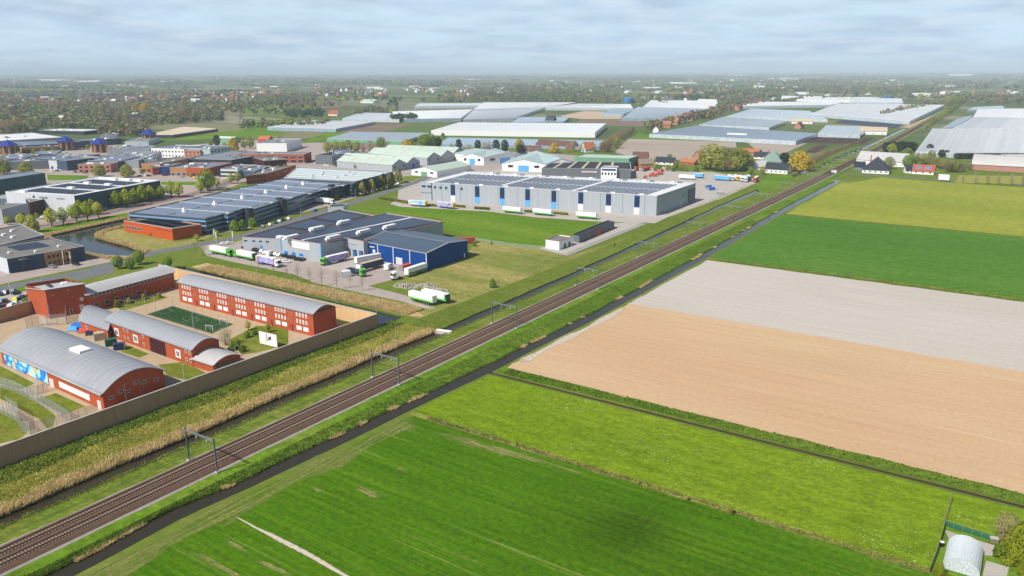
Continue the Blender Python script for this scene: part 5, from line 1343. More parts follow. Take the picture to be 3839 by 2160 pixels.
greenhouse('farthest greenhouse at the right edge', [(-113.4, 1690.1), (14.0, 1747.7), (14.2, 2144.4), (-129.3, 2034.5)], 5, 40, 1.2, CHALK, GLASSHOUSE, 0)
greenhouse('grey greenhouse strip far right by the trees', [(-143.6, 1949.6), (-81.2, 2089.2), (-92.3, 2245.9), (-146.3, 2136.1)], 5, 16, .8, GLASSHOUSE, GLASSHOUSE, 0)
greenhouse('brown roofed nursery house beyond the blue roofed towers', [(-1049.7, 643.9), (-1017.5, 663.7), (-1064.8, 770.9), (-1150.5, 770.5)], 4, 16, .9, M['tarp'], M['dark_metal'], 1)
# crop beds and covers among the glass
sheet('dark_crop_cover', [(-307.7, 1467.5), (-195.0, 1380.3), (-207.0, 1592.8), (-316.6, 1607.9)], 0.032, mat('black_crop_cover', (0.022, 0.028, 0.045), 0.5, 0.3, 0.05))
for k, q in enumerate([[(-260.3, 1065.7), (-241.9, 1051.5), (-251.1, 1174.7), (-267.1, 1185.5)], [(-241.4, 1051.9), (-226.5, 1052.8), (-234.8, 1178.7), (-250.0, 1175.4)], [(-225.5, 1053.5), (-211.9, 1057.0), (-220.2, 1177.7), (-232.9, 1175.9)], [(-210.9, 1057.6), (-198.3, 1065.5), (-204.8, 1177.4), (-218.4, 1174.9)], [(-194.6, 1064.5), (-186.5, 1064.7), (-191.0, 1178.2), (-203.0, 1174.6)], [(-222.7, 929.7), (-209.2, 918.6), (-217.8, 1029.4), (-230.0, 1026.5)]]):
    sheet('flower_bed', q, .012, DARKSOIL)
sheet('pale_ploughed_field', [(-402.6, 810.3), (-469.9, 986.7), (-336.6, 1032.5), (-280.4, 867.6), (-292.3, 788.9), (-341.8, 757.7)], 0.044, PALEFIELD)
sheet('pale_ploughed_field', [(-324.7, 1034.5), (-247.6, 1039.7), (-239.1, 912.8), (-241.7, 849.3), (-269.5, 907.1)], 0.056, PALEFIELD)
sheet('sandy_beds', [(-828.6, 1409.1), (-882.2, 1611.8), (-836.0, 1623.2), (-733.7, 1508.0), (-676.3, 1381.9), (-739.6, 1344.0)], 0.068, mat('sandy_beds', (0.45, 0.33, 0.23), 0.95, 0.15, 0.03))
sheet('brown_field', [(-733.6, 1329.3), (-629.3, 1373.9), (-551.5, 1216.8), (-614.3, 1207.0), (-698.6, 1247.7)], 0.080, PLOUGH)
sheet('brown_field', [(-895.1, 854.8), (-984.2, 1043.6), (-916.5, 1053.6), (-838.0, 889.8)], 0.092, PLOUGH)
sheet('brown_field', [(-1605.8, 1394.6), (-1732.2, 1592.3), (-1667.2, 1660.9), (-1504.9, 1452.8)], 0.104, PLOUGH)
sheet('green_meadow', [(-1000.1, 767.5), (-1280.6, 1001.8), (-1177.9, 1045.0), (-1037.6, 840.7), (-938.3, 805.4), (-916.4, 724.2)], 0.116, LAWN)
sheet('green_meadow', [(-797.4, 697.9), (-908.1, 846.8), (-881.5, 874.8), (-820.4, 764.2), (-790.9, 719.0)], 0.128, LAWN)
sheet('green_meadow', [(-985.2, 616.0), (-1050.1, 759.7), (-1069.8, 847.1), (-937.7, 741.3), (-963.7, 666.0)], 0.140, LAWN)
sheet('green_meadow', [(-470.2, 990.3), (-503.8, 1094.7), (-474.3, 1058.0), (-330.6, 1076.6), (-288.5, 1048.2), (-288.8, 1014.1)], 0.152, LAWN)
sheet('green_meadow', [(-1735.9, 1319.6), (-1900.7, 1512.8), (-1534.0, 1436.0), (-1410.4, 1276.8), (-1475.6, 1138.5)], 0.164, LAWN)
sheet('sandy_bank', [(-191.9, 1408.2), (-189.0, 2211.5), (-175.2, 2104.2), (-177.9, 1390.7)], .3, SANDPAVE)
sheet('nursery_canal', [(-136.1, 1416.2), (-139.6, 1684.9), (-127.5, 1866.7), (-121.9, 1769.1), (-121.4, 1451.1)], 0.176, POND)
sheet('rapeseed_strip', [(-54.8, 733.4), (-57.0, 791.7), (-0.2, 820.0), (0.8, 758.6)], 0.188, mat('yellow_flowering_strip', (0.24, 0.235, 0.03), 0.95, 0.2, 0.15))
sheet('lawn_by_crossing', [(-197.7, 702.2), (-177.5, 707.1), (-169.6, 674.2), (-171.5, 612.7), (-171.8, 594.4), (-183.5, 617.7)], 0.200, LAWN)

# ------------------------------------------------------------------ houses and farm buildings
def house(label, c, w, d, h, rise, wall, roof, rz=0.0, kind='gable', name='house', cat='house', group=None, chimney=True, wins=3):
    ca, sa = math.cos(rz), math.sin(rz)
    def r(x, y): return (c[0] + x * ca - y * sa, c[1] + x * sa + y * ca)
    b = Bld(name, label, cat, [r(-w / 2, -d / 2), r(w / 2, -d / 2), r(w / 2, d / 2), r(-w / 2, d / 2)], h, wall, roof, kind, 0, rise, over=.5, group=group)
    for k in range(wins):
        u = (k + .5) / wins
        b.row(0, [u], min(1.6, w / wins * .5), 1.0, 2.4)
    b.row(1, [.3, .7], 1.3, 1.0, 2.4)
    if chimney:
        x, y = b.P(.25, .5) if b.kind != 'flat' else b.q(.25, .5)
        MB().box(x - .4, x + .4, y - .4, y + .4, h + rise * .5, h + rise + .9).build('chimney', M['red_brick'], b.root)
    return b
A = -.03
house('brown roofed brick house behind the green hall', (-337.6, 738.7), 15, 11, 4, 6, M['white'], M['brown_tile'], .3)
house('low house with pale orange walls beside the brown roofed one', (-314.2, 698.2), 14, 10, 4, 4, M['tan_brick'], M['wood'], .9)
house('small slate roofed house among garden shrubs', (-307.2, 732.0), 18, 10, 3, 4, M['white'], M['slate'], .1)
house('long low house with bright orange roof by the pale field', (-287.7, 744.3), 15, 8, 2.6, 2.6, M['red_brick'], M['orange_tile'], -.1)
house('narrow red gabled house left of the big olive trees', (-286.9, 770.6), 10, 10, 5, 6, M['pink_brick'], M['red_tile'], 1.2)
house('orange roofed barn right of the big olive trees', (-261.1, 854.9), 20, 10, 4.5, 3, M['pink_brick'], M['orange_tile'], -.05)
house('black roofed shed beside the ploughed field', (-241.8, 831.9), 16, 9, 3, 4, M['white'], M['slate'], .1)
house('white cottage with steep orange roof on the lane', (-430.6, 799.4), 13, 10, 4, 7, M['white'], M['orange_tile'], 1.0)
house('long dark red barn roof with orange gable', (-485.2, 821.5), 50, 16, 4, 5, M['red_brick'], M['brown_tile'], 0)
house('black pyramid roofed house in front of the low glasshouse', (-736.5, 1224.8), 16, 14, 4, 9, M['dark_brick'], M['slate'], .1)
house('half timbered house among bare trees behind the blue roofs', (-472.2, 747.1), 18, 12, 4, 5, M['white'], M['brown_tile'], .2)
house('mint green pyramid roofed farmhouse near the crossing', (-220.8, 796.7), 20, 18, 3, 9, M['white'], mat('verdigris_roof', (.17, .245, .215), .7), .05, 'hip', wins=4)
house('black and white double gabled house near the crossing', (-195.6, 724.2), 20, 12, 4, 5, M['white'], M['slate'], .0, wins=5)
house('grey roofed cottage left of the mint pyramid roof', (-217.8, 740.8), 14, 10, 3, 5, M['white'], M['pale_zinc'], .7)
house('black pyramid roofed farmhouse right of the level crossing', (-121.8, 775.4), 22, 22, 3.2, 11, M['white'], M['slate'], .1, 'hip', wins=5)
house('wide grey barn behind the black pyramid roofed farmhouse', (-127.0, 845.9), 44, 26, 4.5, 7, M['white'], M['pale_zinc'], -.1, cat='barn', name='barn', chimney=False)
house('arched dark shed with white edge by the farmhouse', (-138.3, 786.7), 9, 20, 4, 3.5, M['grey_cladding'], M['slate'], .2, 'barrel', cat='shed', name='arched_shed', chimney=False)
b = house('red tiled house with solar panels on the farm road', (-84.6, 786.4), 17, 10, 3, 5, M['white'], M['red_tile'], .02)
for u in (.12, .55):
    p0, p1, p2, p3 = b.P(u, .12), b.P(u + .3, .12), b.P(u + .3, .38), b.P(u, .38)
    za, zb = b.profile_z(.12) + .3, b.profile_z(.38) + .3
    MB().hexa([(*p0, za - .05), (*p1, za - .05), (*p2, zb - .05), (*p3, zb - .05)], [(*p0, za + .05), (*p1, za + .05), (*p2, zb + .05), (*p3, zb + .05)]).build('solar_panel', M['panel_sky_sheen'], b.root)
house('little black roofed house left of the red tiled one', (-95.7, 787.7), 9, 8, 3, 4, M['white'], M['slate'], .4)
b = house('pink brick barn with arched white roof at the right edge', (-18.5, 858.3), 66, 30, 5, 8, M['pink_brick'], M['pale_zinc'], 0, 'barrel', cat='barn', name='barn', chimney=False, wins=9)
house('white nursery shed with gardens between the greenhouses', (-351.1, 1425.9), 34, 16, 4, 4, M['white'], M['tarp'], .2, cat='shed', name='shed', chimney=False)
house('small pink gabled house in front of the white nursery shed', (-324.3, 1301.5), 12, 11, 4, 6, M['pink_brick'], M['brown_tile'], 1.4)
house('cream roofed packing shed beside the railway ditch', (-206.2, 1244.2), 36, 28, 5, 5, M['white'], M['tarp'], .2, cat='shed', name='shed', chimney=False)
house('twin roofed black shelter at the corner of the blue greenhouse', (-345.3, 1063.7), 26, 12, 4, 3, M['dark_metal'], M['white_roof'], 0, cat='shed', name='shelter', chimney=False)
house('low barn with long mint roof far behind the meadow', (-1649.7, 1720.0), 50, 30, 4, 6, M['white'], M['mint_sheet'], 0, cat='barn', name='barn', chimney=False)
house('farmhouse with pink red roof left of the chalked greenhouse', (-1241.3, 1185.6), 22, 14, 4, 7, M['white'], M['red_tile'], .2)
house('long hall with crimson roof at the edge of the town', (-2025.5, 2172.7), 50, 20, 6, 3, M['white'], M['red'], 0, cat='hall', name='hall', chimney=False)
house('grey roofed villa among the woods', (-1334.6, 800.6), 26, 16, 5, 8, M['white'], M['slate'], .2)
house('white and green pavilion by the yellow tree', (-888.9, 658.2), 26, 16, 6, 1.5, M['green_cladding'], M['white_roof'], .2, cat='hall', name='pavilion', chimney=False)
house('white garage with orange roof left of the red brick row', (-840.8, 679.4), 16, 12, 5, 4, M['orange_brick'], M['orange_tile'], .3)
for lab, c, r, hh in (('dark blue round water tank behind the white greenhouses', (-997.6, 2087.4), 14, 14), ('blue tank with white lid beside the chalked greenhouse', (-1031.1, 1158.5), 7, 8), ('turquoise water silo behind the vast greenhouse', (-438.1, 2835.5), 12, 8)):
    t = thing('water_tank', lab, 'tank', (*c, 0), 0, 'water tanks among the greenhouses')
    MB().cyl((0, 0, 0), (0, 0, hh), r, r, 24).build('tank_wall', M['bright_blue'], t); MB().cyl((0, 0, hh), (0, 0, hh + 1.2), r * 1.02, r * .3, 24).build('tank_lid', M['sky_blue'], t)

# ------------------------------------------------------------------ vehicles
def wheels(root, xs, y, r=.5, w=.3):
    for x in xs:
        for sg in (-1, 1):
            o = MB().cyl((0, -w / 2, 0), (0, w / 2, 0), r, r, 12).build('wheel', M['rubber'], root)
            o.location = (x, sg * y, r)
            MB().cyl((0, -w / 2 - .02, 0), (0, w / 2 + .02, 0), r * .5, r * .5, 8).build('rim', M['silver'], o)

def trailer_parts(t, x0, x1, body, stripe=None, rear=None, top=None, legs=True):
    w = 1.27
    MB().box(x0, x1, -w, w, 1.25, 4.0).build('cargo_box', body, t)
    MB().box(x0 + .05, x1 - .05, -w + .04, w - .04, 4.0, 4.06).build('box_roof', top or W, t)
    MB().box(x0 + .2, x1 - .2, -.5, .5, .85, 1.25).build('chassis', M['dark_metal'], t)
    if stripe:
        for sg in (-1, 1):
            MB().box(x0 + .05, x1 - .05, sg * (w + .012) - .02, sg * (w + .012) + .02, 1.3, 1.95).build('side_stripe', stripe, t)
    if rear:
        MB().box(x0 - .04, x0 + .9, -w - .02, w + .02, 1.27, 4.02).build('rear_panel', rear, t)
    wheels(t, [x0 + 2.2, x0 + 3.5, x0 + 4.8], w - .2)
    if legs:
        for sg in (-1, 1): MB().box(x1 - 3.2, x1 - 3.0, sg * .8 - .08, sg * .8 + .08, 0, 1.25).build('landing_leg', M['steel'], t)
def cab_parts(t, x0, col):
    """tractor: x0 is the back of the cab, front towards +x"""
    mb = MB()
    pr = [(x0, .9), (x0 + 2.3, .9), (x0 + 2.3, 1.9), (x0 + 2.05, 3.3), (x0 + 1.7, 3.7), (x0, 3.8)]
    n = len(pr)
    for i in range(n):
        (xa, za), (xb, zb) = pr[i], pr[(i + 1) % n]
        mb.face([(xa, -1.22, za), (xb, -1.22, zb), (xb, 1.22, zb), (xa, 1.22, za)])
    for y in (-1.22, 1.22): mb.face([(x, y, z) for x, z in pr])
    mb.build('cab', col, t)
    MB().hexa([(x0 + 2.29, -1.1, 2.0), (x0 + 2.33, -1.1, 2.0), (x0 + 2.33, 1.1, 2.0), (x0 + 2.29, 1.1, 2.0)], [(x0 + 2.05, -1.1, 3.2), (x0 + 2.12, -1.1, 3.2), (x0 + 2.12, 1.1, 3.2), (x0 + 2.05, 1.1, 3.2)]).build('windscreen', Gl, t)
    for sg in (-1, 1): MB().box(x0 + .9, x0 + 1.9, sg * 1.23 - .02, sg * 1.23 + .02, 2.1, 3.0).build('side_window', Gl, t)
    MB().box(x0 + 2.25, x0 + 2.42, -1.2, 1.2, .45, .95).build('bumper', M['dark_metal'], t)
    MB().box(x0 - 3.2, x0 + 2.0, -.45, .45, .6, .95).build('frame', M['dark_metal'], t)
    for sg in (-1, 1): MB().box(x0 + 2.3, x0 + 2.45, sg * .9 - .2, sg * .9 + .2, .98, 1.2).build('headlight', M['light'], t)
    wheels(t, [x0 + 1.3, x0 - 2.0], 1.05)
def semi(label, p, q, body, stripe=None, rear=None, cab=None, top=None, group=None, L=None, cat=None):
    """p: rear end, q: front end on the ground"""
    c = mid(p, q); a = ang(p, q)
    LL = L or (13.6 if cab is None else 16.2)
    t = thing('truck' if cab else 'trailer', label, cat or ('truck' if cab else 'trailer'), (*c, 0.02), a, group)
    if cab:
        trailer_parts(t, -LL / 2, LL / 2 - 3.0, body, stripe, rear, top, False); cab_parts(t, LL / 2 - 2.45, cab)
    else: trailer_parts(t, -LL / 2, LL / 2, body, stripe, rear, top)
    return t
GP, YL = M['green_paint'], M['yellow']
def art_mat():
    t = NT('printed_trailer_side')
    n = t.noise(t.pos, .55, 3.0, .6, 1.2)
    return t.done(t.ramp(n, [(.36, (.05, .13, .55)), (.46, (.25, .3, .75)), (.54, (.55, .45, .7)), (.6, (.75, .35, .1)), (.68, (.15, .5, .75))]), .5, .3)
ART = art_mat()
def art2_mat():
    t = NT('sky_printed_trailer_side')
    n = t.noise(t.pos, .35, 2.0, .5, .5)
    return t.done(t.ramp(n, [(.4, (.08, .35, .70)), (.5, (.35, .62, .78)), (.6, (.7, .72, .66)), (.68, (.65, .3, .08))]), .5, .3)
ART2 = art2_mat()
semi('white trailer with green stripe standing alone on the track end', (-191.8, 230.2), (-204.4, 231.3), W, GP, None, None, group='white and green trailers')
semi('white trailer with green stripe parked half behind another', (-189.7, 235.2), (-200.7, 235.9), W, GP, M['dark_green_paint'], None, group='white and green trailers')
semi('white and green truck first in the row along the yard road', (-347.9, 240.1), (-329.6, 240.2), W, GP, None, GP, group='white and green trailers')
semi('white and green truck with red cabin behind, second along the yard road', (-311.9, 240.7), (-331.0, 241.1), W, GP, M['dark_green_paint'], GP, group='white and green trailers')
semi('yellow ended white truck with blue flowers along the yard road', (-308.3, 238.8), (-293.3, 238.5), ART, None, YL, W)
semi('green cab truck with yellow and blue printed trailer at the dock', (-277.4, 267.9), (-278.6, 251.7), ART, None, YL, GP)
semi('white refrigerated trailer at the dock left of the blue hall', (-262.3, 273.0), (-265.1, 262.9), W, None, None, None, group='white reefers')
semi('navy trailer with beige tarpaulin roof in the yard', (-253.5, 267.3), (-254.3, 252.8), M['navy'], None, None, None, M['tarp'])
semi('white and green reefer backed up to the blue hall', (-230.5, 271.2), (-230.3, 257.8), W, M['dark_green_paint'], None, None)
semi('sky printed trailer with yellow end by the hedge, left one', (-345.1, 408.5), (-357.4, 406.6), ART2, None, YL, None, group='printed trailers by the hedge')
semi('sky printed trailer with yellow end by the hedge, right one', (-323.3, 412.4), (-337.1, 411.8), ART, None, YL, None, group='printed trailers by the hedge')
semi('leftmost white and green trailer in front of the logistics hall', (-288.1, 420.3), (-275.2, 420.9), W, GP, None, None, group='trailers at the logistics hall')
semi('middle white and green trailer in front of the logistics hall', (-267.4, 424.3), (-254.2, 424.9), W, GP, None, None, group='trailers at the logistics hall')
semi('rightmost white and green trailer in front of the logistics hall', (-238.9, 428.5), (-223.8, 430.1), W, GP, None, None, group='trailers at the logistics hall')
semi('white lorry parked at the dark striped workshop', (-419.8, 379.3), (-408.0, 381.7), W, None, None, W)
semi('plain white trailer in the far yard', (-254.8, 636.0), (-240.2, 638.4), W, None, None, None)
semi('blue and white long lorry first in the far row', (-227.8, 646.3), (-212.3, 645.8), M['sky_blue'], None, None, None)
far_front = [(-209.6, 645.0), (-205.4, 646.7), (-200.7, 643.1), (-197.0, 640.6), (-196.2, 647.5), (-193.4, 647.8)]
far_rear = [(-220.6, 663.1), (-216.6, 665.7), (-212.2, 665.3), (-208.5, 665.5), (-207.4, 671.5), (-195.3, 663.4)]
for p, q, (x, y, col, cb, lab) in zip(far_rear, far_front, ((0, 0, W, W, 'white cab truck second in the far row'), (0, 0, W, YL, 'yellow cab truck in the far row'), (0, 0, W, W, 'white truck right of the yellow cab in the far row'), (0, 0, M['light'], W, 'pale truck near the end of the far row'), (0, 0, M['sky_blue'], M['navy'], 'navy cab truck near the end of the far row'), (0, 0, M['orange_red'], M['orange_red'], 'orange truck last in the far row'))):
    c = mid(p, q)
    semi(lab, p, q, col, None, None, cb, W, 'trucks in the far yard', 14)
t = semi('small blue trailer beside the plain white one', (-240.0, 650.8), (-245.2, 651.3), M['sky_blue'], None, None, None, L=9)
# tractors without trailer
for lab, p, q, col in (('green tractor unit parked between the trailers', (-251.9, 249.0), (-246.3, 247.3), GP), ('white tractor unit on the grass edge of the yard', (-230.0, 255.4), (-232.2, 250.0), W), ('white tractor unit beside the navy trailer', (-253.3, 248.1), (-254.2, 253.0), W)):
    t = thing('tractor_unit', lab, 'truck', (*mid(p, q), .02), ang(p, q), 'tractor units'); cab_parts(t, .6, col)
def container(label, p, q, col, h=2.6, w=2.4, cat='container', name='container'):
    t = thing(name, label, cat, (*mid(p, q), 0), ang(p, q)); L = math.dist(p, q)
    MB().box(-L / 2, L / 2, -w / 2, w / 2, .12, h).build('body', col, t)
    mb = MB()
    for k in range(int(L / .5)): mb.box(-L / 2 + .2 + k * .5, -L / 2 + .42 + k * .5, -w / 2 - .05, w / 2 + .05, .2, h - .15)
    mb.build('corrugation', col, t)
    for x in (-L / 2 - .02, L / 2 - .1): MB().box(x, x + .12, -w / 2 - .04, w / 2 + .04, 0, h + .04).build('end_frame', M['steel'], t)
    return t
container('white office container on the yard edge', (-255.0, 241.6), (-253.3, 245.4), W, 2.8, 2.6)
container('orange red container beside the blue hall', (-240.0, 265.0), (-239.8, 270.9), M['orange_red'])
container('dark blue skip container behind the green tractor', (-258.8, 250.0), (-253.3, 250.1), M['navy'], 2.2)
container('beige container beside the prison store', (-264.0, 132.8), (-262.2, 137.1), M['tarp'], 2.6)
container('dark green container between the prison halls', (-254.9, 131.5), (-253.4, 134.9), M['dark_green_paint'], 2.4)
container('navy container next to the dark green one', (-249.0, 131.3), (-246.8, 133.9), M['navy'], 2.2)
container('long red container behind the blue hall', (-255.5, 324.5), (-248.1, 333.9), M['rust'], 3.2, 3)
container('blue waste skip in the far yard', (-210.2, 587.0), (-207.2, 592.0), M['bright_blue'], 2.2)
container('second blue waste skip behind the first', (-216.3, 597.4), (-213.3, 601.6), M['bright_blue'], 2.2)
container('pale skip with blue end in the far yard', (-196.1, 568.1), (-193.5, 573.0), M['light'], 2.2)
container('red container left of the red machines', (-309.7, 666.8), (-308.0, 669.8), M['red'], 4)
container('long red container behind the red machines', (-302.1, 665.5), (-302.8, 682.6), M['red'], 3)
def sprayer(label, c, rz):
    """farm machine: tank on two wheels with folded booms"""
    t = thing('farm_machine', label, 'farm machine', (*c, 0), rz, 'red farm machines in the far yard')
    MB().hexa([(-1.6, -1, 1), (1.6, -1, 1), (1.6, 1, 1), (-1.6, 1, 1)], [(-1.2, -.7, 2.6), (1.2, -.7, 2.6), (1.2, .7, 2.6), (-1.2, .7, 2.6)]).build('hopper', M['orange_red'], t)
    MB().bar((1.6, 0, .9), (3.6, 0, .7), .2).bar((-1.6, -1, 1), (-1.6, 1, 1), .2).build('drawbar', M['red'], t)
    for sg in (-1, 1): MB().bar((-1.8, sg * 1.1, 1.2), (2.2, sg * 1.2, 2.4), .18).build('boom', M['red'], t)
    wheels(t, [-.4], 1.2, .7, .35)
for k, p in enumerate([(-280.5, 625.0), (-280.9, 636.9), (-282.8, 645.8), (-278.2, 641.4), (-280.5, 651.2), (-282.9, 661.4), (-286.9, 677.0), (-278.9, 655.2)]):
    sprayer(['orange machine at the near end of the red machine row', 'red machine next to the orange one', 'red machine in the middle left of the row', 'red machine set forward in the row', 'red machine in the middle of the row', 'red machine in the middle right of the row', 'red machine at the far end of the row', 'red machine set forward near the far end of the row'][k], p, .4 * k)

def car_proto(col, name='parked_car', van=False):
    t = thing(name, 'car', 'van' if van else 'car')
    if van:
        pr = [(-2.6, .4), (2.5, .4), (2.6, 1.1), (1.9, 1.35), (1.3, 2.3), (-2.5, 2.45), (-2.6, 2.2)]; gl = [(1.93, 1.38), (1.36, 2.22)]
    else:
        pr = [(-2.2, .35), (2.15, .35), (2.2, .75), (1.3, .98), (.55, 1.42), (-1.2, 1.46), (-1.9, 1.05), (-2.2, .95)]; gl = [(1.27, 1.0), (.58, 1.4)]
    mb = MB(); n = len(pr)
    for i in range(n):
        (xa, za), (xb, zb) = pr[i], pr[(i + 1) % n]
        ya, yb = (.88 if za < 1.1 else .72), (.88 if zb < 1.1 else .72)
        if van: ya = yb = .98
        mb.face([(xa, -ya, za), (xb, -yb, zb), (xb, yb, zb), (xa, ya, za)])
    for sg in (-1, 1): mb.face([(x, sg * (.98 if van else (.88 if z < 1.1 else .72)), z) for x, z in pr])
    mb.build('body', col, t)
    (xa, za), (xb, zb) = gl
    MB().face([(xa + .03, -.7, za + .03), (xa + .03, .7, za + .03), (xb + .03, .62, zb + .03), (xb + .03, -.62, zb + .03)]).build('windscreen', Gl, t)
    for sg in (-1, 1):
        y0, y1 = (.9, .9) if van else (.87, .74)
        yy0, yy1 = (1.0, 1.0) if van else (.885, .755)
        zz0, zz1, xr = (1.45, 2.1, .3) if van else (1.0, 1.38, -1.5)
        MB().face([(xr, sg * yy0, zz0), ((1.6 if van else 1.05), sg * yy0, zz0), ((1.3 if van else .5), sg * yy1, zz1), (xr + .25, sg * yy1, zz1)]).build('side_window', Gl, t)
    for sg in (-1, 1): MB().box(pr[2][0] - .06, pr[2][0] + .03, sg * .62 - .16, sg * .62 + .16, .62, .78).build('headlight', M['light'], t)
    wheels(t, [-1.35, 1.4], .8, .32, .2)
    return t
CARCOL = dict(black=M['black'], white=W, silver=M['silver'], blue=M['bright_blue'], red=mat('maroon_paint', (.16, .012, .03), .3, .1), yellow=mat('lemon_paint', (.75, .62, .03), .35, .08), navy=M['navy'])
CARS = {k: car_proto(v) for k, v in CARCOL.items()}
VAN = car_proto(W, 'parked_van', True)
def cars(reg, col, where, rz, group):
    lst = reg
    for k, p in enumerate(lst):
        c = col[k % len(col)]
        place(CARS[c], USED, (*p, .02), rz + RND.uniform(-.08, .08), 1.0, '%s car %s' % (c, where[k] if isinstance(where, list) else where), group)
cars([(-308.9, 255.5), (-304.7, 254.7), (-302.6, 255.2), (-298.1, 253.9), (-295.0, 254.2)], ['black'], 'in the dark row under the white name board', 2.0, 'dark cars under the name board')
cars([(-333.1, 256.2), (-329.0, 255.1)], ['black'], 'in the pair at the start of the staff row', 2.0, 'pair of dark cars at the cold store')
cars([(-326.9, 255.9), (-322.9, 254.8), (-321.1, 255.3), (-317.9, 255.0), (-315.7, 255.5), (-312.7, 255.3)], ['white'], 'in the pale staff row beside the cold store', 2.0, 'white cars beside the cold store')
cars([(-341.1, 256.7), (-298.5, 246.8)], ['black', 'white'], ['standing alone near the office wing', 'parked behind the printed truck'], .6, 'single cars in the yard')
cars([(-358.7, 256.3), (-358.0, 258.8)], ['white'], 'parked by the flag poles at the yard entrance', .9, 'white cars at the yard entrance')
cars([(-381.9, 305.9), (-384.0, 312.3), (-385.7, 316.6), (-387.2, 321.1), (-388.1, 326.0), (-381.0, 300.1)], ['white', 'navy', 'white', 'black', 'white', 'silver'], ['in the roadside row of the workshop, nearest the annexe', 'second in the roadside row of the workshop', 'third in the roadside row of the workshop', 'fourth in the roadside row of the workshop', 'last in the roadside row of the workshop', 'parked in front of the roadside row of the workshop'], 2.4, 'cars along the dark workshop')
cars([(-396.9, 355.9), (-419.4, 428.5), (-429.2, 464.7), (-436.4, 483.3), (-439.4, 496.0)], ['blue', 'black', 'black', 'white', 'silver'], ['driving off alone below the white lorry', 'parked below the dark trees', 'parked alone on the verge of the ribbed hall', 'near the end of the ribbed hall', 'last before the mint shed'], 1.9, 'cars along the ribbed hall')
cars([(-349.9, 147.0), (-349.6, 152.1), (-339.6, 141.9), (-340.5, 144.9), (-340.2, 147.4), (-334.1, 139.3), (-333.4, 135.5), (-333.0, 134.0), (-325.7, 132.2), (-321.2, 131.1), (-322.3, 128.9), (-328.2, 129.8)], ['black', 'silver', 'yellow', 'navy', 'red', 'white', 'red', 'black', 'blue', 'red', 'black', 'silver'],
     ['under the lamp at the car park edge', 'closest to the road in the car park', 'beside the clipped hedge', 'between the lemon and the maroon car', 'at the end of the hedge island', 'next to the hedge island, pointing at the wall', 'behind the bright blue car', 'at the left edge of the car park, farther', 'beside the small hedge', 'against the prison wall, by the small hedge', 'against the prison wall at the left edge', 'outermost on the left of the car park'], 2.5, 'cars in the prison car park')
cars([(-353.8, 147.4), (-353.6, 145.6), (-353.6, 144.2), (-353.1, 142.6), (-331.2, 136.1), (-332.4, 137.4), (-340.7, 138.4), (-341.4, 137.2), (-341.2, 135.5), (-322.7, 130.2)], ['silver', 'black', 'white', 'navy', 'white', 'silver', 'black', 'silver', 'white', 'navy'], 'in the rows of the prison car park left of the lemon car', 2.5, 'cars in the prison car park rows')
cars([(-383.9, 179.0), (-379.6, 188.0)], ['silver', 'black'], ['in front of the tan brick office', 'beside the canal workshop door'], .1, 'cars at the canal workshop')
cars([(-658.4, 400.5), (-625.4, 411.6), (-611.3, 414.1), (-648.0, 409.8), (-608.9, 419.9)], ['black', 'silver', 'yellow', 'red', 'white'], ['before the orange showroom', 'before the red showroom', 'before the red brick showroom', 'before the blue entrance hall', 'by the bend of the avenue'], .3, 'cars at the showrooms')
cars([(-527.7, 287.3), (-527.3, 291.0), (-525.3, 284.0), (-744.2, 380.5), (-735.2, 383.3), (-766.9, 378.3), (-713.3, 406.2), (-523.9, 243.7)], ['white', 'silver', 'white', 'black', 'black', 'white', 'silver', 'white'], ['by the slate blue wall, middle', 'by the slate blue wall, right', 'by the slate blue wall, left', 'before the pinkish office, left', 'before the pinkish office, right', 'before the white shop', 'behind the round olive tree', 'at the foot of the brown brick office'], .2, 'cars in the estate')
cars([(-765.1, 369.9), (-766.0, 375.4), (-739.3, 377.3), (-736.0, 381.2), (-728.2, 381.4), (-661.7, 400.8), (-661.4, 406.6), (-662.5, 394.7), (-713.8, 402.5), (-690.1, 405.6)], ['white', 'black', 'silver', 'black', 'red', 'white', 'silver', 'black', 'white', 'navy'], 'on the car parks between the showrooms and the round trees', .2, 'cars between the showrooms')
cars([(-979.5, 511.8), (-957.0, 505.5), (-957.7, 495.2), (-960.6, 513.3), (-958.9, 456.4), (-961.7, 463.9), (-950.7, 470.8)], ['white', 'red', 'silver', 'white', 'black', 'white', 'silver'], 'parked around the blue roofed towers', .5, 'cars at the towers')
cars([(-616.1, 544.0), (-617.3, 550.5), (-585.3, 542.7), (-578.7, 540.1), (-568.6, 543.1), (-567.3, 547.3)], ['silver', 'black', 'white', 'white', 'navy', 'silver'], 'parked before the charcoal office and the brick row', .1, 'cars at the charcoal office')
place(VAN, USED, (*(-247.3, 264.5), .02), 1.9, 1.15, 'white van in front of the blue hall', 'vans')
place(VAN, USED, (*(-317.3, 252.7), .02), 2.0, 1.0, 'white van at the end of the staff row', 'vans')

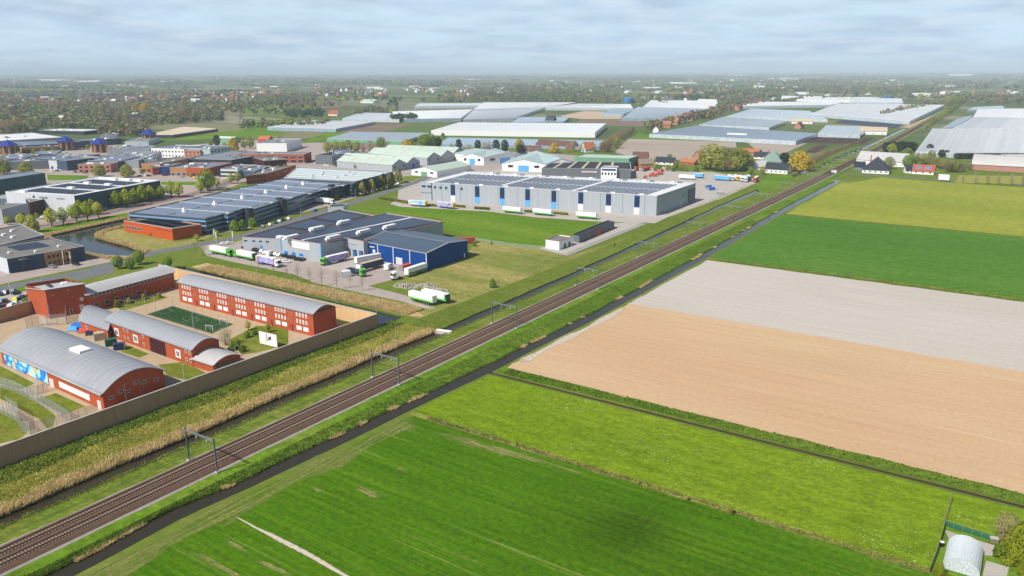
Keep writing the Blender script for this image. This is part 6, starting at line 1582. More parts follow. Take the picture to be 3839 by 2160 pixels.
# ------------------------------------------------------------------ railway portals
def gantry_proto():
    t = thing('catenary_portal', 'portal', 'railway portal')
    for x, nm in ((-5.35, 'w'), (5.35, 'e')):
        mb = MB()
        mb.box(x - .14, x + .14, -.14, -.10, .3, 8.7).box(x - .14, x + .14, .10, .14, .3, 8.7).box(x - .03, x + .03, -.10, .10, .3, 8.7)
        mb.build('post', M['dark_steel'], t)
        MB().box(x - .45, x + .45, -.45, .45, -.8, .35).build('footing', M['concrete'], t)
    mb = MB()
    for y in (-.15, .15):
        for z in (7.9, 8.2): mb.bar((-5.3, y, z), (5.3, y, z), .07)
    for k in range(10):
        x = -5.3 + 1.06 * k
        mb.bar((x, -.15, 7.9), (x + 1.06, -.15, 8.2), .045).bar((x, .15, 8.2), (x + 1.06, .15, 7.9), .045)
    mb.build('beam', M['steel'], t)
    for x in (-1.95, 1.95):
        MB().bar((x + .7, 0, 7.75), (x + .7, 0, 5.6), .09).bar((x + .7, 0, 6.0), (x - .5, 0, 5.5), .06).build('registration_arm', M['steel'], t)
        MB().cyl((x + .7, 0, 7.1), (x + .7, 0, 7.6), .13, .13, 8).build('insulator', M['light'], t)
    return t
GAN = gantry_proto()
for k in range(16):
    y = 97.2 + 62.75 * k
    place(GAN, USED, (rail_x(y), y, .62), 0, 1, ['nearest catenary portal over the railway, beside the long prison wall', 'catenary portal over the railway, second from the camera', 'catenary portal over the railway, third from the camera', 'fourth catenary portal, level with the fallow grass', 'fifth catenary portal, level with the white concrete box', 'sixth catenary portal, level with the storage shed', 'seventh catenary portal, level with the logistics hall', 'eighth catenary portal, past the logistics hall', 'ninth catenary portal, level with the far truck yard', 'tenth catenary portal, just before the level crossing', 'eleventh catenary portal, at the level crossing', 'twelfth catenary portal, first beyond the level crossing', 'thirteenth catenary portal, second beyond the level crossing', 'fourteenth catenary portal, beside the dark evergreen clump', 'fifteenth catenary portal, next to last before the bend', 'farthest small catenary portal before the railway bends'][k], 'catenary portals')
for off in (-1.95, 1.95):
    w = thing('overhead_wire', 'thin overhead wire above the %s track' % ('western' if off < 0 else 'eastern'), 'wire', (rail_x(97) + off, 97.2, 6.1))
    mb, mc = MB(), MB()
    for k in range(-1, 12):
        ya, yb = 97.2 + 62.75 * k, 97.2 + 62.75 * (k + 1)
        for j in range(6):
            u0, u1 = j / 6, (j + 1) / 6
            p0, p1 = ya + (yb - ya) * u0, ya + (yb - ya) * u1
            s0, s1 = 7.2 - 3.2 * u0 * (1 - u0), 7.2 - 3.2 * u1 * (1 - u1)
            mc.bar((rail_x(p0) + off, p0, s0), (rail_x(p1) + off, p1, s1), .045)
        mb.bar((rail_x(ya) + off, ya, 6.1), (rail_x(yb) + off, yb, 6.1), .045)
    mb.build('contact_wire', M['dark_metal'], w, (rail_x(97) + off, 97.2, 6.1)); mc.build('catenary_wire', M['dark_metal'], w, (rail_x(97) + off, 97.2, 6.1))

# ------------------------------------------------------------------ lamps, fences, small things
def lamp_proto():
    t = thing('street_lamp', 'lamp', 'street lamp')
    MB().cyl((0, 0, 0), (0, 0, 8), .11, .07, 8).build('pole', M['light'], t); MB().bar((0, 0, 7.95), (1.3, 0, 8.2), .08).build('arm', M['light'], t); MB().box(1.0, 1.8, -.16, .16, 8.12, 8.28).build('lamp_head', M['steel'], t)
    return t
LAMP = lamp_proto()
for lab, p, s, rz in (('lamp on the prison wall top left of the cell block roof', (-278.7, 214.0), .8, 0), ('lamp behind the ochre wall, middle one', (-252.5, 212.4), .8, .4), ('lamp behind the ochre wall near its east end', (-227.7, 212.0), .8, .2), ('lamp at the corner of the ochre wall', (-204.9, 211.1), .7, .2),
                      ('tall lamp in the gatehouse car park', (-348.5, 144.2), 1.2, .3), ('lamp beside the workshop car park kerb', (-382.0, 183.4), 1.0, 0), ('lamp left of the estate road by the blue sign', (-350.8, 158.2), .9, 0),
                      ('lamp in front of the sports hall gable', (-203.9, 108.8), .7, 1), ('lamp by the low annexe', (-204.5, 146.1), .7, 1), ('lamp over the lawn beside the sports hall', (-204.7, 127.6), .7, 1), ('lamp at the football pitch corner', (-244.7, 158.6), .8, 2), ('lamp beside the administration block doors', (-301.6, 179.2), .6, 1),
                      ('lamp on the reed bank near the concrete culvert', (-177.9, 192.3), .5, 1), ('lamp at the bend of the estate road', (-384.2, 332.8), .9, 2), ('lamp opposite the ribbed hall', (-406.8, 403.8), .9, 2)):
    place(LAMP, USED, (*p, 0), rz, s, lab, 'street lamps')
def flag(label, p, hgt):
    t = thing('flag_pole', label, 'flag pole', (*p, 0), 0, 'flag poles')
    MB().cyl((0, 0, 0), (0, 0, hgt), .08, .04, 8).build('pole', W, t); MB().box(.06, .75, -.02, .02, hgt - 3.2, hgt - .1).build('flag', M['light'], t)
for lab, p in (('flag pole with pale banner by the green lorry, left', (-370.7, 259.0)), ('flag pole with pale banner by the green lorry, right', (-362.2, 254.1)), ('white flag pole between the parked white cars', (-356.9, 260.6)), ('flag pole before the tan brick office, left', (-383.7, 184.1)), ('flag pole before the tan brick office, right', (-380.3, 185.7))):
    flag(lab, p, 7)
def net_mat(name, col, alpha):
    t = NT(name)
    tr = t.n.new('ShaderNodeBsdfTransparent'); mx = t.n.new('ShaderNodeMixShader')
    n = t.noise(t.pos, 6.0, 2.0)
    t.l.new(t.ramp(n, [(.3, alpha * .7), (.7, alpha * 1.3)]), mx.inputs[0])
    t.l.new(tr.outputs[0], mx.inputs[1]); t.l.new(t.bsdf.outputs[0], mx.inputs[2])
    t.l.new(mx.outputs[0], t.n['Material Output'].inputs['Surface'])
    return t.done(col, .6, .3)
MESH = net_mat('steel_mesh', (.42, .44, .44), .32); NET = net_mat('green_windbreak_net', (.01, .13, .07), .85)
def fence(label, pts, h, step=2.5, m=None, post=None, pr=.06, top=True, cat='fence', name='mesh_fence'):
    root = thing(name, label, cat, (*pts[0], 0))
    ox, oy = pts[0]
    for a, b_ in zip(pts, pts[1:]):
        L = math.dist(a, b_); n = max(1, round(L / step))
        for k in range(n):
            p, q = mid(a, b_, k / n), mid(a, b_, (k + 1) / n)
            MB().cyl((p[0] - ox, p[1] - oy, 0), (p[0] - ox, p[1] - oy, h), pr, pr, 6).build('post', post or M['steel'], root)
            if m: MB().face([(p[0] - ox, p[1] - oy, .05), (q[0] - ox, q[1] - oy, .05), (q[0] - ox, q[1] - oy, h - .05), (p[0] - ox, p[1] - oy, h - .05)]).build('mesh_panel', m, root)
            if top: MB().bar((p[0] - ox, p[1] - oy, h - .05), (q[0] - ox, q[1] - oy, h - .05), .05).build('rail', post or M['steel'], root)
    return root
fence('tall steel mesh fence along the sports hall lawns', [(-249.7, 94.0), (-238.9, 95.2), (-223.6, 94.6), (-208.7, 93.5), (-203.6, 93.0)], 3.6, 3, MESH)
fence('short mesh fence from the lawn to the mural door', [(-233.7, 95.4), (-231.4, 98.2), (-231.9, 101.5)], 2.6, 2, MESH)
fence('curved mesh fence beside the winding brick path', [(-229.6, 88.9), (-226.8, 88.3), (-221.0, 88.1), (-209.3, 83.4), (-205.6, 83.8), (-204.8, 87.5), (-203.9, 89.6), (-203.6, 93.0)], 3.4, 2.5, MESH)
fence('mesh fence from the long window to the prison wall', [(-204.3, 93.6), (-204.1, 97.6), (-204.0, 100.5)], 2.8, 2, MESH)
fence('mesh fence at the lower left corner of the prison', [(-231.1, 85.0), (-224.4, 85.9), (-216.4, 85.6), (-209.3, 83.4)], 3.4, 2.5, MESH)
fence('tall sally port fence in front of the blue gate', [(-296.3, 125.8), (-298.2, 131.0), (-294.4, 132.1), (-290.3, 137.0), (-301.3, 142.7)], 4.2, 3, MESH)
fence('mesh fence around the football pitch', [(-275.8, 159.9), (-279.8, 173.5), (-238.4, 171.8), (-235.0, 159.1), (-275.8, 159.9)], 2.6, 5, None, M['grey_cladding'], .04, False)
fence('spiked steel fence before the sports hall gable', [(-205.6, 104.0), (-204.8, 108.6), (-204.7, 113.7), (-205.8, 119.9), (-206.3, 125.5)], 2.4, .9, None, M['light'], .05, False)
fence('spiked steel fence before the cell block gable', [(-206.8, 183.5), (-207.1, 187.9), (-207.5, 192.4), (-207.0, 194.6)], 2.4, .9, None, M['light'], .05, False)
fence('spiked steel fence before the low annexe gable', [(-204.9, 138.6), (-205.7, 142.7), (-204.8, 148.0)], 2.0, .9, None, M['light'], .05, False)
fence('pergola frame over the prison garden', [(-297.6, 159.5), (-290.3, 164.3), (-290.7, 172.3), (-292.6, 177.9)], 2.6, 4, None, M['light'], .06)
fence('dark wire fence between fallow grass and railway verge', [(-190.5, 242.0), (-189.1, 264.6), (-189.3, 292.6), (-190.3, 333.7)], 1.6, 3.5, None, M['dark_metal'], .04)
fence('pale palisade fence around the small concrete yard', [(-210.0, 339.5), (-190.3, 333.7), (-192.4, 433.8)], 2.0, 2.2, MESH, M['light'])
fence('wire fence between the green plot and the fallow grass', [(-251.5, 338.4), (-230.1, 337.2), (-210.0, 339.5)], 1.8, 3, MESH)
fence('green netted fence along the allotment', [(-5.8, 147.2), (-5.4, 154.5), (-5.2, 163.9), (-5.3, 166.4)], 1.3, 1.6, NET, M['wood'], .05, cat='fence', name='windbreak_fence')
fence('green netted fence behind the allotment beds', [(-5.3, 166.4), (-2.0, 166.0), (3.0, 165.6)], 1.3, 1.6, NET, M['wood'], .05, name='windbreak_fence')
fence('weathered post and rail fence between allotment and meadow', [(-5.4, 166.8), (-5.2, 172.8), (-5.1, 179.6)], 1.2, 1.0, None, M['wood'], .06, name='wooden_fence')
# football goals, culvert, art cube, junk in the prison yard
for lab, c in (('white football goal at the near end of the pitch', (-239.6, 161.4)), ('white football goal at the far end of the pitch', (-241.6, 168.9))):
    t = thing('football_goal', lab, 'goal', (*c, 0), .3, 'football goals')
    MB().bar((-1.5, 0, 0), (-1.5, 0, 2), .1).bar((1.5, 0, 0), (1.5, 0, 2), .1).bar((-1.5, 0, 2), (1.5, 0, 2), .1).build('frame', W, t)
    MB().face([(-1.5, 0, 2), (1.5, 0, 2), (1.5, 1, 0), (-1.5, 1, 0)]).build('net', MESH, t)
t = thing('screen_cube', 'white canvas screen with blue and yellow print in the prison garden', 'screen', (*(-208.5, 162.4), 0), .05)
MB().box(-4.2, 4.2, -.15, .15, .3, 4.6).build('canvas', W, t); MB().box(-.9, -.2, -.19, -.14, 1.6, 4.5).build('yellow_print', M['tarp'], t); MB().hexa([(0, -.19, 2.0), (1.6, -.19, 2.6), (1.6, -.14, 2.6), (0, -.14, 2.0)], [(.3, -.19, 3.2), (1.6, -.19, 3.9), (1.6, -.14, 3.9), (.3, -.14, 3.2)]).build('blue_print', M['slate_cladding'], t)
for x in (-4, 4): MB().cyl((x, .1, 0), (x, .1, 4.7), .1, .1, 8).build('post', M['steel'], t)
t = thing('culvert', 'pale concrete culvert slab across the west ditch', 'culvert', (*(-167.7, 205.8), 0), .2)
MB().box(-3, 3, -1, 1, -.3, .35).build('slab', M['concrete'], t); MB().box(-3, 3, .85, 1.0, .35, .9).build('parapet', W, t)
for k, (lab, c, sx, sy, hh, m_) in enumerate((('blue tarpaulin over stacked goods behind the sports hall', (-280.0, 136.6), 7, 3, 2.2, M['bright_blue']), ('light blue sheet over stacked goods', (-280.5, 134.3), 4, 2, 1.6, M['sky_blue']), ('orange stack of crates behind the sports hall', (-275.5, 135.5), 4, 2, 1.4, M['orange_red']), ('blue and white crates next to the beige container', (-271.1, 135.1), 3, 2, 1.5, M['navy']))):
    t = thing('covered_goods', lab, 'goods', (*c, 0), .3 + .2 * k)
    MB().hexa([(-sx / 2, -sy / 2, 0), (sx / 2, -sy / 2, 0), (sx / 2, sy / 2, 0), (-sx / 2, sy / 2, 0)], [(-sx / 2 + .4, -sy / 2 + .3, hh * .8), (sx / 2 - .2, -sy / 2 + .2, hh), (sx / 2 - .5, sy / 2 - .2, hh * .9), (-sx / 2 + .2, sy / 2 - .3, hh)]).build('cover', m_, t)
    for j in range(3): MB().box(-sx / 2 + j * sx / 3 + .1, -sx / 2 + (j + .8) * sx / 3, -sy / 2 - .1, sy / 2 + .1, 0, .35).build('pallet', M['wood'], t)
RUBBLE = mat('chalky_rubble', (.34, .31, .265), .95, .2, 1.0, .1)
for lab, c, s in (('pale rubble heap on the fallow grass', (-212.7, 251.6), 3.5), ('low rubble heap beside the track', (-220.1, 246.2), 4.5), ('small rubble heap behind the white trailers', (-204.0, 248.9), 2.8)):
    mb = MB(); rr = random.Random(lab)
    for k in range(110):
        a, r_ = rr.uniform(0, 6.28), s * math.sqrt(rr.random())
        x, y, z = r_ * math.cos(a) * 1.5, r_ * math.sin(a), max(0, .7 * (1 - r_ / s)); d = rr.uniform(.25, .6)
        mb.hexa([(x - d, y - d, z - .5), (x + d, y - d, z - .5), (x + d, y + d, z - .5), (x - d, y + d, z - .5)], [(x - d * .5, y - d * .4, z + d * .5), (x + d * .6, y - d * .5, z + d * .4), (x + d * .4, y + d * .5, z + d * .6), (x - d * .4, y + d * .6, z + d * .3)])
    t = thing('rubble_heap', lab, 'rubble', (*c, 0), 0, 'rubble heaps'); mb.build('stones', RUBBLE, t)['kind'] = 'stuff'
t = thing('crossing_cabinet', 'white signal cabinet at the level crossing', 'cabinet', (*(-151.3, 744.0), 0)); MB().box(-2, 2, -1.5, 1.5, 0, 3).build('cabinet', W, t); MB().box(-2.2, 2.2, -1.7, 1.7, 3, 3.2).build('lid', M['light'], t)
t = thing('field_sign', 'large white board standing in the lime pasture by the road', 'sign board', (*(-63.8, 738.2), 0)); MB().box(-4, 4, -.1, .1, 1.6, 6).build('board', W, t)
for x in (-3, 3): MB().cyl((x, .2, 0), (x, .2, 6), .12, .12, 8).build('post', M['steel'], t)
# allotment: polytunnel, beds, planks, gate
tq = [(-4.0, 151.3), (2.1, 151.4), (1.9, 158.4), (-4.2, 159.2)]
pt = thing('polytunnel', 'clear plastic polytunnel at the lower right corner', 'polytunnel', (*mid(tq[0], tq[2]), 0), 0)
PLASTIC = net_mat('polythene', (.62, .68, .72), .78)
cx_, cy_ = pt.location.x, pt.location.y
wl_, wr_ = tq[0][0] - cx_, tq[1][0] - cx_ + .0
y0_, y1_ = min(tq[0][1], tq[1][1]) - cy_ - 1.2, max(tq[2][1], tq[3][1]) - cy_
hw = (wr_ - wl_) / 2; xc = (wl_ + wr_) / 2
mb = MB(); n = 14
arc = [(xc - hw * math.cos(math.pi * k / n), .15 + hw * .95 * math.sin(math.pi * k / n) ** .85) for k in range(n + 1)]
ny = 9
for j in range(ny):
    ya, yb = y0_ + (y1_ - y0_) * j / ny, y0_ + (y1_ - y0_) * (j + 1) / ny
    for k in range(n): mb.face([(arc[k][0], ya, arc[k][1]), (arc[k + 1][0], ya, arc[k + 1][1]), (arc[k + 1][0], yb, arc[k + 1][1]), (arc[k][0], yb, arc[k][1])])
mb.face([(x, y0_, z) for x, z in arc]); mb.face([(x, y1_, z) for x, z in arc]); mb.build('cover', PLASTIC, pt, smooth=False)
for j in range(ny + 1):
    y = y0_ + (y1_ - y0_) * j / ny; hb = MB()
    for k in range(n): hb.bar((arc[k][0], y, arc[k][1] + .02), (arc[k + 1][0], y, arc[k + 1][1] + .02), .05)
    hb.build('hoop', M['light'], pt)
sheet('allotment_bed', [(-5.0, 164.7), (3.7, 164.0), (3.6, 159.7), (1.7, 159.2), (-0.8, 161.5), (-3.7, 160.8)], .012, CONC_YARD)
sheet('allotment_bed', [(2.7, 157.5), (6.4, 157.4), (6.2, 154.1), (2.5, 151.7)], .012, CONC_YARD)
sheet('allotment_lawn', [(-5.7, 146.2), (-5.3, 166.4), (4.0, 166.3), (8.5, 166.9), (10.8, 157.1)], .009, LAWN)
t = thing('wooden_crate', 'pale wooden crate at the end of the green netting', 'crate', (*(3.5, 165.2), 0), .3); MB().box(-.7, .7, -.5, .5, .05, .9).build('crate_body', M['pale_trunk'], t); MB().box(-.75, .75, -.55, .55, .9, 1.0).build('lid', M['concrete'], t)
t = thing('oil_drum', 'black and white barrel beside the polytunnel', 'barrel', (*(-4.9, 158.0), 0)); MB().cyl((0, 0, 0), (0, 0, .95), .4, .4, 14).build('drum', M['black'], t); MB().cyl((0, 0, .95), (0, 0, 1.0), .41, .41, 14).build('lid', W, t)

# ------------------------------------------------------------------ trees
LEAF = dict(
    fresh=leafmat('fresh_green_leaves', (.247, .329, .020), (.396, .462, .032), (.560, .560, .082)),
    olive=leafmat('olive_leaves', (.215, .247, .036), (.329, .346, .053), (.462, .444, .090)),
    green=leafmat('mid_green_leaves', (.107, .197, .020), (.189, .305, .032), (.297, .396, .058)),
    dark=leafmat('dark_evergreen_leaves', (.014, .034, .014), (.026, .055, .018), (.045, .08, .026)),
    gold=leafmat('golden_willow_leaves', (.366, .268, .017), (.549, .403, .027), (.671, .488, .055)),
    brown=leafmat('budding_brown_twigs', (.231, .165, .096), (.329, .239, .140), (.428, .329, .189)),
    grey=leafmat('bare_grey_twigs', (.263, .239, .173), (.379, .346, .247), (.478, .444, .297)),
    lime=leafmat('lime_leaves', (.20, .25, .012), (.32, .36, .02), (.45, .45, .05)),
)
PROF = dict(
    round=lambda t: math.sqrt(max(0, 1 - (2 * t - 1) ** 2)) ** .8,
    oval=lambda t: (math.sin(math.pi * min(1, t * 1.0) ** .8)) ** .7 if 0 < t < 1 else 0,
    cone=lambda t: (1 - t) ** .75 * min(1, t * 6 + .25),
    column=lambda t: min(1, t * 5 + .3) * (1 - t ** 3) ** .6,
    dome=lambda t: math.sqrt(max(0, 1 - t ** 2.4)) * min(1, .75 + t * 1.5),
)
def crown_mesh(name, n, leaf, rx, z0, z1, prof, m, seed, lump=.28, shell=.45):
    r = np.random.RandomState(seed)
    t = r.rand(n * 3)
    pr = np.array([PROF[prof](float(x)) for x in t])
    keep = r.rand(n * 3) < pr + .05
    t, pr = t[keep][:n], pr[keep][:n]
    k = len(t)
    th = r.rand(k) * 2 * np.pi
    ph = r.rand(6) * 6.28
    lum = 1 + lump * (np.sin(3 * th + ph[0] + 5 * t) * .5 + np.sin(5 * th - 7 * t + ph[1]) * .35 + np.sin(2 * th + 11 * t + ph[2]) * .35)
    rad = rx * pr * lum * np.sqrt(shell + (1 - shell) * r.rand(k))
    rad *= np.where(r.rand(k) < .12, 1.15, 1.0)
    c = np.stack([rad * np.cos(th), rad * np.sin(th), z0 + (z1 - z0) * t], 1)
    nrm = np.stack([np.cos(th), np.sin(th), (t - .25) * 1.6 + .5], 1) + r.randn(k, 3) * .45
    nrm /= np.linalg.norm(nrm, axis=1)[:, None]
    a = np.cross(nrm, r.randn(k, 3)); a /= np.linalg.norm(a, axis=1)[:, None]
    b = np.cross(nrm, a)
    s = leaf * (.55 + .9 * r.rand(k))[:, None]
    v = np.stack([c - a * s, c + b * s * .7, c + a * s, c - b * s * .7], 1).reshape(-1, 3)
    return quads_mesh(name, v, m)
def quads_mesh(name, v, m, per=4, attr=None):
    me = bpy.data.meshes.new(name)
    nv = len(v); nf = nv // per
    me.vertices.add(nv); me.vertices.foreach_set('co', np.ascontiguousarray(v, dtype=np.float32).ravel())
    me.loops.add(nv); me.loops.foreach_set('vertex_index', np.arange(nv, dtype=np.int32))
    me.polygons.add(nf); me.polygons.foreach_set('loop_start', np.arange(0, nv, per, dtype=np.int32))
    me.update(calc_edges=True)
    me.materials.append(m)
    if attr is not None:
        ca = me.color_attributes.new('tint', 'FLOAT_COLOR', 'POINT')
        ca.data.foreach_set('color', np.ascontiguousarray(attr, dtype=np.float32).ravel())
    return me
def trunk_mesh(h, r, zs, spread, seed, m):
    rr = random.Random(seed); mb = MB()
    mb.cyl((0, 0, -.1), (.1, .05, zs), r, r * .7, 8); mb.cyl((.1, .05, zs), (0, .1, h * .85), r * .7, r * .15, 6)
    for k in range(7):
        a = k * 2.4 + rr.random(); z = zs + (h * .55 - zs * .6) * k / 7
        mb.cyl((.05, .05, z), (spread * math.cos(a) * rr.uniform(.5, .9), spread * math.sin(a) * rr.uniform(.5, .9), z + h * rr.uniform(.12, .3)), r * .4, r * .1, 5)
    return mb.mesh('trunk', m)
def bare_mesh(h, seed):
    rr = random.Random(seed); mb = MB()
    mb.cyl((0, 0, -.1), (0, 0, h * .45), .1, .07, 6); mb.cyl((0, 0, h * .45), (.1, 0, h), .07, .02, 5)
    for k in range(14):
        a = k * 2.4; z = h * (.35 + .6 * k / 14); L = h * (.26 - .012 * k)
        e = (math.cos(a) * L * .7, math.sin(a) * L * .7, z + L)
        mb.cyl((0, 0, z), e, .035, .012, 4)
        for j in range(3): mb.cyl(mid3((0, 0, z), e, .4 + .2 * j), (e[0] + rr.uniform(-.5, .5), e[1] + rr.uniform(-.5, .5), e[2] + rr.uniform(-.2, .6)), .018, .008, 3)
    return mb.mesh('trunk', M['pale_trunk'])
def mid3(a, b, t): return tuple(a[i] + (b[i] - a[i]) * t for i in range(3))
def tree_proto(name, leaf, prof, rx, z0, n, lf, seed, lump=.28, trunk=True, cat='tree', shell=.45):
    """ten metres tall; scaled when planted"""
    t = thing(name, name, cat)
    obj('crown', crown_mesh('crown', n, lf, rx, z0, 10.0, prof, LEAF[leaf], seed, lump, shell), t)
    if trunk: obj('trunk', trunk_mesh(10, .28, max(.8, z0), rx, seed, M['trunk']), t)
    return t
PROTO = {}
def reg(kind, *variants): PROTO[kind] = list(variants)
reg('avenue', *[tree_proto('avenue_tree', 'fresh', 'oval', 2.5, 1.8, 560, .36, s) for s in (1, 2)])
reg('round', *[tree_proto('round_tree', 'olive', 'dome', 5.2, 1.0, 1500, .42, s, .22) for s in (3, 4)])
reg('bush', *[tree_proto('green_bush', 'green', 'dome', 5.5, .4, 700, .7, s, .3, False, 'bush') for s in (5, 6)])
reg('olivebush', *[tree_proto('olive_bush', 'olive', 'dome', 5.0, .4, 700, .7, s, .3, False, 'bush') for s in (15, 16)])
reg('limebush', *[tree_proto('lime_bush', 'lime', 'dome', 5.2, .4, 3200, .3, s, .35, False, 'bush') for s in (25, 26)])
reg('willow', *[tree_proto('willow_tree', 'gold', 'dome', 4.8, .8, 1000, .5, s, .25) for s in (7,)])
reg('cypress', *[tree_proto('dark_columnar_tree', 'dark', 'column', 1.5, .5, 420, .42, s, .2) for s in (8,)])
reg('poplar', *[tree_proto('olive_columnar_tree', 'olive', 'column', 1.9, 1.0, 420, .42, s, .25) for s in (9,)])
reg('evergreen', *[tree_proto('dark_evergreen_tree', 'dark', 'round', 3.6, .6, 700, .55, s, .25) for s in (10, 11)])
reg('brown', *[tree_proto('budding_tree', 'brown', 'round', 3.8, 1.2, 1300, .24, s, .3, shell=.2) for s in (12, 13)])
reg('greytree', *[tree_proto('leafless_tree', 'grey', 'round', 3.6, 1.2, 1700, .17, s, .3, shell=.15) for s in (17, 18)])
reg('green', *[tree_proto('green_tree', 'green', 'round', 3.6, 1.4, 1000, .4, s, .28) for s in (14, 19)])
reg('olive', *[tree_proto('olive_tree', 'olive', 'round', 3.9, 1.2, 1000, .4, s, .3) for s in (20, 21)])
bp = thing('bare_young_tree', 'bare', 'tree'); obj('trunk', bare_mesh(10, 4), bp); obj('crown', crown_mesh('crown', 90, .16, 1.5, 4, 9.8, 'oval', LEAF['brown'], 31, .3, .1), bp)
reg('bare', bp)
PC = {}
def plant(kind, lst, label, group, wide=1.0):
    """lst of (x, y, height[, width factor]); every tree is a copy with its own crown and trunk"""
    for k, t in enumerate(lst):
        pr = PROTO[kind][PC.get(kind, 0) % len(PROTO[kind])]; PC[kind] = PC.get(kind, 0) + 1
        s = t[2] / 10.0
        w = s * wide * (t[3] if len(t) > 3 else 1.0)
        place(pr, USED, (t[0], t[1], 0), RND.uniform(0, 6.28), (w, w, s), label[k] if isinstance(label, list) else label, group)
plant('avenue', [(-490.0, 231.8, 11.9), (-490.7, 239.1, 10.8), (-493.0, 248.3, 11.4), (-491.7, 254.7, 12.3), (-494.0, 263.0, 10.6)], ['fresh green avenue tree nearest the canal bend, left of the row', 'second fresh green avenue tree along the cycle path', 'third fresh green avenue tree along the cycle path', 'fourth fresh green avenue tree along the cycle path', 'fifth fresh green avenue tree, under the slate blue wall'], 'avenue trees by the cycle path', 1.25)
plant('avenue', [(-508.7, 253.5, 8.6), (-516.6, 263.1, 9.9), (-511.1, 263.7, 8.5), (-517.8, 271.4, 9.3), (-507.0, 269.3, 8.3)], 'fresh green tree before the corner of the distribution centre', 'trees at the distribution centre corner', 1.3)
plant('avenue', [(-520.2, 290.5, 12.4), (-518.9, 296.4, 12.8), (-520.4, 303.8, 12.2), (-528.6, 314.3, 12.7), (-527.2, 315.2, 8.8), (-530.8, 322.0, 11.2), (-527.7, 322.1, 9.9), (-532.5, 332.0, 9.8)], 'pointed fresh green tree in the row along the slate blue wall', 'trees along the slate blue wall', 1.25)
plant('avenue', [(-531.6, 330.7, 9.0), (-532.5, 339.7, 12.4), (-526.3, 341.7, 11.7), (-531.6, 364.3, 10.8), (-536.8, 375.6, 10.7), (-544.9, 388.1, 8.8), (-555.1, 409.4, 9.1), (-553.7, 415.2, 9.7)], 'fresh green tree beside the avenue towards the bend', 'trees by the bend of the avenue', 1.4)
plant('green', [(-538.2, 374.8, 17.1)], 'tall dense tree at the bend before the red showroom', 'estate trees')
plant('round', [(-764.4, 347.1, 12.1), (-787.8, 338.0, 14.0), (-693.1, 375.6, 10.9), (-667.9, 386.1, 11.4)], ['round olive tree behind the dark teal hall', 'round olive tree at the left edge', 'round olive tree before the pinkish office', 'round olive tree behind the white roof'], 'round olive trees')
plant('olivebush', [(-481.2, 216.6, 10.5)], 'big round bush at the end of the cycle path', 'canal bushes', .72)
plant('avenue', [(-508.8, 223.5, 7.6), (-518.4, 219.9, 5.5), (-522.4, 239.0, 4.6)], ['young tree left of the big round bush', 'young tree before the grey box', 'young tree behind the big round bush'], 'canal trees', 1.5)
plant('olive', [(-933.3, 419.9, 6.0), (-934.6, 436.0, 6.8), (-925.1, 442.0, 8.3), (-939.9, 459.2, 6.2), (-945.7, 502.6, 6.5), (-938.0, 408.7, 5.2), (-991.2, 558.5, 4.3), (-857.8, 519.8, 3.1)], 'small olive tree between the shops and blue roofed towers', 'trees around the towers', 1.0)
plant('olive', [(-602.7, 488.7, 4.8), (-594.0, 491.1, 4.8), (-594.9, 500.0, 4.8), (-677.1, 405.5, 5.0), (-617.9, 415.3, 4.2)], 'small tree in front of the showrooms and brick stores', 'showroom trees', 1.0)
plant('avenue', [(-609.8, 494.2, 4.2), (-602.9, 498.6, 4.2), (-601.6, 505.8, 4.2), (-542.5, 540.1, 4.5), (-532.0, 543.6, 3.2), (-521.6, 547.0, 3.9), (-510.7, 550.8, 2.9)], 'slim young tree along the roofs of the ribbed hall', 'slim trees by the ribbed hall', 1.2)
plant('brown', [(-1314.3, 574.5, 21.5), (-1293.1, 576.2, 23.5), (-1293.1, 587.5, 19.2), (-1387.1, 800.2, 21.0), (-1374.6, 807.8, 22.7), (-1350.5, 905.9, 27.4)], ['tall red brown tree at the left edge of the wood', 'broad red brown tree second in the left wood', 'red brown tree third in the left wood', 'copper tree left of the grey roofed villa', 'copper tree touching the grey roofed villa', 'slim copper tree right of the villa'], 'copper trees in the wood', 1.1)
plant('willow', [(-1644.6, 991.8, 24.8), (-1590.3, 978.8, 27.1), (-783.0, 585.4, 16.0)], ['golden tree in the wood behind the copper tree', 'second golden tree in the wood', 'golden tree right of the white and green pavilion'], 'golden willows', .9)
plant('evergreen', [(-859.1, 618.8, 13.5)], 'dark evergreen left of the white and green pavilion', 'estate evergreens', .9)
plant('olive', [(-796.3, 619.8, 13.6), (-803.5, 615.3, 9.5), (-823.2, 603.0, 7.1), (-1467.7, 947.4, 13.6), (-860.2, 610.2, 7.3)], 'olive tree on the green edge behind the long white office', 'olive trees behind the white office', 1.0)
plant('greytree', [(-1738.1, 1008.3, 23.4), (-1729.1, 989.1, 19.4), (-1409.8, 924.5, 17.0), (-1296.6, 992.2, 15.0)], 'leafless grey tree standing out of the left wood', 'grey trees in the wood', 1.3)
plant('cypress', [(-419.0, 416.8, 10.9), (-424.1, 431.5, 11.5), (-427.8, 445.9, 10.9), (-428.0, 456.6, 12.4), (-432.6, 471.7, 11.6), (-422.7, 434.5, 9.4), (-426.3, 449.0, 10.7)], 'dark columnar tree against the ribbed hall wall', 'dark columnar trees', 1.3)
plant('poplar', [(-420.8, 425.6, 9.8), (-425.6, 440.9, 10.0), (-427.0, 452.9, 11.0), (-429.2, 464.7, 11.5), (-439.1, 486.4, 11.9)], 'olive columnar tree against the ribbed hall wall', 'olive columnar trees', 1.4)
plant('bush', [(-419.2, 397.7, 4.5), (-423.6, 408.1, 3.8), (-427.1, 417.5, 3.4), (-426.1, 397.0, 2.5)], 'green bush at the foot of the dark workshop', 'bushes at the workshop', .8)
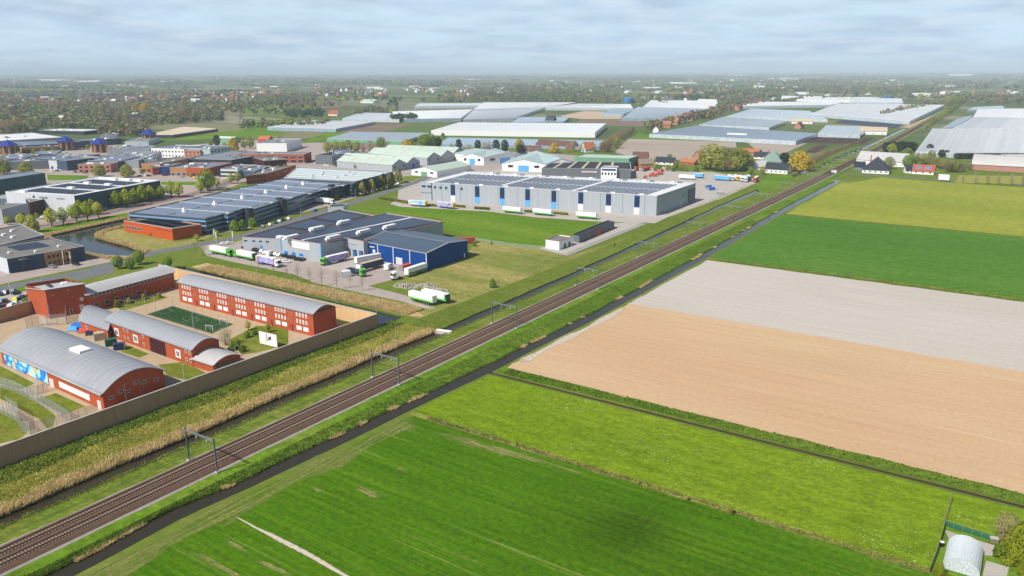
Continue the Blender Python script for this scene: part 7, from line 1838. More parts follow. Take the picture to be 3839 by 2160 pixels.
plant('bush', [(-385.2, 283.5, 6.5), (-382.9, 287.5, 6.5), (-386.6, 297.5, 5.8)], 'broad dark green shrub in the workshop recess', 'shrubs at the workshop', .8)
plant('green', [(-355.3, 194.9, 6.4), (-350.0, 197.7, 5.8), (-354.8, 205.1, 7.2), (-335.9, 208.1, 5.8)], ['leafy tree at the junction, left', 'leafy tree at the junction, middle', 'leafy tree at the junction beside the canal', 'leafy tree behind the pale curved roof'], 'junction trees', 1.1)
plant('bare', [(-265.3, 225.5, 8.6), (-259.3, 226.7, 7.3), (-251.0, 226.1, 8.1), (-241.9, 226.3, 8.5), (-238.7, 230.9, 6.3), (-230.9, 230.3, 7.0), (-274.1, 226.7, 5.9), (-284.0, 227.5, 5.1), (-299.1, 231.2, 5.9)], 'thin bare young tree on the verge of the yard road', 'bare young trees along the yard road', 1.3)
plant('bare', [(-347.3, 231.1, 8.1), (-345.0, 234.4, 7.1)], 'thin bare young tree at the road curve', 'bare young trees at the road curve', 1.5)
plant('avenue', [(-381.7, 268.3, 3.7), (-379.6, 254.3, 3.8)], ['small green tree between the flag poles', 'small green tree before the annexe corner'], 'small trees at the annexe', 1.8)
plant('bush', [(-187.4, 264.5, 4.4), (-181.4, 367.7, 2.4), (-243.1, 326.9, 3.0), (-238.3, 335.6, 2.0)], ['dark bush on the wire fence of the fallow land', 'small bush on the fallow verge', 'bush behind the blue hall', 'small bush on the plot fence'], 'bushes on the fallow land', .6)
plant('olive', [(-676.6, 631.9, 12.9), (-673.0, 640.8, 12.9), (-666.2, 645.1, 12.4), (-660.3, 648.7, 14.1), (-652.6, 653.6, 12.9)], 'olive tree in the row before the green glass greenhouse', 'trees before the green glass front', 1.0)
plant('brown', [(-635.0, 658.0, 14.0), (-622.5, 672.5, 12.4), (-641.1, 674.3, 10.2), (-786.4, 656.3, 14.6), (-645.8, 657.9, 11.2)], 'brown budding tree in the mid distance row', 'brown trees in the mid row')
plant('green', [(-648.5, 690.5, 15.1), (-609.4, 722.1, 18.0), (-610.2, 736.1, 17.6), (-698.2, 868.9, 6.8)], 'fresh green tree behind the mint sheds', 'green trees behind the mint sheds')
plant('willow', [(-594.7, 676.7, 16.1)], 'golden willow behind the mint sheds', 'golden willows', 1.1)
plant('willow', [(-513.2, 782.2, 12.2), (-457.6, 769.3, 11.7)], ['golden topped tree right of the mint sheds', 'golden shrub tree before the long dark red barn'], 'golden willows')
plant('evergreen', [(-598.7, 736.0, 14.0), (-574.2, 744.1, 12.2), (-541.0, 737.0, 13.0), (-516.7, 738.8, 14.3), (-508.3, 744.0, 14.3)], ['broad dark evergreen behind the mint sheds', 'dark evergreen left of the row of five', 'dark evergreen with bare neighbours', 'dark evergreen, left of the twin pair', 'dark evergreen, right of the twin pair'], 'dark evergreens behind the sheds', .8)
plant('greytree', [(-532.0, 735.9, 12.4), (-527.2, 738.9, 12.4), (-543.1, 722.2, 10.1), (-574.8, 729.6, 9.2)], 'bare grey tree between the dark evergreens', 'bare trees between the evergreens')
plant('evergreen', [(-481.0, 735.2, 10.9)], 'dark round tree at the corner of the blue roofed halls', 'dark trees at the halls', 1.3)
plant('greytree', [(-455.5, 714.7, 11.6), (-448.3, 719.3, 10.6), (-447.4, 795.6, 13.5), (-435.1, 789.9, 10.1), (-447.5, 782.1, 8.9), (-421.7, 798.3, 10.0)], 'bare grey garden tree behind the pale blue halls', 'bare garden trees')
plant('brown', [(-416.4, 815.0, 13.5), (-428.8, 849.4, 14.0), (-442.2, 886.5, 14.6), (-456.6, 926.6, 13.9), (-472.3, 970.2, 12.5), (-482.0, 1002.3, 11.5), (-492.2, 1036.4, 11.2), (-415.0, 802.5, 11.2), (-409.3, 806.1, 13.4)], 'brown tree in the slanting row beside the pale field', 'slanting row of brown trees', 1.1)
plant('olive', [(-421.8, 853.8, 13.4), (-428.2, 835.4, 10.4), (-520.5, 1107.7, 8.2)], 'olive tree mixed into the slanting row', 'olive trees in the slanting row')
plant('cypress', [(-372.8, 746.0, 5.5), (-370.4, 746.4, 5.3), (-368.0, 746.8, 5.1), (-365.7, 747.1, 4.8), (-363.3, 747.5, 4.6), (-361.0, 747.8, 4.4), (-358.6, 748.2, 4.2), (-356.3, 748.6, 4.0), (-354.0, 748.9, 3.8), (-351.7, 749.3, 3.6)], 'small dark conifer in the clipped row beside the green hall', 'conifer row by the green hall', 2.2)
plant('olive', [(-254.8, 712.8, 24.3), (-245.7, 714.1, 21.9), (-236.7, 715.4, 21.4), (-230.6, 719.3, 20.5), (-259.3, 714.5, 16.6), (-228.3, 729.6, 17.9), (-243.9, 706.4, 16.3), (-230.5, 710.6, 14.0)], 'large olive tree in the clump beside the far truck row', 'olive clump by the far trucks', 1.15)
plant('brown', [(-235.0, 707.7, 13.1), (-238.9, 705.3, 11.3)], 'reddish budding tree at the foot of the olive clump', 'budding trees by the far trucks')
plant('olive', [(-316.4, 762.7, 7.1), (-323.9, 747.3, 5.5), (-317.1, 751.6, 5.0), (-282.8, 699.5, 7.0), (-276.0, 694.9, 6.4), (-293.2, 675.1, 7.3), (-285.4, 684.5, 6.0), (-212.7, 700.8, 6.2), (-203.8, 706.5, 7.1)], 'small olive garden tree near the orange roofs', 'garden trees near the orange roofs')
plant('bush', [(-322.7, 732.3, 4.0), (-296.2, 691.1, 4.7), (-279.3, 683.9, 3.6), (-269.3, 690.3, 3.6), (-260.3, 691.7, 5.0), (-284.2, 667.9, 3.1)], 'green garden bush behind the far yard', 'garden bushes', .9)
plant('willow', [(-181.5, 746.1, 18.5)], 'large golden willow at the level crossing', 'golden willows', 1.25)
plant('willow', [(-191.6, 744.0, 8.2)], 'slim golden tree beside the large willow', 'golden willows', .5)
plant('evergreen', [(-210.1, 798.4, 11.2), (-144.4, 972.2, 11.6), (-140.7, 987.7, 11.7), (-132.2, 986.4, 12.2), (-125.7, 990.5, 11.6), (-121.0, 993.4, 11.1)], ['dark evergreen left of the large willow', 'dark evergreen at the west end of the clump by the railway', 'dark evergreen second in the clump by the railway', 'dark evergreen in the middle of the clump by the railway', 'dark evergreen fourth in the clump by the railway', 'dark evergreen at the east end of the clump by the railway'], 'dark evergreens by the railway', 1.2)
plant('evergreen', [(-104.3, 997.3, 9.4), (-87.1, 946.5, 8.3), (-83.3, 954.8, 7.3)], ['dark evergreen standing against the ribbed greenhouse', 'dark evergreen behind the farm gardens, left', 'dark evergreen behind the farm gardens, right'], 'dark evergreens at the farm', 1.1)
plant('avenue', [(-137.0, 957.5, 11.9)], 'pale golden green tree before the dark clump', 'farm trees', 1.7)
plant('green', [(-117.0, 927.7, 9.9), (-123.8, 935.2, 6.3), (-100.6, 815.1, 13.3)], ['green tree behind the grey barn, right', 'green tree behind the grey barn, left', 'bright round tree beside the black roofed farmhouse'], 'farm trees', 1.3)
plant('olive', [(-116.1, 805.3, 11.5), (-93.5, 919.8, 9.2), (-80.9, 846.1, 9.4), (-73.6, 832.3, 9.2), (-62.0, 813.3, 11.6), (-65.8, 819.5, 9.0), (-94.4, 866.5, 10.6), (-100.9, 862.4, 7.8)], 'olive tree in the farm gardens', 'farm garden trees', 1.1)
plant('brown', [(-105.5, 912.2, 7.1), (-93.1, 877.5, 5.9), (-87.1, 871.2, 6.8), (-77.6, 838.8, 7.4), (-68.0, 809.5, 8.9), (-62.8, 839.1, 6.5), (-56.7, 825.3, 7.2), (-52.1, 837.0, 6.4)], 'brown budding tree in the farm gardens', 'budding trees in the farm gardens', 1.2)
plant('greytree', [(-50.0, 739.9, 6.5), (-41.2, 742.0, 9.3), (-32.9, 743.9, 8.5), (-25.3, 745.3, 8.8), (-16.5, 747.5, 9.2), (-8.4, 749.4, 9.6)], 'bare roadside tree before the yellow strip', 'bare roadside trees', .55)
plant('brown', [(-188.1, 817.4, 7.4), (-188.5, 832.7, 7.1), (-189.0, 848.5, 6.9), (-189.5, 864.9, 6.6), (-190.1, 881.7, 6.4), (-190.6, 899.2, 6.1), (-191.2, 917.3, 5.8), (-191.8, 936.0, 5.6), (-192.4, 955.3, 5.3), (-193.0, 975.4, 5.0), (-193.7, 996.3, 4.7), (-194.3, 1017.9, 4.3), (-195.0, 1040.4, 4.0), (-195.8, 1063.8, 3.6)], 'brown tree in the dense hedge along the railway', 'hedge trees along the railway', 1.5)
plant('bush', [(-174.1, 782.3, 3.8), (-174.5, 803.0, 3.6), (-174.9, 824.7, 3.5), (-175.4, 847.4, 3.4), (-175.8, 871.3, 3.3), (-176.3, 896.3, 3.2), (-176.8, 922.6, 3.0), (-177.3, 950.2, 2.9), (-177.9, 979.4, 2.7), (-178.4, 1010.1, 2.6)], 'green shrub on the railway bank beyond the crossing', 'bank shrubs', 1.2)
plant('evergreen', [(-71.6, 939.1, 6.2), (-67.7, 941.6, 6.2), (-63.7, 944.1, 6.2), (-59.8, 946.6, 6.2), (-55.8, 949.1, 6.1), (-51.8, 951.6, 6.1), (-47.9, 954.1, 6.1), (-43.9, 956.6, 6.1), (-40.0, 959.1, 6.1), (-36.0, 961.6, 6.1), (-32.0, 964.1, 6.1), (-28.1, 966.6, 6.1), (-24.1, 969.1, 6.1), (-20.2, 971.6, 6.1), (-16.2, 974.1, 6.1), (-12.3, 976.5, 6.1), (-8.3, 979.0, 6.1)], 'dark tree in the hedge before the ribbed greenhouse', 'dark hedge before the ribbed greenhouse', 1.7)
plant('olive', [(-154.3, 1392.4, 8.4), (-156.0, 1440.7, 8.8), (-157.8, 1492.3, 9.2), (-159.8, 1547.5, 9.7), (-161.9, 1606.6, 10.2), (-164.2, 1670.2, 10.8), (-166.6, 1738.6, 11.4), (-169.2, 1812.6, 12.0), (-172.1, 1892.8, 12.7), (-175.2, 1980.0, 13.5), (-178.6, 2075.2, 14.3)], 'olive shrub tree between railway and nursery canal', 'trees beside the nursery canal', 1.6)
plant('olive', [(-213.9, 2291.7, 23.1), (-210.0, 2320.4, 22.6), (-206.0, 2349.8, 22.1), (-202.0, 2379.8, 21.6), (-197.8, 2410.4, 21.1), (-193.6, 2441.7, 20.6)], 'olive tree in the far wood at the railway bend', 'trees at the railway bend', 1.0)
plant('limebush', [(7.3, 159.1, 8.3), (8.4, 162.9, 7.5), (8.6, 155.7, 3.4), (-4.2, 147.2, 2.9)], ['bright lime bush at the right edge of the allotment', 'tall lime bush cut by the right edge', 'lime bush in the lower right corner', 'lime bush beside the polytunnel door'], 'lime bushes at the allotment', .62)
plant('brown', [(5.5, 166.1, 6.6)], 'leafless grey brown tree behind the allotment beds', 'allotment trees', 1.0)
plant('bush', [(4.2, 160.1, 2.6)], 'dark green bush beside the allotment beds', 'allotment bushes', .5)
plant('olivebush', [(-43.2, 146.4, 2.1), (-64.5, 147.1, 1.1), (-52.7, 146.6, 1.2)], ['tawny bush on the dry field edge', 'little tawny bush on the dry field edge, left', 'tiny tawny bush on the dry field edge'], 'bushes on the dry field edge', .6)
plant('avenue', [(-228.2, 169.4, 3.8), (-220.4, 171.9, 3.5)], ['slim lime green tree before the cell block, left', 'slim lime green tree before the cell block, right'], 'cell block trees', 1.2)
plant('greytree', [(-221.8, 155.0, 6.1)], 'budding garden tree at the end of the activity block', 'prison garden trees', 1.2)
plant('bush', [(-215.1, 154.7, 3.2), (-221.8, 163.7, 2.6), (-211.3, 153.8, 2.5), (-222.1, 167.3, 2.2), (-215.1, 152.4, 2.8)], 'dark green shrub in the prison garden', 'prison garden shrubs', .8)
plant('olivebush', [(-296.5, 165.1, 2.5), (-295.3, 159.3, 2.9), (-296.8, 171.7, 2.5), (-294.3, 176.8, 2.1)], 'olive shrub in the pergola garden', 'pergola shrubs', .8)
plant('bush', [(-331.8, 143.4, 2.4), (-319.9, 133.2, 2.0), (-334.8, 143.2, 1.5), (-332.7, 145.4, 1.5)], 'clipped hedge mound in the prison car park', 'car park hedges', 1.4)

# ------------------------------------------------------------------ reeds, rough grass (uncountable)
def blades(name, label, pts, hts, width, m, k=3, lean=.35, z=0.0, seed=3):
    r = np.random.RandomState(seed)
    n = len(pts)
    P = np.repeat(np.asarray(pts, dtype=np.float64), k, 0); Hh = np.repeat(np.asarray(hts), k)
    Z = np.repeat(np.broadcast_to(np.asarray(z, dtype=np.float64), (n,)), k)
    N = n * k
    P = P + r.randn(N, 2) * .16
    th = r.rand(N) * np.pi
    w = width * (.6 + .8 * r.rand(N))
    dx, dy = np.cos(th) * w / 2, np.sin(th) * w / 2
    Hh = Hh * (.65 + .55 * r.rand(N))
    lx, ly = r.randn(N) * lean * Hh * .5, r.randn(N) * lean * Hh * .5
    v = np.stack([np.stack([P[:, 0] - dx, P[:, 1] - dy, Z - .05], 1), np.stack([P[:, 0] + dx, P[:, 1] + dy, Z - .05], 1),
                  np.stack([P[:, 0] + lx + dx * .5, P[:, 1] + ly + dy * .5, Z + Hh], 1), np.stack([P[:, 0] + lx - dx * .5, P[:, 1] + ly - dy * .5, Z + Hh], 1)], 1).reshape(-1, 3)
    return stuff(obj(name, quads_mesh(name, v, m)), label, 'reeds' if 'reed' in name else 'grass')
def bladeleaf(name, c1, c2, c3, scale):
    t = NT(name)
    n = t.noise(t.pos, scale, 3.0); f = t.noise(t.pos, 2.4, 1.0)
    c = t.ramp(t.math('ADD', t.math('MULTIPLY', n, .6), t.math('MULTIPLY', f, .4)), [(.3, c1), (.5, c2), (.7, c3)])
    return leafy(t, c, .45)
REED = bladeleaf('pale_reed', (.24, .31, .035), (.48, .46, .10), (.70, .64, .20), .13)
REEDTAN = bladeleaf('dry_reed', (.46, .37, .16), (.68, .53, .26), (.80, .65, .35), .3)
TUSSOCK = bladeleaf('green_tussock', (.085, .17, .012), (.14, .24, .018), (.24, .31, .04), .25)
WEED = bladeleaf('verge_grass', (.17, .24, .02), (.26, .31, .035), (.42, .39, .09), .15)
def strip_pts(n, xl, xr, y0, y1, bias=0.0):
    ys = y0 + (y1 - y0) * NPR.rand(n) ** (1 + bias)
    u = NPR.rand(n)
    return np.array([[xl(y) + (xr(y) - xl(y)) * uu, y] for y, uu in zip(ys, u)])
n = 34000
p = strip_pts(n, lambda y: -190.8, lambda y: dl_l(y) - 2.2, 20, 205, .25)
blades('reed_bed', 'pale yellow green reed bed between prison wall and ditch', p, .35 + .35 * NPR.rand(n), .24, REED, 4, 1.2)
n = 9000
p = strip_pts(n, lambda y: -191.2, lambda y: -184.5 + 1.5 * math.sin(y * .11), 20, 205, .25)
blades('wall_foot_herbs', 'fresh green herbs at the foot of the prison wall', p, .5 + .5 * NPR.rand(n), .4, TUSSOCK, 2, .9)
n = 9000
p = strip_pts(n, lambda y: dl_l(y) - 3.2 + .6 * math.sin(y * .4), lambda y: dl_l(y) + .4, 20, 205, .25)
blades('reed_fringe', 'tall dry tan reed fringe along the west ditch', p, .7 + .7 * NPR.rand(n), .2, REEDTAN, 4, .8)
n = 8000
p = strip_pts(n, lambda y: dl_l(y) - 13 , lambda y: dl_l(y) + .2, 205, 640, .5)
blades('verge_grass', 'rough grass on the west verge beyond the prison', p, .08 + .16 * NPR.rand(n), .45, WEED, 2, 1.5)
n = 12000
p = strip_pts(n, lambda y: rail_x(y) + 8.6, lambda y: dr_l(y) - .2, 20, 480, .6)
zz = np.array([.40 + (.1 - .40) * min(1, max(0, (x - rail_x(y) - 8) / max(1, dr_l(y) - rail_x(y) - 8))) for x, y in p])
blades('rough_bank_grass', 'dark green rough grass on the east railway bank', p, .10 + .28 * NPR.rand(n) ** 2, .34, TUSSOCK, 3, 1.4, zz)
n = 5200
p = strip_pts(n * 3, lambda y: dr_l(y) - 1.0, lambda y: dr_l(y) + .35, 20, 520, .5)
msk = np.array([math.sin(y * .21) + math.sin(y * .083 + 2) + .8 * math.sin(y * .61) > .9 for x, y in p]); p = p[msk][:n]
blades('dry_reed_edge', 'dry tan reeds along the east ditch', p, .2 + .25 * NPR.rand(len(p)), .2, REEDTAN, 3, 1.2, -.05)
n = 6000
p = strip_pts(n, lambda y: dl_r(y) - .3, lambda y: dl_r(y) + 1.6, 20, 520, .5)
blades('ditch_bank_grass', 'pale grass along the railway side of the west ditch', p, .2 + .25 * NPR.rand(n), .32, WEED, 2, .9, .05)
n = 15000
p = np.stack([-322 + 130 * NPR.rand(n), 214.2 + 9.5 * NPR.rand(n)], 1)
blades('moat_reeds', 'tan reed band behind the ochre prison wall', p, .5 + .5 * NPR.rand(n), .26, REEDTAN, 4, 1.0)
def loop_edge(loop, n, wd, inward):
    out = []
    m_ = len(loop); Ls = [math.dist(loop[i], loop[(i + 1) % m_]) for i in range(m_)]; T = sum(Ls)
    for i in range(m_):
        a, b_ = loop[i], loop[(i + 1) % m_]
        d = Vector((b_[0] - a[0], b_[1] - a[1])).normalized(); nn = Vector((-d.y, d.x))
        for k in range(int(n * Ls[i] / T)):
            q = mid(a, b_, NPR.rand()); o = (NPR.rand() - .3) * wd
            out.append((q[0] - nn.x * o * inward, q[1] - nn.y * o * inward))
    return np.array(out)
_ar = sum(pond_loop[i][0] * pond_loop[(i + 1) % len(pond_loop)][1] - pond_loop[(i + 1) % len(pond_loop)][0] * pond_loop[i][1] for i in range(len(pond_loop)))
p = loop_edge(pond_loop, 6000, 4.0, 1 if _ar > 0 else -1)
blades('canal_reeds', 'tan reeds around the estate canal', p, .6 + .6 * NPR.rand(len(p)), .36, REEDTAN, 3, .7)
n = 5000
p = np.stack([-128 + 330 * NPR.rand(n) ** 1.3, 185.3 + 4.6 * NPR.rand(n)], 1)
blades('ditch_verge_grass', 'lush grass beside the field ditch below the sandy field', p, .15 + .25 * NPR.rand(n), .4, TUSSOCK, 2, 1.0)
n = 3000
p = np.stack([-126 + 330 * NPR.rand(n) ** 1.3, 147.8 + .5 * NPR.randn(n)], 1)
blades('dry_edge_grass', 'tawny tussocks on the field edge between wheat and meadow', p, .15 + .25 * NPR.rand(n), .35, bladeleaf('tawny_tussock', (.15, .17, .03), (.30, .27, .08), (.46, .38, .17), .3), 2, 1.0)
n = 3000
p = np.stack([-126 + 300 * NPR.rand(n), 366 + 2.6 * NPR.rand(n)], 1)
blades('field_ditch_grass', 'rough grass on the ditch between grey and green field', p, .2 + .3 * NPR.rand(n), .5, WEED, 2, 1.0)

# hedges of the logistics hall
def hedge(label, a, b_, w, h, m, name='hedge'):
    L = math.dist(a, b_); n = int(L * 55)
    r = np.random.RandomState(int(L * 10))
    c = np.stack([r.rand(n) * L, (r.rand(n) - .5) * w, h * r.rand(n) ** .6], 1)
    nr = r.randn(n, 3); nr /= np.linalg.norm(nr, axis=1)[:, None]
    t_ = np.cross(nr, r.randn(n, 3)); t_ /= np.linalg.norm(t_, axis=1)[:, None]; u_ = np.cross(nr, t_)
    s_ = .32
    v = np.stack([c - t_ * s_, c + u_ * s_, c + t_ * s_, c - u_ * s_], 1).reshape(-1, 3)
    t = thing(name, label, 'hedge', (*a, 0), ang(a, b_), 'clipped hedges')
    obj('foliage', quads_mesh('foliage', v, m), t)
    MB().box(.2, L - .2, -w * .3, w * .3, 0, h * .7).build('hedge_core', M['trunk'], t)
for k, (a, b_) in enumerate([((-396.5, 417.9), (-364.3, 413.3)), ((-348.4, 412.4), (-339.2, 414.1)), ((-329.5, 420.3), (-320.9, 421.0)), ((-312.3, 420.7), (-301.6, 422.9)), ((-277.5, 428.8), (-271.0, 429.1)), ((-257.8, 433.2), (-247.7, 434.3)), ((-371.3, 413.3), (-362.6, 412.6))]):
    hedge(['long lime hedge left of the printed trailers', 'lime hedge between the two printed trailers', 'lime hedge right of the printed trailers', 'separate lime hedge block before the second glass bay', 'lime hedge between the left and middle trailers', 'lime hedge between the middle and right trailers', 'short lime hedge at the hall entrance'][k], a, b_, 2.2, 1.6, LEAF['lime'])

# ------------------------------------------------------------------ the country beyond
far_house_w = MB().box(-5, 5, -4, 4, 0, 4.5).face([(-5, -4, 4.5), (-5, 4, 4.5), (-5, 0, 8.5)]).face([(5, -4, 4.5), (5, 4, 4.5), (5, 0, 8.5)])
hw_mesh = {k: far_house_w.mesh('wall', m_) for k, m_ in (('w', M['white']), ('b', M['pink_brick']), ('t', M['tan_brick']))}
far_roof = MB().hexa([(-5.5, -4.6, 4.1), (5.5, -4.6, 4.1), (5.5, 0, 8.5), (-5.5, 0, 8.5)], [(-5.5, -4.6, 4.4), (5.5, -4.6, 4.4), (5.5, 0, 8.8), (-5.5, 0, 8.8)]).hexa([(-5.5, 0, 8.5), (5.5, 0, 8.5), (5.5, 4.6, 4.1), (-5.5, 4.6, 4.1)], [(-5.5, 0, 8.8), (5.5, 0, 8.8), (5.5, 4.6, 4.4), (-5.5, 4.6, 4.4)])
hr_mesh = {k: far_roof.mesh('roof', m_) for k, m_ in (('r', mat('muted_red_tile', (.24, .095, .065), .85)), ('o', mat('muted_orange_tile', (.30, .14, .085), .85)), ('n', M['brown_tile']), ('s', M['slate']), ('g', M['light']))}
def far_house(c, rz, s, wk, rk, label, group):
    t = thing('distant_house', label, 'house', (*c, 0), rz, group); t.scale = (s, s, s)
    obj('wall', hw_mesh[wk], t); obj('roof', hr_mesh[rk], t)
TOWN = [([(-2788.8, 1223.9), (-2804.3, 1418.9), (-2122.8, 1070.7), (-2077.5, 908.0)], 16, 'n', 'small houses at the far left of the town'), ([(-2567.0, 1238.0), (-2550.3, 1319.6), (-2196.8, 1134.8), (-2218.3, 1067.9)], 22, 'r', 'red roofed houses in the left part of the town'), ([(-2741.9, 1453.3), (-2876.0, 1767.9), (-2167.9, 1329.6), (-2172.6, 1148.7)], 30, 'n', 'brown roofed houses in the middle of the town'), ([(-2883.0, 1764.2), (-2871.3, 1882.1), (-2262.6, 1480.6), (-2285.7, 1396.1)], 24, 'r', 'red roofed houses in the middle of the town'), ([(-2827.9, 1905.2), (-2703.3, 2089.4), (-2119.0, 1635.6), (-2229.1, 1499.3)], 36, 'r', 'red roofed houses in the right part of the town'), ([(-3316.5, 2175.8), (-3082.7, 2450.8), (-2570.8, 2042.2), (-2778.0, 1820.5)], 20, 's', 'dark roofed houses at the far side of the town'), ([(-2803.7, 2228.1), (-2780.0, 2378.9), (-2305.3, 1971.1), (-2337.6, 1856.0)], 22, 'o', 'orange red houses at the right end of the town'), ([(-2767.6, 2458.0), (-2748.4, 2785.1), (-2207.7, 2235.7), (-2253.0, 1999.4)], 22, 'n', 'houses beyond the ploughed field'), ([(-2992.3, 3032.8), (-2733.4, 3365.7), (-2143.8, 2638.9), (-2282.6, 2311.8)], 18, 'g', 'pale houses along the far road'), ([(-2228.6, 2885.2), (-2163.8, 2918.2), (-1703.3, 2296.6), (-1753.5, 2269.4)], 10, 'o', 'orange roofed houses by the far lane'), ([(-492.8, 1087.9), (-546.1, 1320.6), (-585.1, 1557.7), (-453.4, 1027.9)], 12, 'o', 'houses along the nursery lane'), ([(-567.8, 1372.7), (-682.7, 2171.7), (-645.8, 2192.6), (-520.3, 1311.4)], 14, 'n', 'houses along the tree lined nursery lane'), ([(-1285.3, 3220.1), (-1166.1, 3580.4), (-976.7, 3002.2), (-1122.5, 2813.9)], 12, 'r', 'houses in the far hamlet'), ([(-405.9, 3195.8), (-112.4, 3823.1), (-90.9, 3168.3), (-329.6, 2782.1)], 12, 'g', 'farms on the far right'), ([(-1619.9, 813.8), (-1565.5, 1011.3), (-1301.9, 839.0), (-1336.3, 668.8)], 10, 's', 'houses hidden in the left wood')]
rr = random.Random(21)
for q, n, rk, grp in TOWN:
    for k in range(n):
        u, v = rr.random(), rr.random()
        c = mid(mid(q[0], q[1], u), mid(q[3], q[2], u), v)
        kk = rk if rr.random() < .75 else rr.choice('rnsg')
        far_house(c, rr.choice([0, 1.57]) + rr.uniform(-.2, .2), rr.uniform(1.0, 1.7), rr.choice('wbt'), kk, 'one of the ' + grp, grp)
rr = random.Random(41)
hd_ = Vector((-math.sin(math.radians(33.847)), math.cos(math.radians(33.847))))
for k in range(150):
    d = 2300 * (9000 / 2300) ** rr.random(); o = d * rr.uniform(-.72, .72)
    c = (hd_.x * d + hd_.y * o, hd_.y * d - hd_.x * o)
    if abs(c[0] - rail_x(c[1])) < 60: continue
    t = thing('distant_farm', 'small pale farm shed scattered over the hazy far plain', 'farm', (*c, 0), rr.choice([0, 1.57]) + rr.uniform(-.2, .2), 'farm sheds on the far plain')
    t.scale = (rr.uniform(1.5, 6), rr.uniform(1.2, 3), rr.uniform(.8, 1.2))
    obj('wall', hw_mesh['w'], t); obj('roof', hr_mesh[rr.choice('gggggnr')], t)
rr = random.Random(5)
BIG = [((-3163.5, 1468.7), (-3227.3, 1635.0), 30, 9, 'grey'), ((-3307.1, 1739.5), (-2920.6, 1664.3), 60, 12, 'blue'), ((-5352.2, 3103.2), (-5065.2, 3232.0), 120, 6, 'white'), ((-5454.8, 3489.5), (-5329.7, 3543.9), 80, 14, 'dark'), ((-5611.2, 7134.2), (-5431.3, 7190.6), 150, 8, 'tan'), ((-3742.7, 4698.0), (-3491.7, 4803.1), 120, 6, 'tan'), ((-3070.3, 3176.3), (-3000.5, 3210.0), 60, 7, 'white'), ((-3245.5, 3011.7), (-3236.1, 3096.1), 50, 8, 'tan'), ((-2816.4, 4241.9), (-2433.6, 4413.8), 120, 4, 'tan'), ((-1833.0, 3105.7), (-1652.1, 3197.6), 80, 5, 'white'), ((-1748.7, 3814.5), (-1662.8, 3856.0), 80, 5, 'white'), ((-2233.0, 5330.1), (-2073.5, 5171.1), 100, 8, 'white'), ((-5345.5, 14676.6), (-4250.2, 12706.3), 300, 14, 'white'), ((-971.9, 13157.1), (-853.9, 13799.5), 300, 20, 'white'), ((-668.5, 11172.4), (-296.8, 11252.9), 300, 8, 'tan'), ((-2300.3, 7896.3), (-2046.9, 7555.7), 200, 12, 'white'), ((-2480.2, 10054.9), (-2188.2, 9487.1), 200, 8, 'tan'), ((-1356.5, 6457.1), (-1096.5, 6289.2), 150, 5, 'tan'), ((-535.3, 4797.5), (-463.8, 4691.9), 60, 8, 'white'), ((-1114.8, 2411.9), (-999.9, 2474.9), 60, 5, 'grey'), ((-1815.7, 1273.6), (-1766.1, 1270.4), 40, 6, 'white'), ((-1532.9, 814.1), (-1495.7, 818.7), 30, 5, 'white'), ((-2087.0, 2976.6), (-1986.8, 2932.5), 60, 6, 'white'), ((-9411.2, 4566.1), (-8181.1, 4166.2), 150, 10, 'white'), ((-7588.4, 4027.6), (-7368.2, 4113.5), 150, 10, 'white')]
bm = dict(grey=(M['light_cladding'], M['grey_roof']), blue=(M['slate_cladding'], M['panel_sky_sheen']), white=(M['white'], M['white_roof']), dark=(M['slate_cladding'], M['dark_bitumen']), tan=(M['tan_brick'], M['tarp']))
names = iter(['long grey halls at the left end of the town', 'dark blue office slab in the town', 'thin white greenhouse line on the left horizon', 'dark square block on the left horizon', 'tan shed far behind the meadow, back one', 'tan roof strip far behind the meadow, front one', 'white hall near the far road', 'pinkish hall at the right end of the town', 'long sandy roof strip behind the glass district', 'pale greenhouse strip behind the tree row', 'small pale hall right of the tree row', 'white halls on the far plain', 'white factory with pink front on the horizon', 'bright white hall on the right horizon', 'long cream hall on the right horizon', 'white sheds above the long nursery range', 'cream greenhouse line on the far plain', 'rust coloured roof strip right of centre', 'white farm sheds before the right wood', 'grey greenhouse row behind the arched block', 'white villa in the left wood', 'white bungalow in the left wood', 'white shed near the far lane', 'white hall under the left wind turbines', 'white hall below the far pylons'])
for A_, B_, dp, hh, k in BIG:
    est('distant_hall', next(names), 'hall', qd(A_, B_, dp), hh, bm[k][0], bm[k][1], None)

# woods, hedgerows and garden trees too far away to count: leaf clumps, tinted tree by tree
def far_trees(name, label, pts, hts, rad, tints, leaves=14, seed=9, lf=.42):
    r = np.random.RandomState(seed)
    n = len(pts); N = n * leaves
    P = np.repeat(np.asarray(pts), leaves, 0); Hh = np.repeat(hts, leaves); Rr = np.repeat(rad, leaves); Tn = np.repeat(tints, leaves, 0)
    u = r.randn(N, 3); u /= np.linalg.norm(u, axis=1)[:, None]; u *= (.55 + .45 * r.rand(N))[:, None]
    c = np.stack([P[:, 0] + u[:, 0] * Rr, P[:, 1] + u[:, 1] * Rr, Hh * (.55 + .42 * u[:, 2])], 1)
    nr = u + np.array([0, 0, .5]) + r.randn(N, 3) * .4; nr /= np.linalg.norm(nr, axis=1)[:, None]
    a = np.cross(nr, r.randn(N, 3)); a /= np.linalg.norm(a, axis=1)[:, None]; b_ = np.cross(nr, a)
    s = (Rr * lf * (.6 + .8 * r.rand(N)))[:, None]
    v = np.stack([c - a * s, c + b_ * s, c + a * s, c - b_ * s], 1).reshape(-1, 3)
    col = np.repeat(np.concatenate([Tn * (.8 + .4 * r.rand(N))[:, None], np.ones((N, 1))], 1), 4, 0)
    return stuff(obj(name, quads_mesh(name, v, FARLEAF, 4, col)), label, 'trees')
FARLEAF = attrmat('distant_foliage', 'tint')
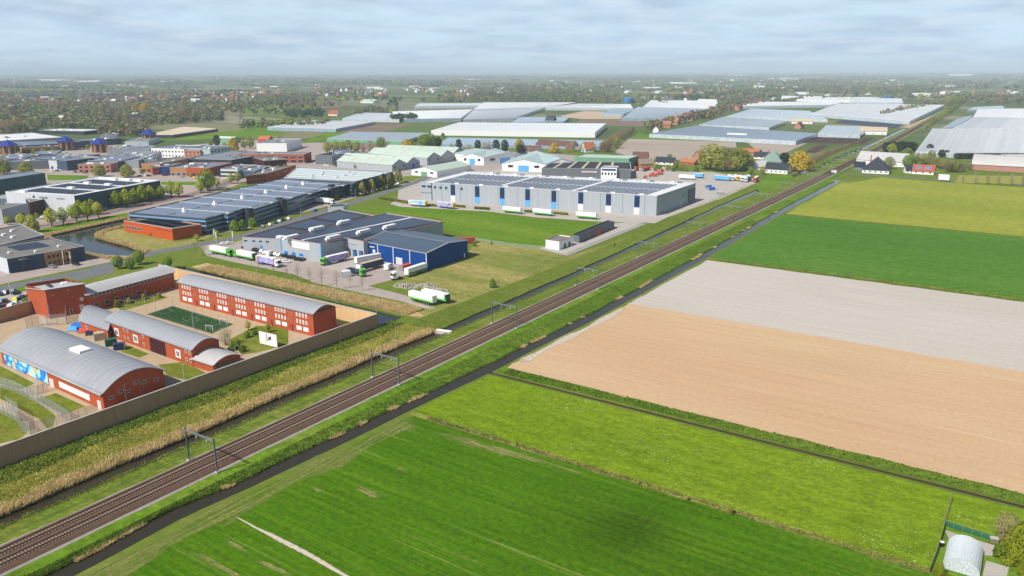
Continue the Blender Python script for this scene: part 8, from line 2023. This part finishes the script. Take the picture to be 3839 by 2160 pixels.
PAL = np.array([(.16, .18, .06), (.18, .18, .085), (.23, .20, .12), (.115, .15, .055), (.31, .30, .07), (.22, .14, .095), (.05, .085, .04), (.25, .27, .12)])
def tint(n, w=None):
    w = np.array(w if w is not None else [3, 3, 2.5, 3, 1.6, 1.8, 1.5, 1.6]); w = w / w.sum()
    return PAL[NPR.choice(len(PAL), n, p=w)]
def in_quad(q, n):
    u, v = NPR.rand(n), NPR.rand(n)
    a = np.array(q[0]) + np.outer(u, np.array(q[1]) - np.array(q[0])); b_ = np.array(q[3]) + np.outer(u, np.array(q[2]) - np.array(q[3]))
    return a + (b_ - a) * v[:, None]
WOODS = [([(-1360.2, 555.5), (-1253.0, 594.1), (-1811.9, 865.5), (-1931.0, 795.0)], 420, 0), ([(-1367.5, 649.7), (-1143.1, 688.7), (-1595.6, 993.5), (-1996.7, 955.2)], 700, 0), ([(-1122.1, 615.2), (-1063.0, 651.7), (-1274.2, 783.6), (-1307.0, 718.8)], 160, 1), ([(-1286.1, 776.4), (-1273.8, 934.6), (-1530.8, 1125.3), (-1610.6, 984.6)], 420, 0), ([(-1850.4, 807.1), (-1545.6, 1136.3), (-1962.7, 1445.9), (-2367.6, 1036.8)], 900, 0), ([(-1545.6, 1136.3), (-1606.2, 1296.0), (-1861.3, 1503.4), (-1915.8, 1411.1)], 120, 0), ([(-1753.0, 1389.4), (-1818.9, 1658.5), (-2213.9, 2020.5), (-2337.6, 1856.0)], 420, 2), ([(-1046.6, 795.2), (-989.9, 933.7), (-1050.3, 991.1), (-1138.6, 866.0)], 60, 0), ([(-1164.1, 1164.3), (-1136.8, 1265.1), (-1275.4, 1420.0), (-1338.6, 1339.9)], 60, 0), ([(-1250.7, 1065.1), (-1209.6, 1121.1), (-1336.5, 1239.6), (-1392.8, 1187.2)], 70, 3), ([(-986.3, 1080.8), (-949.0, 1103.3), (-995.7, 1157.8), (-1034.9, 1134.3)], 60, 3), ([(-1379.9, 1499.7), (-1358.0, 1512.4), (-1599.3, 1782.0), (-1625.2, 1767.4)], 14, 3), ([(-1450.3, 1935.1), (-1070.5, 2079.3), (-1705.4, 3309.3), (-2180.0, 2910.0)], 900, 2), ([(-1070.5, 2079.3), (-925.1, 2454.1), (-1071.8, 2841.0), (-1277.1, 2479.5)], 60, 0), ([(-533.6, 1463.5), (-673.5, 2176.9), (-816.7, 2513.8), (-559.2, 1448.2)], 160, 1), ([(-499.0, 1130.3), (-551.9, 1512.9), (-588.6, 1589.5), (-523.3, 1154.6)], 80, 1), ([(-238.0, 2423.9), (50.5, 2423.8), (70.1, 3727.4), (-298.2, 3253.2)], 420, 0), ([(-734.5, 3020.7), (-286.3, 3259.6), (-398.8, 4490.9), (-1022.3, 4190.4)], 520, 0), ([(-920.8, 2921.4), (-770.6, 3227.7), (-1005.0, 4198.7), (-1230.1, 3895.3)], 120, 2), ([(-268.0, 1622.4), (-263.6, 1870.9), (-203.3, 2566.7), (-273.7, 2403.6)], 60, 1)]
pts = []; tn = []; hh = []; rd = []
for q, n, k in WOODS:
    p = in_quad(q, n); pts.append(p)
    tn.append(tint(n, [[3, 3, 2.5, 3, 1.8, 2.2, 1, 1.8], [2, 3, 3, 1, 1, 4, .3, 1], [4, 3, 1, 3, 1, .5, 2, 1], [.2, .1, .1, 1, .1, .1, 6, .1]][k]))
    h_ = 9 + 7 * NPR.rand(n); hh.append(h_); rd.append(h_ * (.32 + .14 * NPR.rand(n)))
far_trees('woodland', 'mixed olive and brown woods behind the industrial estate and the glass district', np.concatenate(pts), np.concatenate(hh), np.concatenate(rd), np.concatenate(tn), 22, 4, .36)
# hedgerows and groves over the far plain, laid out on the polder grid inside the fan of view
heading = Vector((-math.sin(math.radians(33.847)), math.cos(math.radians(33.847))))
side = Vector((heading.y, -heading.x))
pts = []; hh = []; tn = []
rr = random.Random(77)
for i in range(470):
    d = 1700 * (16000 / 1700) ** (rr.random() ** .8)
    o = d * rr.uniform(-.78, .78)
    c = heading * d + side * o
    if d < 2300 and -.25 < o / d < .72: continue
    L = rr.uniform(60, 420) * (1 + d / 9000); th = rr.choice([0, 0, 0, 1.5708]) + rr.uniform(-.25, .25)
    grove = rr.random() < .45
    k = int(min(70, L / (9 if not grove else 5) / (1 + d / 7000)))
    t0 = tint(1)[0]
    for j in range(k):
        if grove: px, py = c.x + rr.gauss(0, L * .28), c.y + rr.gauss(0, L * .13)
        else:
            s = (j / max(1, k) - .5) * L; px, py = c.x + s * math.cos(th), c.y + s * math.sin(th)
        if abs(px - rail_x(py)) < 30: continue
        pts.append((px, py)); hh.append(rr.uniform(7, 14) * (1 + d / 15000)); tn.append(t0 * rr.uniform(.75, 1.25) if rr.random() < .65 else tint(1)[0])
pts = np.array(pts); hh = np.array(hh); tn = np.array(tn)
far_trees('distant_hedgerows', 'hedgerows and groves fading over the far plain to the horizon', pts, hh, hh * .5, tn, 8, 6, .55)

# wind turbines on the left horizon
def turbine(label, c, hgt, rot):
    t = thing('wind_turbine', label, 'wind turbine', (*c, 0), math.radians(-30), 'wind turbines')
    MB().cyl((0, 0, 0), (0, 0, hgt), 3.2, 1.8, 10).build('tower', W, t); MB().box(-2, 2, -6, 4, hgt - 2, hgt + 2.5).build('nacelle', W, t)
    for k in range(3):
        a = rot + k * 2.094; R_ = hgt * .5
        MB().hexa([(-1.6, -6.4, 0), (1.6, -6.4, 0), (1.6, -5.8, 0), (-1.6, -5.8, 0)], [(-.4, -6.2, R_), (.4, -6.2, R_), (.4, -6.0, R_), (-.4, -6.0, R_)]).build('blade', W, t).matrix_local = Matrix.Translation((0, 0, hgt)) @ Matrix.Rotation(a, 4, 'Y')
for lab, c, hg, ro in (('wind turbine nearest the left edge of the horizon', (-6072.6, 2779.7), 92, .5), ('second wind turbine from the left on the horizon', (-7553.9, 3705.1), 90, 1.1), ('third wind turbine from the left on the horizon', (-7931.0, 4260.9), 80, .2), ('fourth wind turbine, above the thin white greenhouse line', (-7997.2, 5065.9), 95, .8), ('lone wind turbine right of the town', (-9110.2, 7643.1), 95, 1.5), ('faint wind turbine left of the lone one', (-7269.2, 5323.3), 80, .3)):
    turbine(lab, c, hg, ro)

# an unseen scrap of cloud, added behind the camera to shade the wheat
gx, gy = (-57.0, 128.2)
cl = 1050.0 / SUN_DIR.z
cc = Vector((gx, gy, 0)) + SUN_DIR * cl
mb = MB(); rr = random.Random(3)
for k in range(60):
    a, r_ = rr.uniform(0, 6.28), math.sqrt(rr.random())
    x, y, z, R_ = 27 * r_ * math.cos(a), 13 * r_ * math.sin(a), rr.uniform(-1.5, 1.5), rr.uniform(2.5, 5.0) * (1.15 - r_ * .5)
    vs = [[(x + R_ * math.sin(math.pi * i / 5) * math.cos(math.pi * j / 4), y + R_ * math.sin(math.pi * i / 5) * math.sin(math.pi * j / 4), z + .55 * R_ * math.cos(math.pi * i / 5)) for j in range(8)] for i in range(6)]
    for i in range(5):
        for j in range(8): mb.face([vs[i][j], vs[i][(j + 1) % 8], vs[i + 1][(j + 1) % 8], vs[i + 1][j]])
co = mb.build('shade_cloud', net_mat('shade_cloud_vapour', (.9, .9, .9), .085)); co.location = cc
tag(co, 'unseen thin white puffs added behind the camera to shade the wheat', 'shade_cloud')

# ------------------------------------------------------------------ haze: one closed box of even, thin air round everything
hz = MB()
hz.box(-24000, 24000, -2500, 30000, -2.5, 175)
ho = hz.build('haze', [], None)
hm = bpy.data.materials.new('thin_haze'); hm.use_nodes = True
for nd in list(hm.node_tree.nodes): hm.node_tree.nodes.remove(nd)
out = hm.node_tree.nodes.new('ShaderNodeOutputMaterial'); pv = hm.node_tree.nodes.new('ShaderNodeVolumePrincipled')
pv.inputs['Color'].default_value = (.74, .90, 1.0, 1); pv.inputs['Density'].default_value = 0.0001; pv.inputs['Anisotropy'].default_value = -0.12
hm.node_tree.links.new(pv.outputs[0], out.inputs['Volume'])
ho.data.materials.append(hm); ho['kind'] = 'stuff'; ho['label'] = 'thin pale haze over the plain'; ho['category'] = 'haze'
